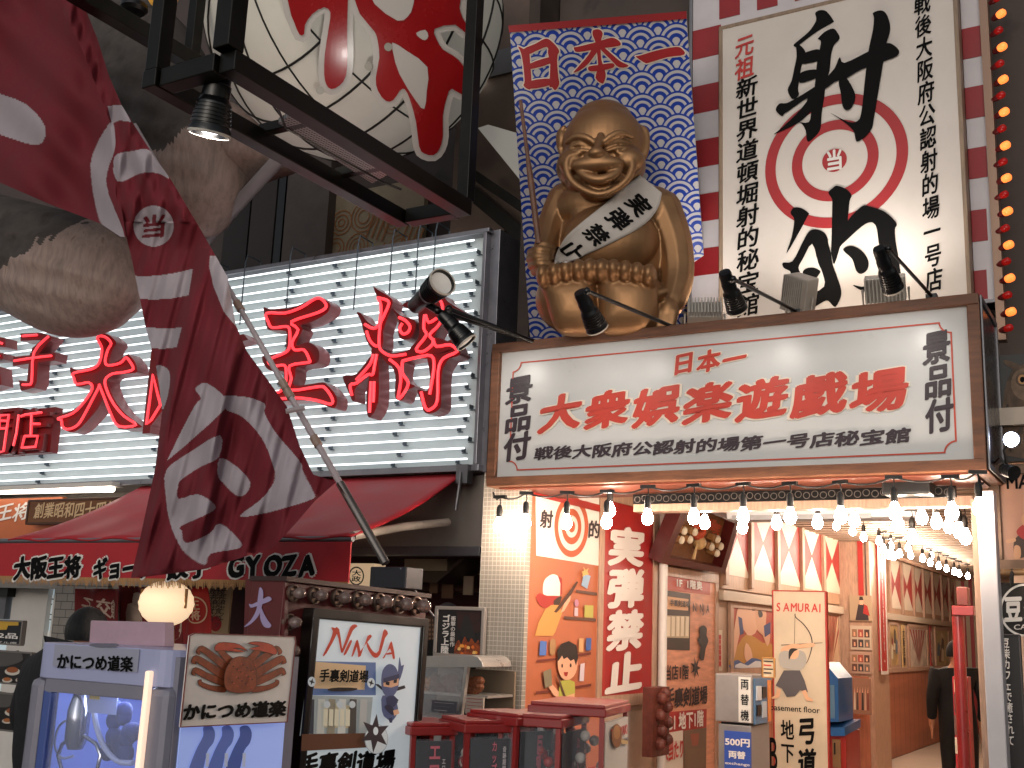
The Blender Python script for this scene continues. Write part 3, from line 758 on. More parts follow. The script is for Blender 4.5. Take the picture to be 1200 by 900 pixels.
spotlight('spotlight', 'black spotlight in front of the lower target character nearest the striped edge', (1031, 294), (1047, 339), 4.45, 4.6, ((1041, 291), (1091, 346)), 13, S5.hit(1010, 510), 10)
FL = mat('flood_grey', 'bdb6ac', .4, metal=.3, var=.15)
def flood(label, c, Y, w, h, d, yaw, pitch, roll, target, pw, spread=140):
    o = F(Y).hit(*c); t = thing('floodlight', label, 'floodlight', o, 'grey floodlights on the shop sign')
    m = Matrix.Rotation(yaw, 3, 'Z') @ Matrix.Rotation(pitch, 3, 'X') @ Matrix.Rotation(roll, 3, 'Y')
    T = lambda p: o + m @ V(p)
    def bx(b, lo, hi, mt): b.hexa([T((x, y, z)) for z in (lo[2], hi[2]) for x, y in ((lo[0], lo[1]), (hi[0], lo[1]), (hi[0], hi[1]), (lo[0], hi[1]))], mt)
    b = MB(); bx(b, (-w / 2, 0, -h / 2), (w / 2, d, h / 2), FL); build(b, 'housing', t, bevel=.006)
    b = MB()
    for k in range(11): x = -w / 2 + w * (k + .5) / 11; bx(b, (x - w * .018, -.035, -h / 2), (x + w * .018, -.001, h / 2), FL)
    build(b, 'fin', t)
    b = MB(); bx(b, (-w * .44, d, -h * .42), (w * .44, d + .008, h * .42), mat('flood_glass', 'f4ede2', .1, emit=14, ecol='ffe9d0')); build(b, 'glass', t)
    b = MB(); e = V((o.x, S5.o.y + .1, S5.P(0, v1_sign)[2]))
    b.tube([T((-w / 2 - .015, d / 2, 0)), T((-w / 2 - .015, d / 2, -h * .7)), T((w / 2 + .015, d / 2, -h * .7)), T((w / 2 + .015, d / 2, 0))], .009, FL, 6); b.tube([T((0, d / 2, -h * .7)), V((T((0, d / 2, -h * .7)).x, T((0, d / 2, -h * .7)).y, e.z - .02))], .012, FL, 6); build(b, 'yoke', t)
    l = bpy.data.lights.new('flood', 'SPOT'); l.energy = pw; l.spot_size = math.radians(spread); l.spot_blend = 1; l.shadow_soft_size = .08; l.color = (1, .94, .87)
    lo = bpy.data.objects.new('flood_bulb', l); COL.objects.link(lo); lo.parent = t; pos = T((0, d + .03, 0)); lo.location = pos - o; lo.rotation_euler = (target - pos).to_track_quat('-Z', 'Y').to_euler()
v1_sign = S5.uv(870, 373)[1]
flood('pale ribbed floodlight beside the right knee of the statue, aimed up at the wave panel', (826, 362), 5.2, .22, .15, .09, math.radians(22), math.radians(-35), 0, BP.hit(740, 120), 60)
flood('grey floodlight tilted on its side below the lower target character', (932, 345), 5.2, .17, .22, .10, math.radians(-30), math.radians(18), math.radians(28), TG.hit(900, 0), 34)
flood('grey floodlight behind the spotlight nearest the striped edge', (1037, 340), 5.2, .23, .15, .09, math.radians(8), math.radians(30), 0, TG.hit(1060, 0), 34)

# ------------------------------------------------------------------ strip of red and orange marker bulbs beside the striped board
rail = MB(); pl = F(5.72); r = pl.rect((1160, 0), (1167, 400)); u = pl.uv(1164.5, 200)[0]
rail.slab(pl, (u - .03, u + .02, pl.uv(1166, 400)[1], pl.uv(1160, -160)[1]), -.06, .03, mat('rail_metal', '8a6f5e', .4, metal=.4))
rt = build(rail, 'lamp_rail', label='upright metal rail that carries the red and orange bulbs beside the striped board', cat='rail')
OR = mat('orange_bulb_glass', 'ff9a58', .3, emit=1.6, ecol='ff7a30'); RB = mat('red_bulb_glass', '8c1216', .25, emit=.12, ecol='ff2010')
protos = {}
n = 0
ypos = [(50, 1), (93, 0), (137, 1), (180, 0), (222, 1), (263, 0), (307, 1), (350, 0), (395, 1), (437, 0), (480, 1), (523, 0), (567, 1), (611, 0), (655, 1), (698, 0), (742, 1), (786, 0), (830, 1), (872, 0), (8, 0)]
for y, lit in ypos:
    yy = y / 2.25; x = 1171 + yy * .033 - (3 if not lit else 0); o = pl.hit(x, yy, .05)
    g = 'orange marker bulbs on the rail' if lit else 'red marker bulbs on the rail'
    lab = 'glowing orange bulb on the rail beside the striped board' if lit else 'unlit red bulb on the rail beside the striped board'
    if lit in protos: dup(protos[lit], o, lab, g); continue
    t = thing('marker_bulb', lab, 'bulb', o, g)
    ax = V((.8, -.6, .06)).normalized(); R = .026 if lit else .023
    b = MB(); b.lathe(o, ax, [(0, R * 1.9), (R * .5, R * 1.85), (R * .9, R * 1.5), (R, R), (R * .95, R * .2), (R * .8, -.01)], OR if lit else RB, 16); build(b, 'glass', t, sm=True)
    b = MB(); b.lathe(o, ax, [(R * .85, -.002), (R * .9, -.02), (R * .6, -.05)], DRED, 14); build(b, 'socket', t, sm='auto')
    protos[lit] = t
# ------------------------------------------------------------------ inside the arcade
def epx(cx, cy_, rx, ry, n=28): return [(cx + rx * math.cos(2 * PI * k / n), cy_ + ry * math.sin(2 * PI * k / n)) for k in range(n)]
def pz(b, pl, pts, o, sc, m, off, sm_=0):
    q = [(o[0] + x / sc, o[1] + y / sc) for x, y in pts]
    if sm_: q = smooth(q, sm_)
    b.poly(pl, q, m, off)
def col(h, rough=.55, **k): return mat('paint_' + h, h, rough, **k)
PW = W(-2.9)
def wrect(a, c): return PW.rect(a, c)
SKIN = col('d8a080'); OCHRE = col('c08a48')
# shooting poster
r = wrect((618, 570), (706, 905))
t = board('shooting_poster', 'orange poster of two cartoon children shooting at shelves below a red and white target', 'poster', PW, r, .03, mat('poster_orange', 'ad6242', .5, var=.08), mat('poster_red_edge', 'a02a22', .5), fw=.05, proud=.006)
b = MB(); b.poly(PW, [(627, 560), (702, 560), (701, 663), (628, 651)], col('d6cfc6'), .003)
for k, (rx, ry, c) in enumerate(((20, 36, 'b4522f'), (15.5, 28.5, 'd6cfc6'), (11.5, 21, 'b4522f'), (7.5, 13, 'd6cfc6'), (4, 7, 'b4522f'))): b.poly(PW, epx(669, 617, rx, ry, 40), col(c), .004 + .0006 * k)
build(b, 'target_picture', t)
b = MB(); text(b, PW, '射', ((632, 595), (647, 621)), BROWNINK, .03, off=.005, brush=.1); text(b, PW, '的', ((689, 608), (702, 633)), BROWNINK, .03, off=.005, brush=.1); build(b, 'lettering', t)
b = MB(); o5 = (560, 560); o6 = (560, 720); S = [0]
def ad(pts, c, o=o5, s=0):
    S[0] += 1; pz(b, PW, pts, o, 5, col(c), .0035 + .0005 * S[0], s)
ad([(378, 645), (390, 595), (430, 566), (465, 575), (480, 620), (478, 690), (430, 690), (385, 690)], 'd6cfc6', s=3); ad([(465, 572), (490, 590), (490, 680), (478, 690), (480, 620)], '9a2a22')
ad([(336, 700), (360, 675), (400, 690), (470, 692), (462, 720), (410, 760), (365, 752)], '9a2a22', s=2); ad([(440, 720), (475, 695), (488, 700), (470, 745), (445, 750)], '3a261c', s=2)
ad([(425, 745), (470, 745), (490, 790), (450, 900), (435, 925), (330, 925), (350, 850), (390, 770)], 'c08a48', s=0); ad([(480, 790), (520, 690), (540, 690), (535, 720), (500, 780)], 'd8a080')
ad([(440, 785), (575, 605), (582, 612), (545, 680), (470, 775), (455, 790)], '4a2c1e')
ad([(570, 655), (694, 672), (694, 690), (570, 672)], '5a3a2c'); ad([(500, 810), (686, 824), (686, 842), (500, 828)], '5a3a2c')
ad([(615, 560), (655, 575), (635, 650), (600, 630)], '8fa8c0'); ad([(600, 550), (615, 545), (612, 520), (625, 540), (642, 528), (636, 550), (645, 565), (622, 570), (605, 580), (608, 562)], 'd8a860')
ad([(560, 760), (580, 762), (580, 810), (558, 808)], 'c8a8b0'); ad(epx(571, 733, 13, 22), 'b27a90'); ad([(618, 745), (670, 748), (668, 820), (616, 816)], 'a8a050')
for y0 in (270, 455): ad([(330 + (455 - y0) // 20, y0 - 5), (450, y0 - 15), (450, y0 - 2), (330, y0 + 10)], '6a2c22', o6); ad([(560, y0 - 35), (655, y0 - 50), (655, y0 - 35), (560, y0 - 22)], '6a2c22', o6)
ad([(355, 155), (394, 158), (390, 240), (350, 240)], '4a6aa8', o6); ad([(415, 150), (445, 150), (440, 230), (412, 230)], 'a07850', o6, 2); ad([(582, 140), (610, 140), (606, 220), (580, 220)], 'c89868', o6); ad([(625, 138), (655, 138), (652, 210), (622, 212)], '3a5a98', o6); ad([(590, 290), (615, 285), (610, 390), (584, 390)], 'c8b8c0', o6)
ad([(400, 420), (425, 410), (470, 460), (462, 495), (430, 470)], 'd8a080', o6); ad([(470, 390), (520, 380), (555, 395), (558, 460), (545, 545), (460, 548), (462, 450)], 'a8a448', o6); ad([(500, 480), (555, 460), (550, 515), (495, 525)], 'd8a080', o6)
ad([(455, 250), (475, 225), (560, 240), (568, 320), (535, 375), (490, 380), (460, 330)], 'd8a080', o6, 3)
ad([(455, 275), (452, 210), (475, 172), (520, 155), (565, 180), (575, 250), (562, 300), (550, 262), (530, 272), (510, 250), (490, 262), (480, 240), (468, 260)], '241814', o6, 1)
ad(epx(480, 300, 5, 12), '241814', o6); ad(epx(530, 298, 5, 12), '241814', o6); ad([(488, 338), (515, 336), (508, 362), (494, 360)], '9a2a22', o6)
ad([(368, 335), (415, 315), (420, 415), (380, 430)], '7a7058', o6); ad([(445, 350), (455, 352), (500, 480), (490, 490)], '5a3a2c', o6)
build(b, 'cartoon', t)
# red board with four white characters
r = wrect((703, 570), (768, 824))
t = board('notice_board', 'tall red board with four big white characters in a wood frame', 'signboard', PW, r, .05, mat('notice_red', '96201f', .45, var=.12), TAN, fw=.085, proud=.012)
b = MB(); text(b, PW, '実弾禁止', ((712, 612), (753, 811)), WHITEINK, .046, True, .004, gap=1.04, brush=.1); build(b, 'lettering', t)
# white pole
b = MB(); P0 = PW.hit(770, 600, .06); b.tube([V((P0.x, P0.y, 0)), V((P0.x, P0.y, Z(2.5)))], .035, WHITE, 14); build(b, 'support_pole', label='white round pole running floor to ceiling beside the red notice board', cat='pole', sm='auto')
# floor guide sign
r = wrect((774, 662), (841, 925))
t = board('floor_guide', 'tall wood framed floor guide with NINJA photo and B1 band on the wall', 'sign', PW, r, .05, mat('guide_orange', 'd8987a', .5, var=.25, scale=4, stretch=(1, 1, 8)), TAN, fw=.08, proud=.012)
o7 = (760, 700); S = [0]; b = MB()
def ad7(pts, c, s=0):
    S[0] += 1; pz(b, PW, pts, o7, 4.5, col(c), .0035 + .0005 * S[0], s)
ad7([(90, -135), (325, -85), (322, -65 + 0), (322, -12), (88, -40)], 'b04a3a'); ad7([(85, -38), (218, -18), (215, 280), (80, 275)], '3a2c24'); ad7([(98, -5), (208, 10), (206, 70), (95, 62)], 'd8a67c'); ad7([(90, 95), (212, 100), (210, 215), (88, 212)], 'b8a488')
for k in range(5): ad7([(95 + 24 * k, 100), (112 + 24 * k, 102), (110 + 24 * k, 205), (93 + 24 * k, 205)], 'e0d4bc')
ad7([(92, 605), (302, 588), (300, 690), (92, 712)], 'a02a26'); ad7([(60, 720), (176, 700), (176, 905), (55, 905)], 'cfc8bc'); ad7([(180, 702), (300, 686), (298, 905), (178, 905)], '6a5444'); ad7([(215, 720), (262, 715), (255, 780), (225, 785)], '8a4a38'); ad7([(190, 800), (290, 790), (285, 905), (185, 905)], '6e5844')
ad7([(262, 160), (285, 148), (302, 165), (300, 200), (310, 230), (295, 270), (285, 330), (262, 320), (268, 260), (252, 225), (265, 200)], '2a1e1c', 2)
st = []
for k in range(14): a = 2 * PI * k / 14; rr = 34 if k % 2 == 0 else 13; st.append((242 + rr * .8 * math.cos(a), 372 + rr * 1.8 * math.sin(a)))
ad7(st, '2a1e1c')
build(b, 'pictures', t); b = MB(); of = .016
text(b, PW, '1F  1階奥', ((791, 677), (821, 692)), WHITEINK, .03, off=of); text(b, PW, 'NINJA', ((810, 706), (829, 722)), BROWNINK, .02, off=of, brush=.1, gap=.8); text(b, PW, '手裏剣道場', ((783, 702), (806, 712)), BROWNINK, .02, off=of)
text(b, PW, '当店1階', ((777, 779), (805, 796)), BROWNINK, .025, off=of); text(b, PW, '手裏剣道場', ((778, 806), (827, 826)), BROWNINK, .03, off=of, brush=.08)
text(b, PW, 'B1 地下1階', ((781, 836), (822, 851)), WHITEINK, .03, off=of + .003); text(b, PW, '大当たり', ((774, 869), (798, 889)), REDINK, .03, off=of + .003, brush=.1)
build(b, 'lettering', t)
# carved wood post head
b = MB(); q = W(-2.72); r = q.rect((765, 806), (784, 884)); b.slab(q, r, -.08, .0, mat('carved_wood', '5c2a20', .5, var=.4, scale=12, bump=.4))
for k, (x, y) in enumerate(((772, 818), (779, 828), (770, 838), (780, 846), (772, 856), (779, 866), (770, 872), (776, 812))): b.ball(q.hit(x, y, .02), (.05, .035, .045), MATS['carved_wood'], 10, 7)
build(b, 'carved_plaque', label='dark red carved wooden plaque beside the floor guide', cat='carving')
# shadow box of masks, leaning out from the wall
near, far = W(-2.66), W(-2.84)
cor = [near.hit(802, 580), near.hit(864, 608), far.hit(846, 671), far.hit(770, 658)]
mid = sum(cor, V((0, 0, 0))) / 4; nn = (cor[1] - cor[0]).cross(cor[3] - cor[0]).normalized(); nn = nn if nn.dot(EYE - mid) > 0 else -nn
t = thing('mask_case', 'dark red framed display case of small masks leaning out from the wall', 'display case', mid)
bil = lambda a, c_, o=0: (cor[0] * (1 - a) + cor[1] * a) * (1 - c_) + (cor[3] * (1 - a) + cor[2] * a) * c_ + nn * o
FR = mat('case_frame', '4f1a18', .35, var=.2, coat=.3)
b = MB()
for a0, a1, c0, c1 in ((0, 1, 0, .09), (0, 1, .9, 1), (0, .09, .09, .9), (.92, 1, .09, .9)):
    b.hexa([bil(x, y, o) for o in (-.09, .03) for x, y in ((a0, c0), (a1, c0), (a1, c1), (a0, c1))], FR)
build(b, 'frame', t)
b = MB(); b.hexa([bil(x, y, o) for o in (-.09, -.07) for x, y in ((.09, .09), (.92, .09), (.92, .9), (.09, .9))], mat('case_back', '7a5030', .6, var=.3, scale=10)); build(b, 'back_panel', t)
for k, (a, c_) in enumerate(((.2, .48), (.36, .45), (.33, .58), (.21, .62), (.76, .45), (.85, .55), (.70, .60), (.82, .68))):
    b = MB(); p = bil(a, c_, -.03); b.hexa([bil(a + dx, c_ + dy, o) for o in (-.07, -.01) for dx, dy in ((-.06, -.05), (.06, -.05), (.06, .05), (-.06, .05))], col('8a6238')); b.ball(p + nn * .03, (.03, .022, .035), col('d8ccb4'), 10, 8); build(b, 'mask', t)
b = MB()
for k in range(9): b.ball(bil(.5 + .07 * math.cos(k * .7), .42 + .09 * math.sin(k * .7), -.05), .035, col('b04a30'), 8, 6)
build(b, 'flower', t); b = MB(); b.ball(bil(.56, .6, -.04), .06, col('b89868'), 12, 8); b.tube([bil(.5, .62, -.02), bil(.5, .86, -.01)], [.008, .016], col('c8a878'), 6); build(b, 'fan_and_tassel', t)
b = MB(); 
for a0, c0, s in ((.12, .14, '祭'), (.64, .16, '福'), (.76, .2, '笑')):
    b.mesh([bil(a0 + .13 * x, c0 + .2 * y, -.066 + .0003 * l) for (x, y), l in zip(*[layout(s, .03)[i] for i in (0, 2)])], layout(s, .03)[1], col('b04a30'))
build(b, 'lettering', t)

# timber panelling with red and white lozenges
LW, LR = col('cdbba6', .5), mat('lozenge_red', '962e28', .55, var=.25, scale=8)
def lozenges(name, label, xs, ymid, top, bot, u_end):
    us = [PW.uv(x, ymid(x))[0] for x in xs]; vt = PW.uv(*top)[1]; vb = PW.uv(*bot)[1]; vm = (vt + vb) / 2
    t = thing(name, label, 'wall panel', PW.P(us[0], vb - .12))
    b = MB(); b.slab(PW, (us[0] - .05, u_end, vb - .13, vt + .16), -.06, 0, mat('panel_timber', 'b08c70', .5, var=.25, scale=4, stretch=(8, 8, 1))); build(b, 'backing', t)
    for k in range(len(us) - 1):
        a, c = us[k], us[k + 1]; m = (a + c) / 2; b = MB()
        b.uvpoly(PW, [(a, vb), (c, vb), (c, vt), (a, vt)], LR, .003); b.uvpoly(PW, [(a + .01, vt), (c - .01, vt), (m, vm + .01)], LW, .005); b.uvpoly(PW, [(a + .01, vb), (c - .01, vb), (m, vm - .01)], LW, .005)
        build(b, 'lozenge_panel', t)
    for u in us:
        b = MB(); b.slab(PW, (u - .045, u + .045, vb - .1, vt + .15), .001, .04, TAN); build(b, 'batten', t, bevel=.004)
lozenges('lozenge_panelling', 'wood wall panel with tall red lozenges in the front of the arcade', (848, 878, 909, 938, 963, 985, 998), lambda x: 650, (967, 619), (907, 683), PW.uv(1002, 660)[0])
lozenges('lozenge_panelling', 'wood wall panel with small red lozenges deep in the arcade', (1041, 1055.5, 1069, 1080.5, 1091.5, 1102, 1111, 1118), lambda x: 690, (1047, 656), (1048, 713), PW.uv(1122, 690)[0])
vr = PW.uv(1041, 722)[1]
b = MB(); b.slab(PW, (PW.uv(842, 690)[0], PW.uv(1121, 732)[0], vr - .05, vr + .04), .0, .05, col('b9a894')); build(b, 'picture_rail', label='pale painted picture rail along the arcade wall under the lozenges', cat='rail', bevel=.004)
dado = mask_mat('dado_planks', lambda u, v: (u / .34).mod(1).lt(.05), PW, 'a8684e', '643424', .45, var=.3)
vd = PW.uv(1041, 788)[1]
b = MB(); b.slab(PW, (PW.uv(842, 850)[0], PW.uv(1121, 800)[0], -1.6, vd), -.02, .03, dado); b.slab(PW, (PW.uv(842, 850)[0], PW.uv(1121, 800)[0], vd, vd + .06), -.02, .05, TAN); build(b, 'wood_dado', label='brown plank dado along the lower arcade wall', cat='panelling')
# wall posters
t = board('sumo_poster', 'red poster of two wrestling sumo fighters above blue waves', 'poster', PW, wrect((855, 700), (912, 792)), .02, mat('sumo_red', 'a84a38', .5, var=.1), TAN, fw=.09, proud=.012)
b = MB(); S = [0]
ad7([(430, 380), (440, 300), (470, 250), (520, 190), (600, 240), (655, 250), (655, 380)], 'b08038', 2)
ad7([(470, 60), (500, 25), (540, 20), (580, 60), (585, 120), (560, 190), (520, 200), (490, 160), (470, 230), (450, 320), (430, 330), (445, 200), (460, 100)], 'd0a488', 2)
ad7([(560, 60), (600, 40), (620, 90), (615, 150), (640, 200), (625, 260), (600, 200), (570, 170)], 'c89a7c', 2); ad7([(470, 100), (490, 110), (500, 190), (480, 200)], '2e3a68'); ad7([(605, 150), (640, 130), (640, 190), (610, 210)], '2e3a68')
ad7([(535, 30), (565, 35), (568, 60), (545, 70)], '1c1416', 2); ad7([(575, 70), (595, 75), (598, 100), (580, 105)], '1c1416', 2); ad7([(510, 240), (535, 270), (545, 330), (515, 340), (500, 300)], 'd0a488', 2)
ad7([(430, 380), (440, 340), (470, 330), (500, 350), (540, 320), (590, 330), (655, 350), (655, 380)], '3a5488', 2); ad7([(450, 370), (480, 345), (520, 360), (560, 335), (600, 345), (590, 375)], 'c8ccd0', 2)
build(b, 'picture', t)
for nm, lb, a, c, bgc, txt, tc in (('strip_poster', 'narrow cream strip poster with red seal beside the sumo poster', (838, 738), (846.5, 786), 'cfc2ac', '福', REDINK), ('strip_poster', 'narrow white strip poster with red vertical writing beside the ray poster', (988, 719), (994.5, 788), 'cfc2ac', '通天閣名物', REDINK), ('strip_poster', 'narrow beige strip with dark writing deep in the arcade', (1056.5, 732), (1062, 784), 'c0a070', '大阪名物', BROWNINK), ('strip_poster', 'narrow red strip with pale writing deep in the arcade', (1089.5, 733), (1093.5, 783), '9a3028', '祭', WHITEINK)):
    t = board(nm, lb, 'poster', PW, wrect(a, c), .015, col(bgc)); b = MB(); r = wrect(a, c); w = r[1] - r[0]; hh = r[3] - r[2]
    uvtext(b, PW, txt, (r[0] + w * .2, r[1] - w * .2, r[2] + hh * .08, r[3] - hh * .08), tc, bold=.03, vertical=True, off=.003); build(b, 'lettering', t)
r = wrect((967, 714), (985, 792)); t = board('ray_poster', 'cream poster of red sun rays on the arcade wall', 'poster', PW, r, .02, col('c8a888'), TAN, fw=.06, proud=.012); b = MB()
for k in range(8): u0, u1 = r[0] + .07, r[1] - .07; w = u1 - u0; hh = r[3] - r[2] - .14; b.uvpoly(PW, [(u0 + w * .2, r[2] + .07), (u0 + w * min(1, k / 7 + .0), r[3] - .07 - (0 if k < 7 else hh * .2)), (u0 + w * min(1, k / 7 + .07), r[3] - .07 - (0 if k < 7 else hh * .3))], LR, .004 + .0004 * k)
build(b, 'sun_rays', t)
random.seed(11)
for a, c, bgc, lb in (((1041, 727), (1054, 784), 'b09060', 'yellowish picture poster nearest the pier deep in the arcade'), ((1064, 731), (1088, 785), 'c0b0a0', 'white poster with a red fan of rays deep in the arcade'), ((1095, 734), (1113, 784), 'b0a070', 'mottled yellow poster farthest down the arcade wall')):
    r = wrect(a, c); t = board('wall_poster', lb, 'poster', PW, r, .02, mat('poster_mottle_' + bgc, bgc, .5, var=.5, scale=6), TAN, fw=.06, proud=.012); b = MB()
    for k in range(6):
        u = r[0] + (r[1] - r[0]) * random.uniform(.2, .8); v = r[2] + (r[3] - r[2]) * random.uniform(.15, .8); w = (r[1] - r[0]) * .12; hh = (r[3] - r[2]) * .12
        if bgc == 'c0b0a0': b.uvpoly(PW, [((r[0] + r[1]) / 2, r[2] + .1), (r[0] + .08 + (r[1] - r[0] - .16) * k / 6, r[3] - .08), (r[0] + .08 + (r[1] - r[0] - .16) * (k + .45) / 6, r[3] - .08)], LR, .004 + k * .0005)
        else: b.uvpoly(PW, [(u - w, v - hh), (u + w * .6, v - hh * 1.2), (u + w, v + hh), (u - w * .3, v + hh * 1.5)], col(('7a4a38', '5a6a78', 'c8b898', '8a3a2c', '4a4038', 'd0c4a8')[k]), .004 + k * .0005)
    build(b, 'picture', t)

# pier with stripes, photo posters and the lit banner
PF = F(11.5); xr = PF.hit(1023, 760).x; yb = W(xr / K).hit(1041, 760).y
t = thing('pier', 'striped timber pier halfway down the arcade wall', 'pillar', (PF.hit(1010, 800).x, PF.o.y, 0))
b = MB(); b.box((-2.92 * K, PF.o.y, 0), (xr, yb, Z(2.57)), TAN); build(b, 'core', t)
for x0, x1, h_ in ((1004, 1012.5, '9a2420'), (1012.5, 1016, '2c2422'), (1017, 1021, 'c8c0b4')):
    b = MB(); b.slab(PF, PF.rect((x0, 600), (x1, 698)), .0, .02, col(h_)); build(b, 'stripe', t)
b = MB(); b.slab(PF, PF.rect((995, 792), (1023, 960)), 0, .03, dado); build(b, 'lower_cladding', t)
for k, (a, c, bgc, lb) in enumerate((((996, 698), (1023, 728), 'a08a70', 'photo poster of a man in a red cape over a dark suit on the pier'), ((997, 733), (1022, 762), 'b8a894', 'middle photo sheet on the pier with rows of small pictures'), ((997, 763), (1022, 790), 'a88a78', 'lower photo sheet on the pier with group pictures'))):
    r = PF.rect(a, c); t = board('photo_poster', lb, 'poster', PF, r, -.035, col(bgc)); pl2 = Plane(PF.P(0, 0, .035), PF.u, PF.v); b = MB(); w = r[1] - r[0]; hh = r[3] - r[2]
    rr = lambda x, y: (r[0] + w * x, r[2] + hh * y)
    if k == 0:
        b.uvpoly(pl2, [rr(.25, .02), rr(.85, .02), rr(.8, .55), rr(.6, .7), rr(.4, .65)], col('2a2024'), .003); b.uvpoly(pl2, [rr(.6, .3), rr(.9, .2), rr(.8, .6), rr(.66, .66)], col('9a2420'), .004); b.uvpoly(pl2, [rr(.46, .64), rr(.62, .64), rr(.63, .86), rr(.46, .88)], SKIN, .005); b.uvpoly(pl2, [rr(.44, .82), rr(.64, .82), rr(.6, .96), rr(.47, .96)], col('241814'), .006)
    else:
        for i in range(3):
            for j in range(2): x0, y0 = .08 + .3 * i, .1 + .42 * j; b.uvpoly(pl2, [rr(x0, y0), rr(x0 + .25, y0), rr(x0 + .25, y0 + .33), rr(x0, y0 + .33)], col(('5a3a30', '8a6a50', '3a3436', '9a4a3c', '6a5a50', '4a3028')[i * 2 + j]), .003); b.uvpoly(pl2, [rr(x0 + .08, y0 + .05), rr(x0 + .17, y0 + .05), rr(x0 + .16, y0 + .2), rr(x0 + .09, y0 + .22)], SKIN, .004)
    build(b, 'picture', t)
q = F(11.2); r = q.rect((994, 794), (1021, 838)); t = board('photo_board', 'tilted photo board of a costumed group hanging low on the pier', 'poster', q, r, .03, col('8a6450')); b = MB(); w = r[1] - r[0]; hh = r[3] - r[2]
for k in range(7): x = r[0] + w * (.1 + .12 * k); b.uvpoly(q, [(x, r[2] + hh * .12), (x + w * .1, r[2] + hh * .12), (x + w * .09, r[2] + hh * .6), (x + .01, r[2] + hh * .62)], col(('9a2a24', 'c8b8a0', '4a3a34', 'b06a50', '2c2426', 'c09a80', '7a3a30')[k]), .003 + .0004 * k); b.uvpoly(q, [(x + .01, r[2] + hh * .6), (x + w * .08, r[2] + hh * .6), (x + w * .07, r[2] + hh * .76), (x + .02, r[2] + hh * .77)], SKIN, .0045 + .0004 * k)
build(b, 'picture', t)
q = Plane((xr, 0, 1.6), (0, 1, 0), (0, 0, 1)); r = q.rect((1025, 634), (1038, 790))
t = board('lit_banner', 'tall red banner with white characters on the side of the pier', 'banner', q, r, -.03, mat('banner_red', 'a82c26', .5), WHITE, fw=.04, proud=.036)
b = MB(); q2 = Plane(q.P(0, 0, .034), q.u, q.v); uvtext(b, q2, '大阪新世界日本一', (r[0] + .18, r[1] - .18, r[2] + .15, r[3] - .1), WHITEINK, bold=.04, vertical=True, off=.002); build(b, 'lettering', t)
# back wall stripes
q = F(18.3); t = board('striped_curtain', 'red and pale striped hanging at the far end of the arcade', 'hanging', q, q.rect((1118, 660), (1150, 860)), .05, col('b8a890')); b = MB()
for x in (1119, 1129, 1138): b.slab(q, q.rect((x, 660), (x + 5, 860)), .001, .02, RED)
build(b, 'stripe', t) if False else [build((lambda m: (m.slab(q, q.rect((x, 660), (x + 5, 860)), .001, .02, RED), m)[1])(MB()), 'stripe', t) for x in (1119, 1129, 1138)]

# samurai archery sign
q = F(6.9); r = q.edges(905, 967.5, 692, 960)
t = board('archery_sign', 'tall cream SAMURAI sign of an archer drawing a bow, red edged', 'sign', q, r, .05, mat('archery_cream', 'b8a890', .5, var=.12, scale=3, dirt=(3, .62, '8c7a60')), mat('archery_edge', '9a2a24', .5), fw=.009, proud=.004)
b = MB(); S = [0]
def a9(pts, c, s=0):
    S[0] += 1; pz(b, q, pts, o7, 4.5, col(c), .0035 + .0006 * S[0], s)
bow = [(776, 85), (780, 105), (820, 140), (852, 185), (866, 235), (858, 290), (836, 345), (800, 378)]
bw = smooth(bow, 4, False); a9(bw + [(x - 5, y + 2) for x, y in reversed(bw)], '33241c'); a9([(772, 95), (774, 95), (772, 245), (769, 245)], '5a4a3c'); a9([(700, 250), (918, 238), (918, 241), (700, 254)], '4a3a30')
a9([(700, 285), (705, 265), (760, 245), (800, 248), (870, 240), (872, 260), (800, 268), (750, 270), (715, 292)], 'c89a78', 2)
a9([(690, 300), (720, 280), (760, 290), (800, 278), (830, 300), (832, 350), (800, 385), (740, 380), (695, 360)], '98948c', 2); a9([(748, 275), (775, 268), (795, 285), (785, 320), (760, 325), (742, 315)], 'c89a78', 2); a9([(745, 275), (765, 268), (790, 275), (770, 285), (752, 310), (742, 330), (740, 300)], '1e1614', 2)
a9([(715, 385), (800, 385), (825, 440), (842, 500), (800, 490), (775, 520), (730, 525), (705, 480), (672, 465), (690, 430)], '4a4648', 0); a9([(680, 478), (700, 488), (690, 530), (655, 535), (650, 528), (672, 515)], 'c89a78'); a9([(808, 495), (832, 488), (845, 525), (870, 540), (868, 548), (835, 545)], 'c89a78')
build(b, 'archer_picture', t); b = MB()
text(b, q, 'SAMURAI', ((910, 706), (962, 718)), REDINK, .02, off=.004, brush=.06, gap=.78); text(b, q, 'basement floor', ((903, 825), (961, 836)), INK, .006, off=.004)
text(b, q, '弓道場', ((934, 840), (958, 950)), INK, .035, True, .004, gap=1.1, brush=.08); text(b, q, '地下1階', ((915, 843), (932, 950)), INK, .02, True, .004, gap=1.1); text(b, q, 'B1', ((902, 864), (912, 960)), INK, .01, True, .004)
build(b, 'lettering', t)
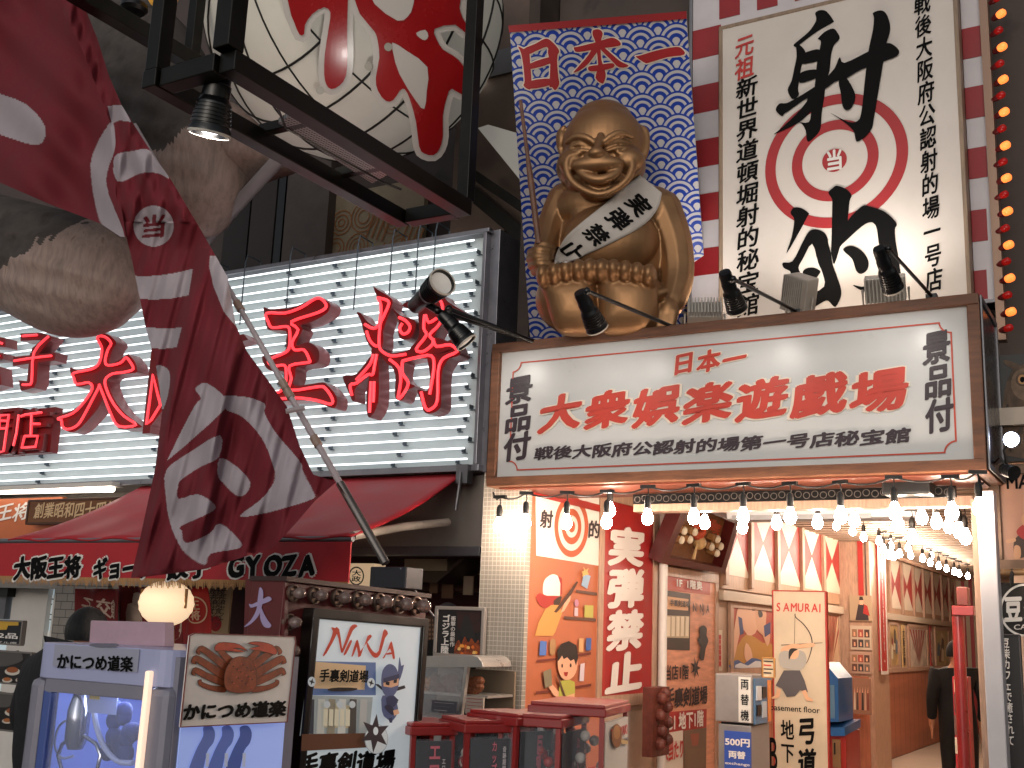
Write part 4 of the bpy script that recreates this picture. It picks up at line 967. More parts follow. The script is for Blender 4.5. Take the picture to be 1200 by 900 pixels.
# change machine
q = F(6.0); r = q.edges(838, 881, 790, 980); xr2 = r[1]; yb2 = Plane((xr2, 0, 1.6), (0, 1, 0), (0, 0, 1)).hit(904, 790).y; dp = yb2 - q.o.y
MG = mat('machine_grey', '8a8480', .4, var=.12, metal=.2); vs_ = q.uv(860, 848)[1]
t = thing('change_machine', 'grey coin change machine with blue 500 yen exchange label', 'change machine', q.P(r[0], r[2]))
b = MB(); b.slab(q, (r[0], r[1], vs_ + .008, r[3]), -dp, 0, MG); build(b, 'upper_cabinet', t, bevel=.008)
b = MB(); b.slab(q, (r[0] + .015, r[1] - .015, -1.59, vs_ - .008), -dp + .01, -.02, MG); b.slab(q, (r[0] + .03, r[1] - .03, vs_ - .01, vs_ + .01), -dp + .02, -.03, BLACK); build(b, 'lower_cabinet', t, bevel=.006)
b = MB(); b.slab(q, q.rect((865.5, 793), (880, 847)), 0, .003, col('c8c4bc')); lb = build(b, 'label', t); b = MB(); text(b, q, '両替機', ((868, 796), (878, 845)), INK, .015, True, .005, gap=1.35); build(b, 'lettering', lb)
b = MB(); b.slab(q, q.rect((849, 856), (880, 960)), -.02, .003, col('2c4a9a')); lb = build(b, 'label', t); b = MB(); text(b, q, '500円', ((850, 864), (879, 876)), WHITEINK, .03, off=.005); text(b, q, '両替', ((854, 879), (874, 890)), WHITEINK, .03, off=.005); text(b, q, 'exchange', ((850, 892), (879, 899)), WHITEINK, .015, off=.005); build(b, 'lettering', lb)
qs = Plane((xr2, 0, 1.6), (0, 1, 0), (0, 0, 1)); b = MB(); b.slab(qs, qs.rect((882.5, 795), (902, 846)), 0, .012, col('4a6a88', .35)); pn = build(b, 'front_panel', t, bevel=.003)
for a, c, h_ in (((890, 805), (895, 817), '0c0c10'), ((884, 826), (889, 838), '0c0c10'), ((883.5, 804), (889, 820), 'b8bcc0'), ((890, 822), (895, 840), 'a0a8b0'), ((897, 797), (900.5, 845), 'c87840')):
    b = MB(); b.slab(qs, qs.rect(a, c), .013, .022, col(h_, .3)); build(b, 'slot', pn)
q8 = F(5.9); t = board('notice_card', 'small cream notice card standing on the change machine', 'notice', q8, q8.rect((893, 770), (908, 795)), .01, col('c8b494'), col('a87840'), fw=.008); b = MB()
for k in range(4): b.slab(q8, q8.rect((895, 774 + 4.5 * k), (906 - 2 * (k % 2), 776 + 4.5 * k)), .001, .003, REDINK if k == 1 else BROWNINK)
build(b, 'lettering', t)
# arcade game cabinet
q = F(8.0); t = thing('game_cabinet', 'red and blue arcade game cabinet behind the SAMURAI sign', 'game machine', q.hit(980, 900))
BLUE = mat('cabinet_blue', '2a66a8', .3, coat=.3); CRED = mat('cabinet_red', 'a82a22', .35, var=.1, coat=.2)
r = q.edges(955, 991, 857, 960); b = MB(); b.slab(q, (r[0], r[1], -1.59, r[3]), -.5, 0, CRED); build(b, 'base', t, bevel=.01)
b = MB(); b.hexa([q.hit(x, y, o) for o, ys in ((-.5, 0), (.06, 6)) for x, y in ((955, 856 + ys), (992, 856 + ys), (992, 846 + ys), (955, 846 + ys))], BLUE); build(b, 'control_deck', t)
b = MB(); sp_ = [q.hit(965, 846), q.hit(983, 846), q.hit(982, 795), q.hit(966, 776), q.hit(960, 776), q.hit(958, 846)]; b.prism(sp_, V((0, .5, 0)), BLUE); build(b, 'hood', t)
b = MB(); b.slab(q, q.rect((964, 802), (979, 842)), .002, .012, mat('screen_glass', '6a90b0', .1, coat=.5)); build(b, 'screen', t)
b = MB(); b.slab(q, q.rect((976, 866), (986, 900)), .002, .02, col('8a6a48')); b.slab(q, q.rect((978, 870), (980, 884)), .02, .026, BLACK); build(b, 'coin_door', t)
# person in black at the back, seen from behind
def skinmesh(name, pts, edges, m, parent=None, sub=2, root=0, **kw):
    me = bpy.data.meshes.new(name); org = ORG[parent.name] if parent else V(pts[root][0])
    me.from_pydata([V(p) - org for p, r in pts], edges, []); me.materials.append(m)
    o = bpy.data.objects.new(name, me); COL.objects.link(o)
    if parent: o.parent = parent
    else: o.location = org
    ORG[o.name] = org
    md = o.modifiers.new('skin', 'SKIN'); md.use_smooth_shade = True
    for i, (p, r) in enumerate(pts):
        sv_ = me.skin_vertices[0].data[i]; sv_.radius = r if isinstance(r, tuple) else (r, r); sv_.use_root = (i == root)
    sb_ = o.modifiers.new('sub', 'SUBSURF'); sb_.levels = sub; sb_.render_levels = sub
    for k, v in kw.items(): o[k] = v
    return o
COAT = mat('black_coat', '0c0b0c', .8, var=.3, scale=12, bump=.1); SK = mat('skin', 'b07a5c', .5, var=.08); HAIR = mat('black_hair', '0a0807', .45, var=.6, scale=60, stretch=(3, 3, .15), bump=.8)
def person(label, base, h, yaw, coat=COAT, hair=HAIR, cap=None, lean=0.0, bulk=1.0, sway=0.0):
    R = Matrix.Rotation(yaw, 3, 'Z'); s = h / 1.7
    def p(x, y, z): return V(base) + R @ V((x * s, (y + lean * max(0, z - .9)) * s, z * s))
    t = thing('person', label, 'person', base)
    pts = [(p(0, 0, .95), (.17 * s, .12 * s)), (p(0, 0, 1.15), (.16 * s, .11 * s)), (p(0, .0, 1.34), (.19 * s, .12 * s)), (p(0, .01, 1.44), (.10 * s, .09 * s)), (p(0, .02, 1.50), .055 * s),
           (p(.19, 0, 1.39), .075 * s), (p(.25, .02, 1.13), .06 * s), (p(.24, -.08, .92), .048 * s), (p(-.19, 0, 1.39), .075 * s), (p(-.25, .02, 1.13), .06 * s), (p(-.24, -.08, .92), .048 * s),
           (p(.10, 0, .85), .10 * s), (p(.11, 0, .48), .068 * s), (p(.11, .02, .09), .05 * s), (p(.11, -.12, .04), .04 * s), (p(-.10, 0, .85), .10 * s), (p(-.11, 0, .48), .068 * s), (p(-.11, .02, .09), .05 * s), (p(-.11, -.12, .04), .04 * s)]
    ed = [(0, 1), (1, 2), (2, 3), (3, 4), (2, 5), (5, 6), (6, 7), (2, 8), (8, 9), (9, 10), (0, 11), (11, 12), (12, 13), (13, 14), (0, 15), (15, 16), (16, 17), (17, 18)]
    if bulk != 1:
        sw = R.inverted() @ V((sway, 0, 0))
        pts = [(q if i in (4,) else p((q - V(base)).dot(R @ V((1, 0, 0))) / s * bulk + sw.x * (.8 if i == 3 else 1), (q - V(base)).dot(R @ V((0, 1, 0))) / s * bulk, (q.z - base[2]) / s), r) for i, (q, r) in enumerate(pts)]
    # the body: one continuous skin from feet to head, fingers included
    bp = [(q, tuple(w * .78 for w in r) if isinstance(r, tuple) else r * .78) for q, r in pts]; be = list(ed)
    bp[4] = (bp[4][0], .05 * s); n0 = len(bp)
    bp += [(p(0, .005, 1.545), (.062 * s, .07 * s)), (p(0, 0, 1.60), (.076 * s, .094 * s)), (p(0, .005, 1.655), (.066 * s, .08 * s)), (p(0, -.098, 1.588), .012 * s)]; be += [(4, n0), (n0, n0 + 1), (n0 + 1, n0 + 2), (n0 + 1, n0 + 3)]
    hc = p(0, 0, 1.595); axs = (R @ V((1, 0, 0)), R @ V((0, 1, 0)), V((0, 0, 1)))
    for w in (7, 10):
        o = bp[w][0]; i0 = len(bp); bp.append((o + V((0, 0, -.07 * s)) - axs[1] * .015 * s, (.02 * s, .035 * s))); be.append((w, i0))
        for k in range(4):
            i1 = len(bp); f = axs[1] * (.026 - .018 * k) * s; ln_ = (.085, .095, .088, .07)[k] * s
            bp += [(o + f + V((0, 0, -.10 * s)) - axs[1] * .015 * s, .0095 * s), (o + f * 1.05 + V((0, 0, -.10 * s - ln_ * .55)) - axs[1] * .022 * s, .0085 * s), (o + f + V((0, 0, -.10 * s - ln_)) - axs[1] * .036 * s, .007 * s)]; be += [(i0, i1), (i1, i1 + 1), (i1 + 1, i1 + 2)]
        i1 = len(bp); bp += [(o + V((0, 0, -.065 * s)) - axs[1] * .06 * s, .011 * s), (o + V((0, 0, -.105 * s)) - axs[1] * .072 * s, .009 * s)]; be += [(i0, i1), (i1, i1 + 1)]
    skinmesh('body', bp, be, SK, t)
    kp = [(q, tuple(w * (1.0 + (bulk - 1) * .8) for w in r) if isinstance(r, tuple) else r * (1.06 + (bulk - 1) * .5)) for q, r in pts]
    kp[4] = (kp[4][0] - V((0, 0, .03 * s)), .066 * s)
    skinmesh('coat', kp, ed, coat, t)
    b = MB()
    for sx in (-1, 1): b.ball(p(.03 * sx, -.086, 1.612), (.013 * s, .008 * s, .008 * s), INK, 8, 6, axs); b.ball(p(.078 * sx, .0, 1.595), (.012 * s, .022 * s, .032 * s), SK, 8, 6, axs)
    b.ball(p(0, -.09, 1.552), (.024 * s, .008 * s, .006 * s), REDINK, 8, 6, axs); build(b, 'face', t, sm=True)
    b = MB()
    def hf(i, j):
        th = i * 2 * PI; ph = j * PI * .62; d = V((math.sin(ph) * math.sin(th), math.sin(ph) * math.cos(th), math.cos(ph)))
        cut = 1 if d.y > -.55 or d.z > .35 else .86
        return hc + (axs[0] * d.x * .092 + axs[1] * (d.y * .108 + .008) + axs[2] * (d.z * .122 + .004)) * s * cut
    b.grid(hf, 28, 14, cap or hair); build(b, 'cap' if cap else 'hair', t, sm=True)
    return t
pp = F(9.5).hit(1121, 800); person('person in a black hooded coat at the far right of the arcade', (pp.x, pp.y, .004), 1.62, math.radians(200), cap=COAT)

# air conditioner, lattice strip, beams, loudspeaker
q = F(6.5); t = thing('air_conditioner', 'long white air conditioner under the arcade ceiling', 'air conditioner', q.hit(960, 606))
r = q.rect((851, 588), (1073, 605)); b = MB(); b.slab(q, r, -.3, 0, mat('aircon_white', 'b9bcc0', .35, var=.05)); build(b, 'casing', t, bevel=.012)
b = MB(); b.slab(q, (r[0] + .05, r[1] - .3, r[2] - .01, r[2] + .025), -.1, .012, col('8a8c90')); build(b, 'outlet', t)
b = MB(); b.slab(q, (r[1] - .28, r[1] - .02, r[2] + .03, r[3] - .02), 0, .006, col('d0d0d0')); build(b, 'side_cover', t)
for x in (887, 893, 1030, 1036): b = MB(); c = q.uv(x, 595); b.disc(q, c, .012, INK, .005, 12); build(b, 'screw_hole', t)
q = F(5.32); t = thing('lattice_strip', 'black strip with pale ring lattice under the shop sign', 'trim', q.hit(900, 582)); r = q.rect((742, 577), (1062, 588)); r = (q.uv(742, 580)[0], q.uv(1120, 575)[0], q.uv(900, 587)[1], q.uv(900, 575)[1])
b = MB(); b.slab(q, r, -.03, 0, INK); build(b, 'strip', t); b = MB()
hh = r[3] - r[2]; n = int((r[1] - r[0]) / (hh * .8))
for k in range(n): b.disc(q, (r[0] + hh * (.5 + .8 * k), (r[2] + r[3]) / 2 + (hh * .06 if k % 2 else -hh * .06)), hh * .34, col('443c38'), .003 + .0004 * (k % 2), 18, r0=hh * .27)
build(b, 'ring_pattern', t)
q = F(5.44); t = thing('door_header', 'tan timber header beam across the arcade entrance', 'beam', q.hit(900, 590)); b = MB(); b.slab(q, (q.uv(742, 590)[0], q.uv(1140, 580)[0], q.uv(900, 597)[1], q.uv(900, 586)[1]), -.12, 0, TAN); build(b, 'beam', t, bevel=.004)
q = F(5.2); t = thing('loudspeaker', 'black loudspeaker box hanging under the right end of the sign', 'loudspeaker', q.hit(1060, 578)); r = (q.uv(1033, 570)[0], q.uv(1090, 570)[0], q.uv(1060, 579)[1], q.uv(1060, 558)[1])
b = MB(); b.slab(q, r, -.2, 0, BLACK); build(b, 'cabinet', t, bevel=.012); b = MB(); b.slab(q, (r[0] + .1, r[0] + .17, r[2] + .07, r[2] + .08), .001, .004, GREY); build(b, 'badge', t)

# ------------------------------------------------------------------ bulbs on cords
GLOW = mat('bulb_glass', 'fff2e0', .2, emit=BULB_E, ecol='ffe8d2'); SOCK = mat('socket_black', '14110f', .5)
def mkbulb(loc, label, group):
    t = thing('hanging_bulb', label, 'light bulb', loc, group); z = V((0, 0, -1)); o = V(loc)
    b = MB(); b.lathe(o, z, [(.012, -.02), (.015, .0), (.027, .028), (.0335, .048), (.0325, .067), (.021, .087), (0, .094)], GLOW, 16); build(b, 'globe', t, sm=True)
    b = MB(); b.lathe(o, z, [(0, -.085), (.010, -.083), (.018, -.07), (.021, -.05), (.019, -.02), (.019, -.004), (.0, -.003)], SOCK, 12); build(b, 'socket', t, sm='auto')
    b = MB(); b.tube([o + V((0, 0, .08)), o + V((.004, .004, .1)), o + V((0, 0, .13))], .004, SOCK, 6); b.box(o + V((-.045, -.012, .126)), o + V((.045, .012, .146)), SOCK); build(b, 'clip', t)
    return t
front = [(585, 612), (616, 608), (664, 608), (711, 607), (759, 602), (813, 601), (871, 600), (926, 600), (985, 599), (1048, 594), (1115, 594), (1147, 589)]
words_ = 'first second third fourth fifth sixth seventh eighth ninth tenth eleventh twelfth'.split()
pl = F(4.93); proto = None; tops = []
for i, (x, y) in enumerate(front):
    o = pl.hit(x, y - 5); lab = words_[i] + ' lit bulb from the left on the front cord under the shop sign'; tops.append(o + V((0, 0, .14)))
    if proto is None: proto = mkbulb(o, lab, 'bulbs on the front cord')
    else: dup(proto, o, lab, rot=(0, 0, random.uniform(-.5, .5)))
cordm = SOCK
def cord(pts, label, r=.006, sag=.03):
    b = MB(); q = []
    for a, c in zip(pts, pts[1:]):
        for k in range(6): s = k / 6; q.append(a.lerp(c, s) - V((0, 0, sag * 4 * s * (1 - s))))
    q.append(pts[-1]); b.tube(q, r, cordm, 6); return build(b, 'bulb_string', label=label, cat='string light', sm='auto')
pl0 = F(4.96); cord([pl0.hit(578, 577)] + tops + [pl0.hit(1152, 566)], 'black festoon cord of the front bulb row under the shop sign')
second = [(603, 592), (715, 594), (826, 609), (870, 614), (910, 609), (958, 608), (1001, 606), (1052, 609), (1080, 602), (1097, 607), (1112, 612), (1124, 618), (1131, 625)]
GLOW2 = mat('bulb_glass_inside', 'fff2e0', .2, emit=BULB_E * 1.6, ecol='ffe8d2')
def brighter(t):
    for ch in t.children:
        if ch.name.startswith('globe'):
            if 'inner_bulb' not in bpy.data.meshes: m_ = ch.data.copy(); m_.name = 'inner_bulb'; m_.materials[0] = GLOW2
            ch.data = bpy.data.meshes['inner_bulb']
pl = F(5.7); tops = []
for i, (x, y) in enumerate(second):
    o = pl.hit(x, y - 5) if i > 1 else F(5.15).hit(x, y - 5)
    if i > 1: tops.append(o + V((0, 0, .14)))
    dup(proto, o, 'lit bulb on the second cord just inside the arcade entrance', 'bulbs on the second cord', rot=(0, 0, random.uniform(-1, 1)))
cord(tops, 'black cord of the second bulb row inside the entrance', .006, .02)
deep = [(980, 613), (999, 620), (1012, 627), (1030, 632), (1035, 641), (1044, 638), (1041, 648), (1047, 650), (1054, 647), (1064, 640), (1067, 649), (1081, 653), (1091, 650), (1090, 658), (1100, 662), (1109, 665.5), (1118, 669), (1124, 671.5), (1134, 674.5), (1069, 624)]
pl = W(-2.2); tops = []
for i, (x, y) in enumerate(deep):
    q_ = pl if i not in (19,) else F(6.2)
    o = q_.hit(x, y - 3)
    if i not in (5, 7, 8, 10, 13, 19, 4, 6): tops.append(o + V((0, 0, .14)))
    t_ = dup(proto, o, 'lit bulb on the long cord running back through the arcade', 'bulbs on the long arcade cord'); brighter(t_)
tops.sort(key=lambda p: p.y); cord(tops, 'long black bulb cord running back under the arcade ceiling', .007, .02)
q = W(-2.75); b = MB(); a_, c_ = q.hit(1000, 596), q.hit(1136, 668); b.tube([V((a_.x, a_.y, Z(2.555))), V((a_.x, 18.3 * K, Z(2.555)))], .03, TAN, 6); build(b, 'ceiling_rail', label='thin tan ceiling rail along the arcade wall above the bulbs', cat='rail')

# red post, bracket and display at the right of the entrance
q = F(5.9); t = thing('red_post', 'red lacquered post with a cross bracket at the right of the entrance', 'post', (q.hit(1126, 800).x, q.o.y, 0)); LAC = mat('red_lacquer', '7c1a1a', .3, var=.2, coat=.4)
b = MB(); p0 = q.hit(1126, 800); b.tube([V((p0.x, p0.y, 0)), V((p0.x, p0.y, q.hit(1126, 722).z))], .036, LAC, 16); build(b, 'shaft', t, sm='auto')
b = MB(); b.slab(q, q.rect((1117, 710), (1143, 722)), -.06, .06, LAC); build(b, 'cross_bracket', t, bevel=.005); b = MB(); b.slab(q, q.rect((1122, 688), (1136, 710)), -.05, .05, mat('capital_brown', '5e241c', .4, var=.2)); build(b, 'capital', t, bevel=.005)
q = F(6.15); t = thing('leaflet_stand', 'red leaflet stand with photo cards behind the red post', 'stand', q.hit(1126, 880)); r = q.edges(1116, 1134, 793, 960)
b = MB(); b.slab(q, (r[0], r[1], -1.59, r[3]), -.12, 0, RED); build(b, 'stand', t)
for a, c, h_ in (((1118, 796), (1134, 812), 'c8b898'), ((1118, 813), (1134, 836), '5a2c20'), ((1118, 838), (1134, 862), '6a4438'), ((1119, 864), (1134, 884), 'c8b8a0')):
    b = MB(); b.slab(q, q.rect(a, c), .001, .006, mat('card_' + h_, h_, .4, var=.3, scale=15)); cd_ = build(b, 'card', t); b = MB(); m_ = ((a[0] + c[0]) / 2, (a[1] + c[1]) / 2); b.poly(q, epx(m_[0], m_[1], 4, 6, 16), col('a8683c'), .008); build(b, 'picture', cd_)

# ------------------------------------------------------------------ neighbour shop at the right edge
q = F(5.5); t = board('owl_board', 'black board with a large photograph of an eared owl', 'signboard', q, (q.uv(1163, 480)[0], q.uv(1262, 480)[0], q.uv(1180, 541)[1], q.uv(1180, 416)[1]), .06, mat('owl_black', '0d0b0c', .4)); b = MB(); S = [0]
OB = mat('owl_feather', '5c4a3c', .7, var=.65, scale=22, stretch=(1.5, 1, .5)); OF = mat('owl_face', '7a6452', .7, var=.5, scale=18)
def ow(pts, m, s=3):
    S[0] += 1; qq = [(860 + x / 3, 320 + y / 3) for x, y in pts]; b.poly(q, smooth(qq, s) if s else qq, m, .003 + .0007 * S[0])
ow([(950, 640), (935, 560), (945, 470), (955, 400), (975, 350), (1000, 330), (1060, 310), (1150, 330), (1180, 420), (1190, 560), (1180, 650)], OB); ow([(945, 308), (975, 310), (1015, 330), (1040, 350), (1010, 352), (965, 330)], OB, 2); ow([(1085, 350), (1110, 325), (1150, 312), (1180, 305), (1150, 345), (1110, 360)], OB, 2)
ow([(975, 400), (985, 355), (1020, 335), (1060, 345), (1100, 335), (1130, 365), (1130, 420), (1100, 450), (1055, 455), (1000, 440)], OF)
for cx in (1015, 1100): ow(epx(cx, 375, 24, 24), OB, 0); ow(epx(cx, 375, 16, 17), col('a8702c', .2), 0); ow(epx(cx, 375, 9, 10), INK, 0)
ow([(1050, 390), (1066, 390), (1060, 425)], INK, 0)
for k in range(26): x = 960 + (k * 37) % 210; y = 460 + (k * 53) % 170; ow([(x, y), (x + 7, y + 4), (x + 4, y + 26), (x - 3, y + 16)], col(('2a2019', 'a0886e')[k % 2]), 0)
build(b, 'owl_picture', t)
q = F(5.5); t = board('lit_poster_box', 'framed peach poster box with MA lettering and a small dog in red cloth', 'poster box', q, (q.uv(1161, 600)[0], q.uv(1262, 600)[0], q.uv(1180, 668)[1], q.uv(1180, 545)[1]), .1, mat('peach_panel', 'a87a62', .4, var=.1, emit=.05), mat('bronze_frame', '5a4638', .35, metal=.5, var=.2), fw=.055, proud=.03)
b = MB(); text(b, q, 'MAME', ((1179, 557), (1232, 572)), INK, .025, off=.004); build(b, 'lettering', t); b = MB(); S = [0]
def dg_(pts, c, s=3): S[0] += 1; pz(b, q, pts, (1000, 560), 4.5, col(c), .003 + .0006 * S[0], s)
dg_([(850, 330), (880, 300), (930, 300), (940, 400), (900, 420), (855, 420), (845, 380)], '3a2820'); dg_([(860, 285), (890, 250), (930, 240), (940, 330), (890, 320)], '9a2a26'); dg_([(805, 330), (850, 318), (856, 335), (815, 345)], 'b88a68'); dg_([(850, 360), (880, 365), (882, 420), (850, 425)], 'b88a68'); dg_([(890, 200), (930, 190), (945, 240), (895, 250)], 'b88a68')
build(b, 'dog_picture', t)
q = F(5.35); b = MB(); b.tube([q.hit(1157, 671), q.hit(1250, 670)], .018, mat('bamboo_pole', '8a6844', .45, var=.3, scale=15), 12)
pole = build(b, 'bamboo_pole', label='horizontal bamboo pole carrying the black cafe curtain', cat='pole', sm='auto')
b = MB(); pts = []
NR = mat('noren_cloth', '2e2a28', .85, var=.25, scale=20, bump=.1); r = (q.uv(1160, 715)[0], q.uv(1250, 715)[0], q.uv(1180, 745)[1], q.uv(1180, 683)[1])
b.grid(lambda i, j: q.P(r[0] + (r[1] - r[0]) * i, r[3] + (r[2] - r[3]) * j, .012 * math.sin(i * 14) * (.4 + j)), 40, 8, NR)
t = build(b, 'cafe_curtain', label='short black cafe curtain with a round white emblem', cat='curtain', sm=True); sd = t.modifiers.new('s', 'SOLIDIFY'); sd.thickness = .004
wv = lambda x, y, o: (lambda uv: q.P(uv[0], uv[1], .012 * math.sin((uv[0] - r[0]) / (r[1] - r[0]) * 14) * (.4 + (r[3] - uv[1]) / (r[3] - r[2])) + .006 + o))(q.uv(x, y))
b = MB(); ring = epx(1201, 715, 29, 31, 48); rin = epx(1201, 715, 26.5, 28.5, 48); b.mesh([wv(x, y, 0) for x, y in ring + rin], [(k, (k + 1) % 48, 48 + (k + 1) % 48, 48 + k) for k in range(48)], WHITEINK)
for s_, c4 in (('豆', [(1177, 700), (1198, 699), (1198, 728), (1177, 729)]), ('柴', [(1200, 699), (1224, 698), (1224, 728), (1200, 728)]), ('CAFE', [(1188, 732), (1214, 731), (1214, 737), (1188, 738)])): text(b, q, s_, c4, WHITEINK, .045 if len(s_) == 1 else .01, hit=wv)
build(b, 'emblem', t)
for k in range(2): b = MB(); x = 1164 + k * 22; b.tube([q.hit(x, 668, .0), q.hit(x + .5, 676, .03), q.hit(x, 686, .01)], .011, NR, 8); build(b, 'tie', t)
q = F(5.3); t = board('cafe_banner', 'tall narrow black banner with white vertical cafe writing', 'banner', q, q.edges(1166, 1195, 743, 960), .02, mat('banner_black', '131114', .5), col('4a4648'), fw=.006); b = MB(); text(b, q, '豆柴カフェで癒されて！', ((1174, 748), (1190, 886)), WHITEINK, .02, True, .004); build(b, 'lettering', t)
# bright work lamp below the owl
q = F(5.15); t = thing('work_lamp', 'small bright white work lamp in front of the owl board', 'lamp', q.hit(1185, 540)); o = q.hit(1185, 515)
b = MB(); b.lathe(o, q.n + V((-.15, 0, -.1)), [(0, .035), (.022, .03), (.036, .012), (.04, 0)], mat('lamp_white', 'f0f6ff', .2, emit=30, ecol='dfe9ff'), 20); build(b, 'lens', t, sm=True)
b = MB(); b.lathe(o, q.n, [(.041, .004), (.046, 0), (.045, -.04), (.02, -.06), (0, -.06)], GREY, 20); build(b, 'housing', t, sm='auto')
b = MB(); o2 = q.hit(1183, 552); ax_ = V((.6, -.6, -.35)).normalized(); b.lathe(o2 - ax_ * .05, ax_, [(0, 0), (.03, 0)] + [x for k in range(5) for x in ((.036, .01 + .016 * k), (.036, .018 + .016 * k), (.028, .02 + .016 * k))] + [(.04, .09), (.0, .085)], BLACK, 18); b.tube([q.hit(1160, 545, -.05), q.hit(1172, 536), o2], .008, STEEL, 8); b.tube([o2, q.hit(1176, 528), o], .006, STEEL, 8); build(b, 'bracket_head', t, sm='auto')
# ------------------------------------------------------------------ neon sign board of the restaurant
NB = F(5.62); NT = F(5.575); NL = F(5.44)
NS = thing('neon_sign', 'long white sign board of glowing horizontal tubes with red neon characters', 'neon sign', NB.hit(300, 560))
u1 = NB.uv(571, 410)[0]; u0 = -9.2 * K; v1 = NB.uv(500, 289)[1]; v0 = NB.uv(450, 551)[1]
b = MB(); b.slab(NB, (u0, u1, v0, v1), -.3, 0, mat('neon_back', 'c0c9ca', .45, var=.1, scale=2)); build(b, 'back_panel', NS)
SIL = mat('silver_frame', '8c8a90', .3, metal=.7, var=.2)
b = MB(); b.slab(NB, (u0, u1 + .03, v1, v1 + .035), -.3, .10, SIL); b.slab(NB, (u0, u1 + .03, v0 - .05, v0), -.3, .10, SIL); b.slab(NB, (u1, u1 + .09, v0 - .05, v1 + .035), -.3, .03, SIL); b.slab(NB, (u1 - .02, u1 + .01, v0, v1), .0, .10, SIL); build(b, 'frame', NS, bevel=.004)
TUBE = mat('white_tube', 'f2f8ff', .2, emit=TUBE_E, ecol='eef4f6'); PIN = mat('tube_holder', '4c5660', .5)
NROW = 22
for k in range(NROW):
    v = v0 + (v1 - v0) * (k + .6) / NROW
    b = MB(); b.tube([NT.P(u0 + .1, v), NT.P(u1 - .10 - .03 * (k % 2), v)], .0075, TUBE, 7); tb_ = build(b, 'light_tube', NS, sm='auto')
    for x in (60, 190, 330, 385, 470, 545):
        b = MB(); uu = NT.uv(x, 450)[0] + .05 * ((k * 7) % 3 - 1); b.slab(NT, (uu - .003, uu + .003, v - .03, v + .004), -.05, .0, PIN); b.slab(NT, (uu - .022, uu + .022, v - .034, v - .029), -.05, -.035, PIN); build(b, 'holder', tb_)
for x in (262, 300, 352, 430, 470, 500, 520):
    b = MB(); p = NB.hit(x, 320); P_ = lambda dz, dy: V((p.x, NB.o.y + dy, NB.P(0, v1)[2] + dz)); b.tube([P_(.03, .05), P_(.13, .05), P_(.14, -.12), P_(.06, -.14), P_(-.5, -.14)], .006, PIN, 5); build(b, 'hanging_wire', NS)
NR_ = mat('neon_red_face', '74090e', .4, var=.1); NSD = mat('neon_side', '8a4a4c', .35, metal=.2, var=.2)
NEON = mat('neon_tube', 'ff5a62', .3, emit=NEON_E, ecol='ff3a44')
EXT = V((0, .11 * K, 0))
def solid(b, pl, polys, off, sc, o0=0, st=.0015, sub=3):
    for i, p in enumerate(polys):
        q = [(off[0] + x / sc, off[1] + y / sc) for x, y in p]; q = smooth(q, sub) if sub else q
        b.prism([pl.hit(x, y, o0 + st * i) for x, y in q], EXT, NR_, NSD)
def neon(b, pl, tubes, off, sc, closed=False, r=.0125, sub=3):
    for p in tubes:
        q = [(off[0] + x / sc, off[1] + y / sc) for x, y in p]; q = smooth(q, sub, closed); b.tube([pl.hit(x, y, .028) for x, y in q], r, NEON, 7, closed=closed)
DAI = [[(265, 190), (290, 155), (330, 158), (370, 190), (380, 215), (360, 245), (340, 310), (352, 335), (440, 280), (455, 278), (490, 320), (503, 365), (490, 385), (380, 395), (335, 420), (340, 470), (370, 540), (430, 620), (520, 690), (525, 705), (410, 715), (385, 695), (345, 620), (312, 545), (300, 540), (270, 600), (190, 690), (140, 728), (100, 730), (65, 700), (40, 660), (0, 630), (60, 625), (130, 600), (190, 550), (230, 480), (235, 455), (180, 465), (150, 465), (130, 430), (108, 355), (150, 368), (230, 350), (280, 325), (290, 270), (290, 225)]]
DAIT = [[(285, 190), (300, 172), (335, 182), (365, 215), (345, 255), (330, 320), (350, 345), (420, 330), (450, 300), (470, 315), (495, 365), (440, 385), (370, 395), (330, 430), (340, 490), (380, 570), (440, 640), (512, 692), (410, 700), (360, 620), (300, 470), (290, 480), (200, 650), (160, 700), (110, 718), (80, 700), (75, 665), (55, 655), (140, 625), (210, 555), (255, 480), (235, 445), (165, 455), (148, 420), (145, 390), (240, 370), (285, 345), (305, 300), (310, 240)]]
OH = [[(95, 200), (130, 210), (240, 205), (320, 180), (390, 145), (430, 142), (480, 175), (482, 205), (460, 240), (380, 285), (310, 305), (322, 330), (290, 400), (290, 425), (355, 405), (400, 430), (420, 465), (415, 515), (380, 535), (290, 550), (280, 600), (275, 660), (420, 642), (460, 648), (520, 720), (518, 780), (490, 790), (400, 755), (330, 745), (220, 750), (60, 765), (50, 722), (170, 700), (205, 650), (215, 600), (205, 575), (150, 575), (110, 555), (85, 490), (150, 475), (220, 455), (225, 400), (225, 340), (130, 335), (110, 310), (100, 250)]]
OHT = [[(125, 240), (230, 240), (330, 205), (410, 155), (450, 160), (475, 200), (430, 235), (270, 290), (310, 335), (275, 410), (290, 455), (345, 455), (375, 510), (370, 528), (260, 548), (270, 620), (265, 690), (430, 670), (470, 680), (510, 740), (500, 772), (420, 750), (300, 735), (160, 745), (80, 745), (80, 725), (200, 700), (235, 650), (240, 590), (230, 545), (165, 550), (135, 525), (150, 505), (235, 470), (260, 430), (260, 340), (240, 318), (160, 325), (135, 290)]]
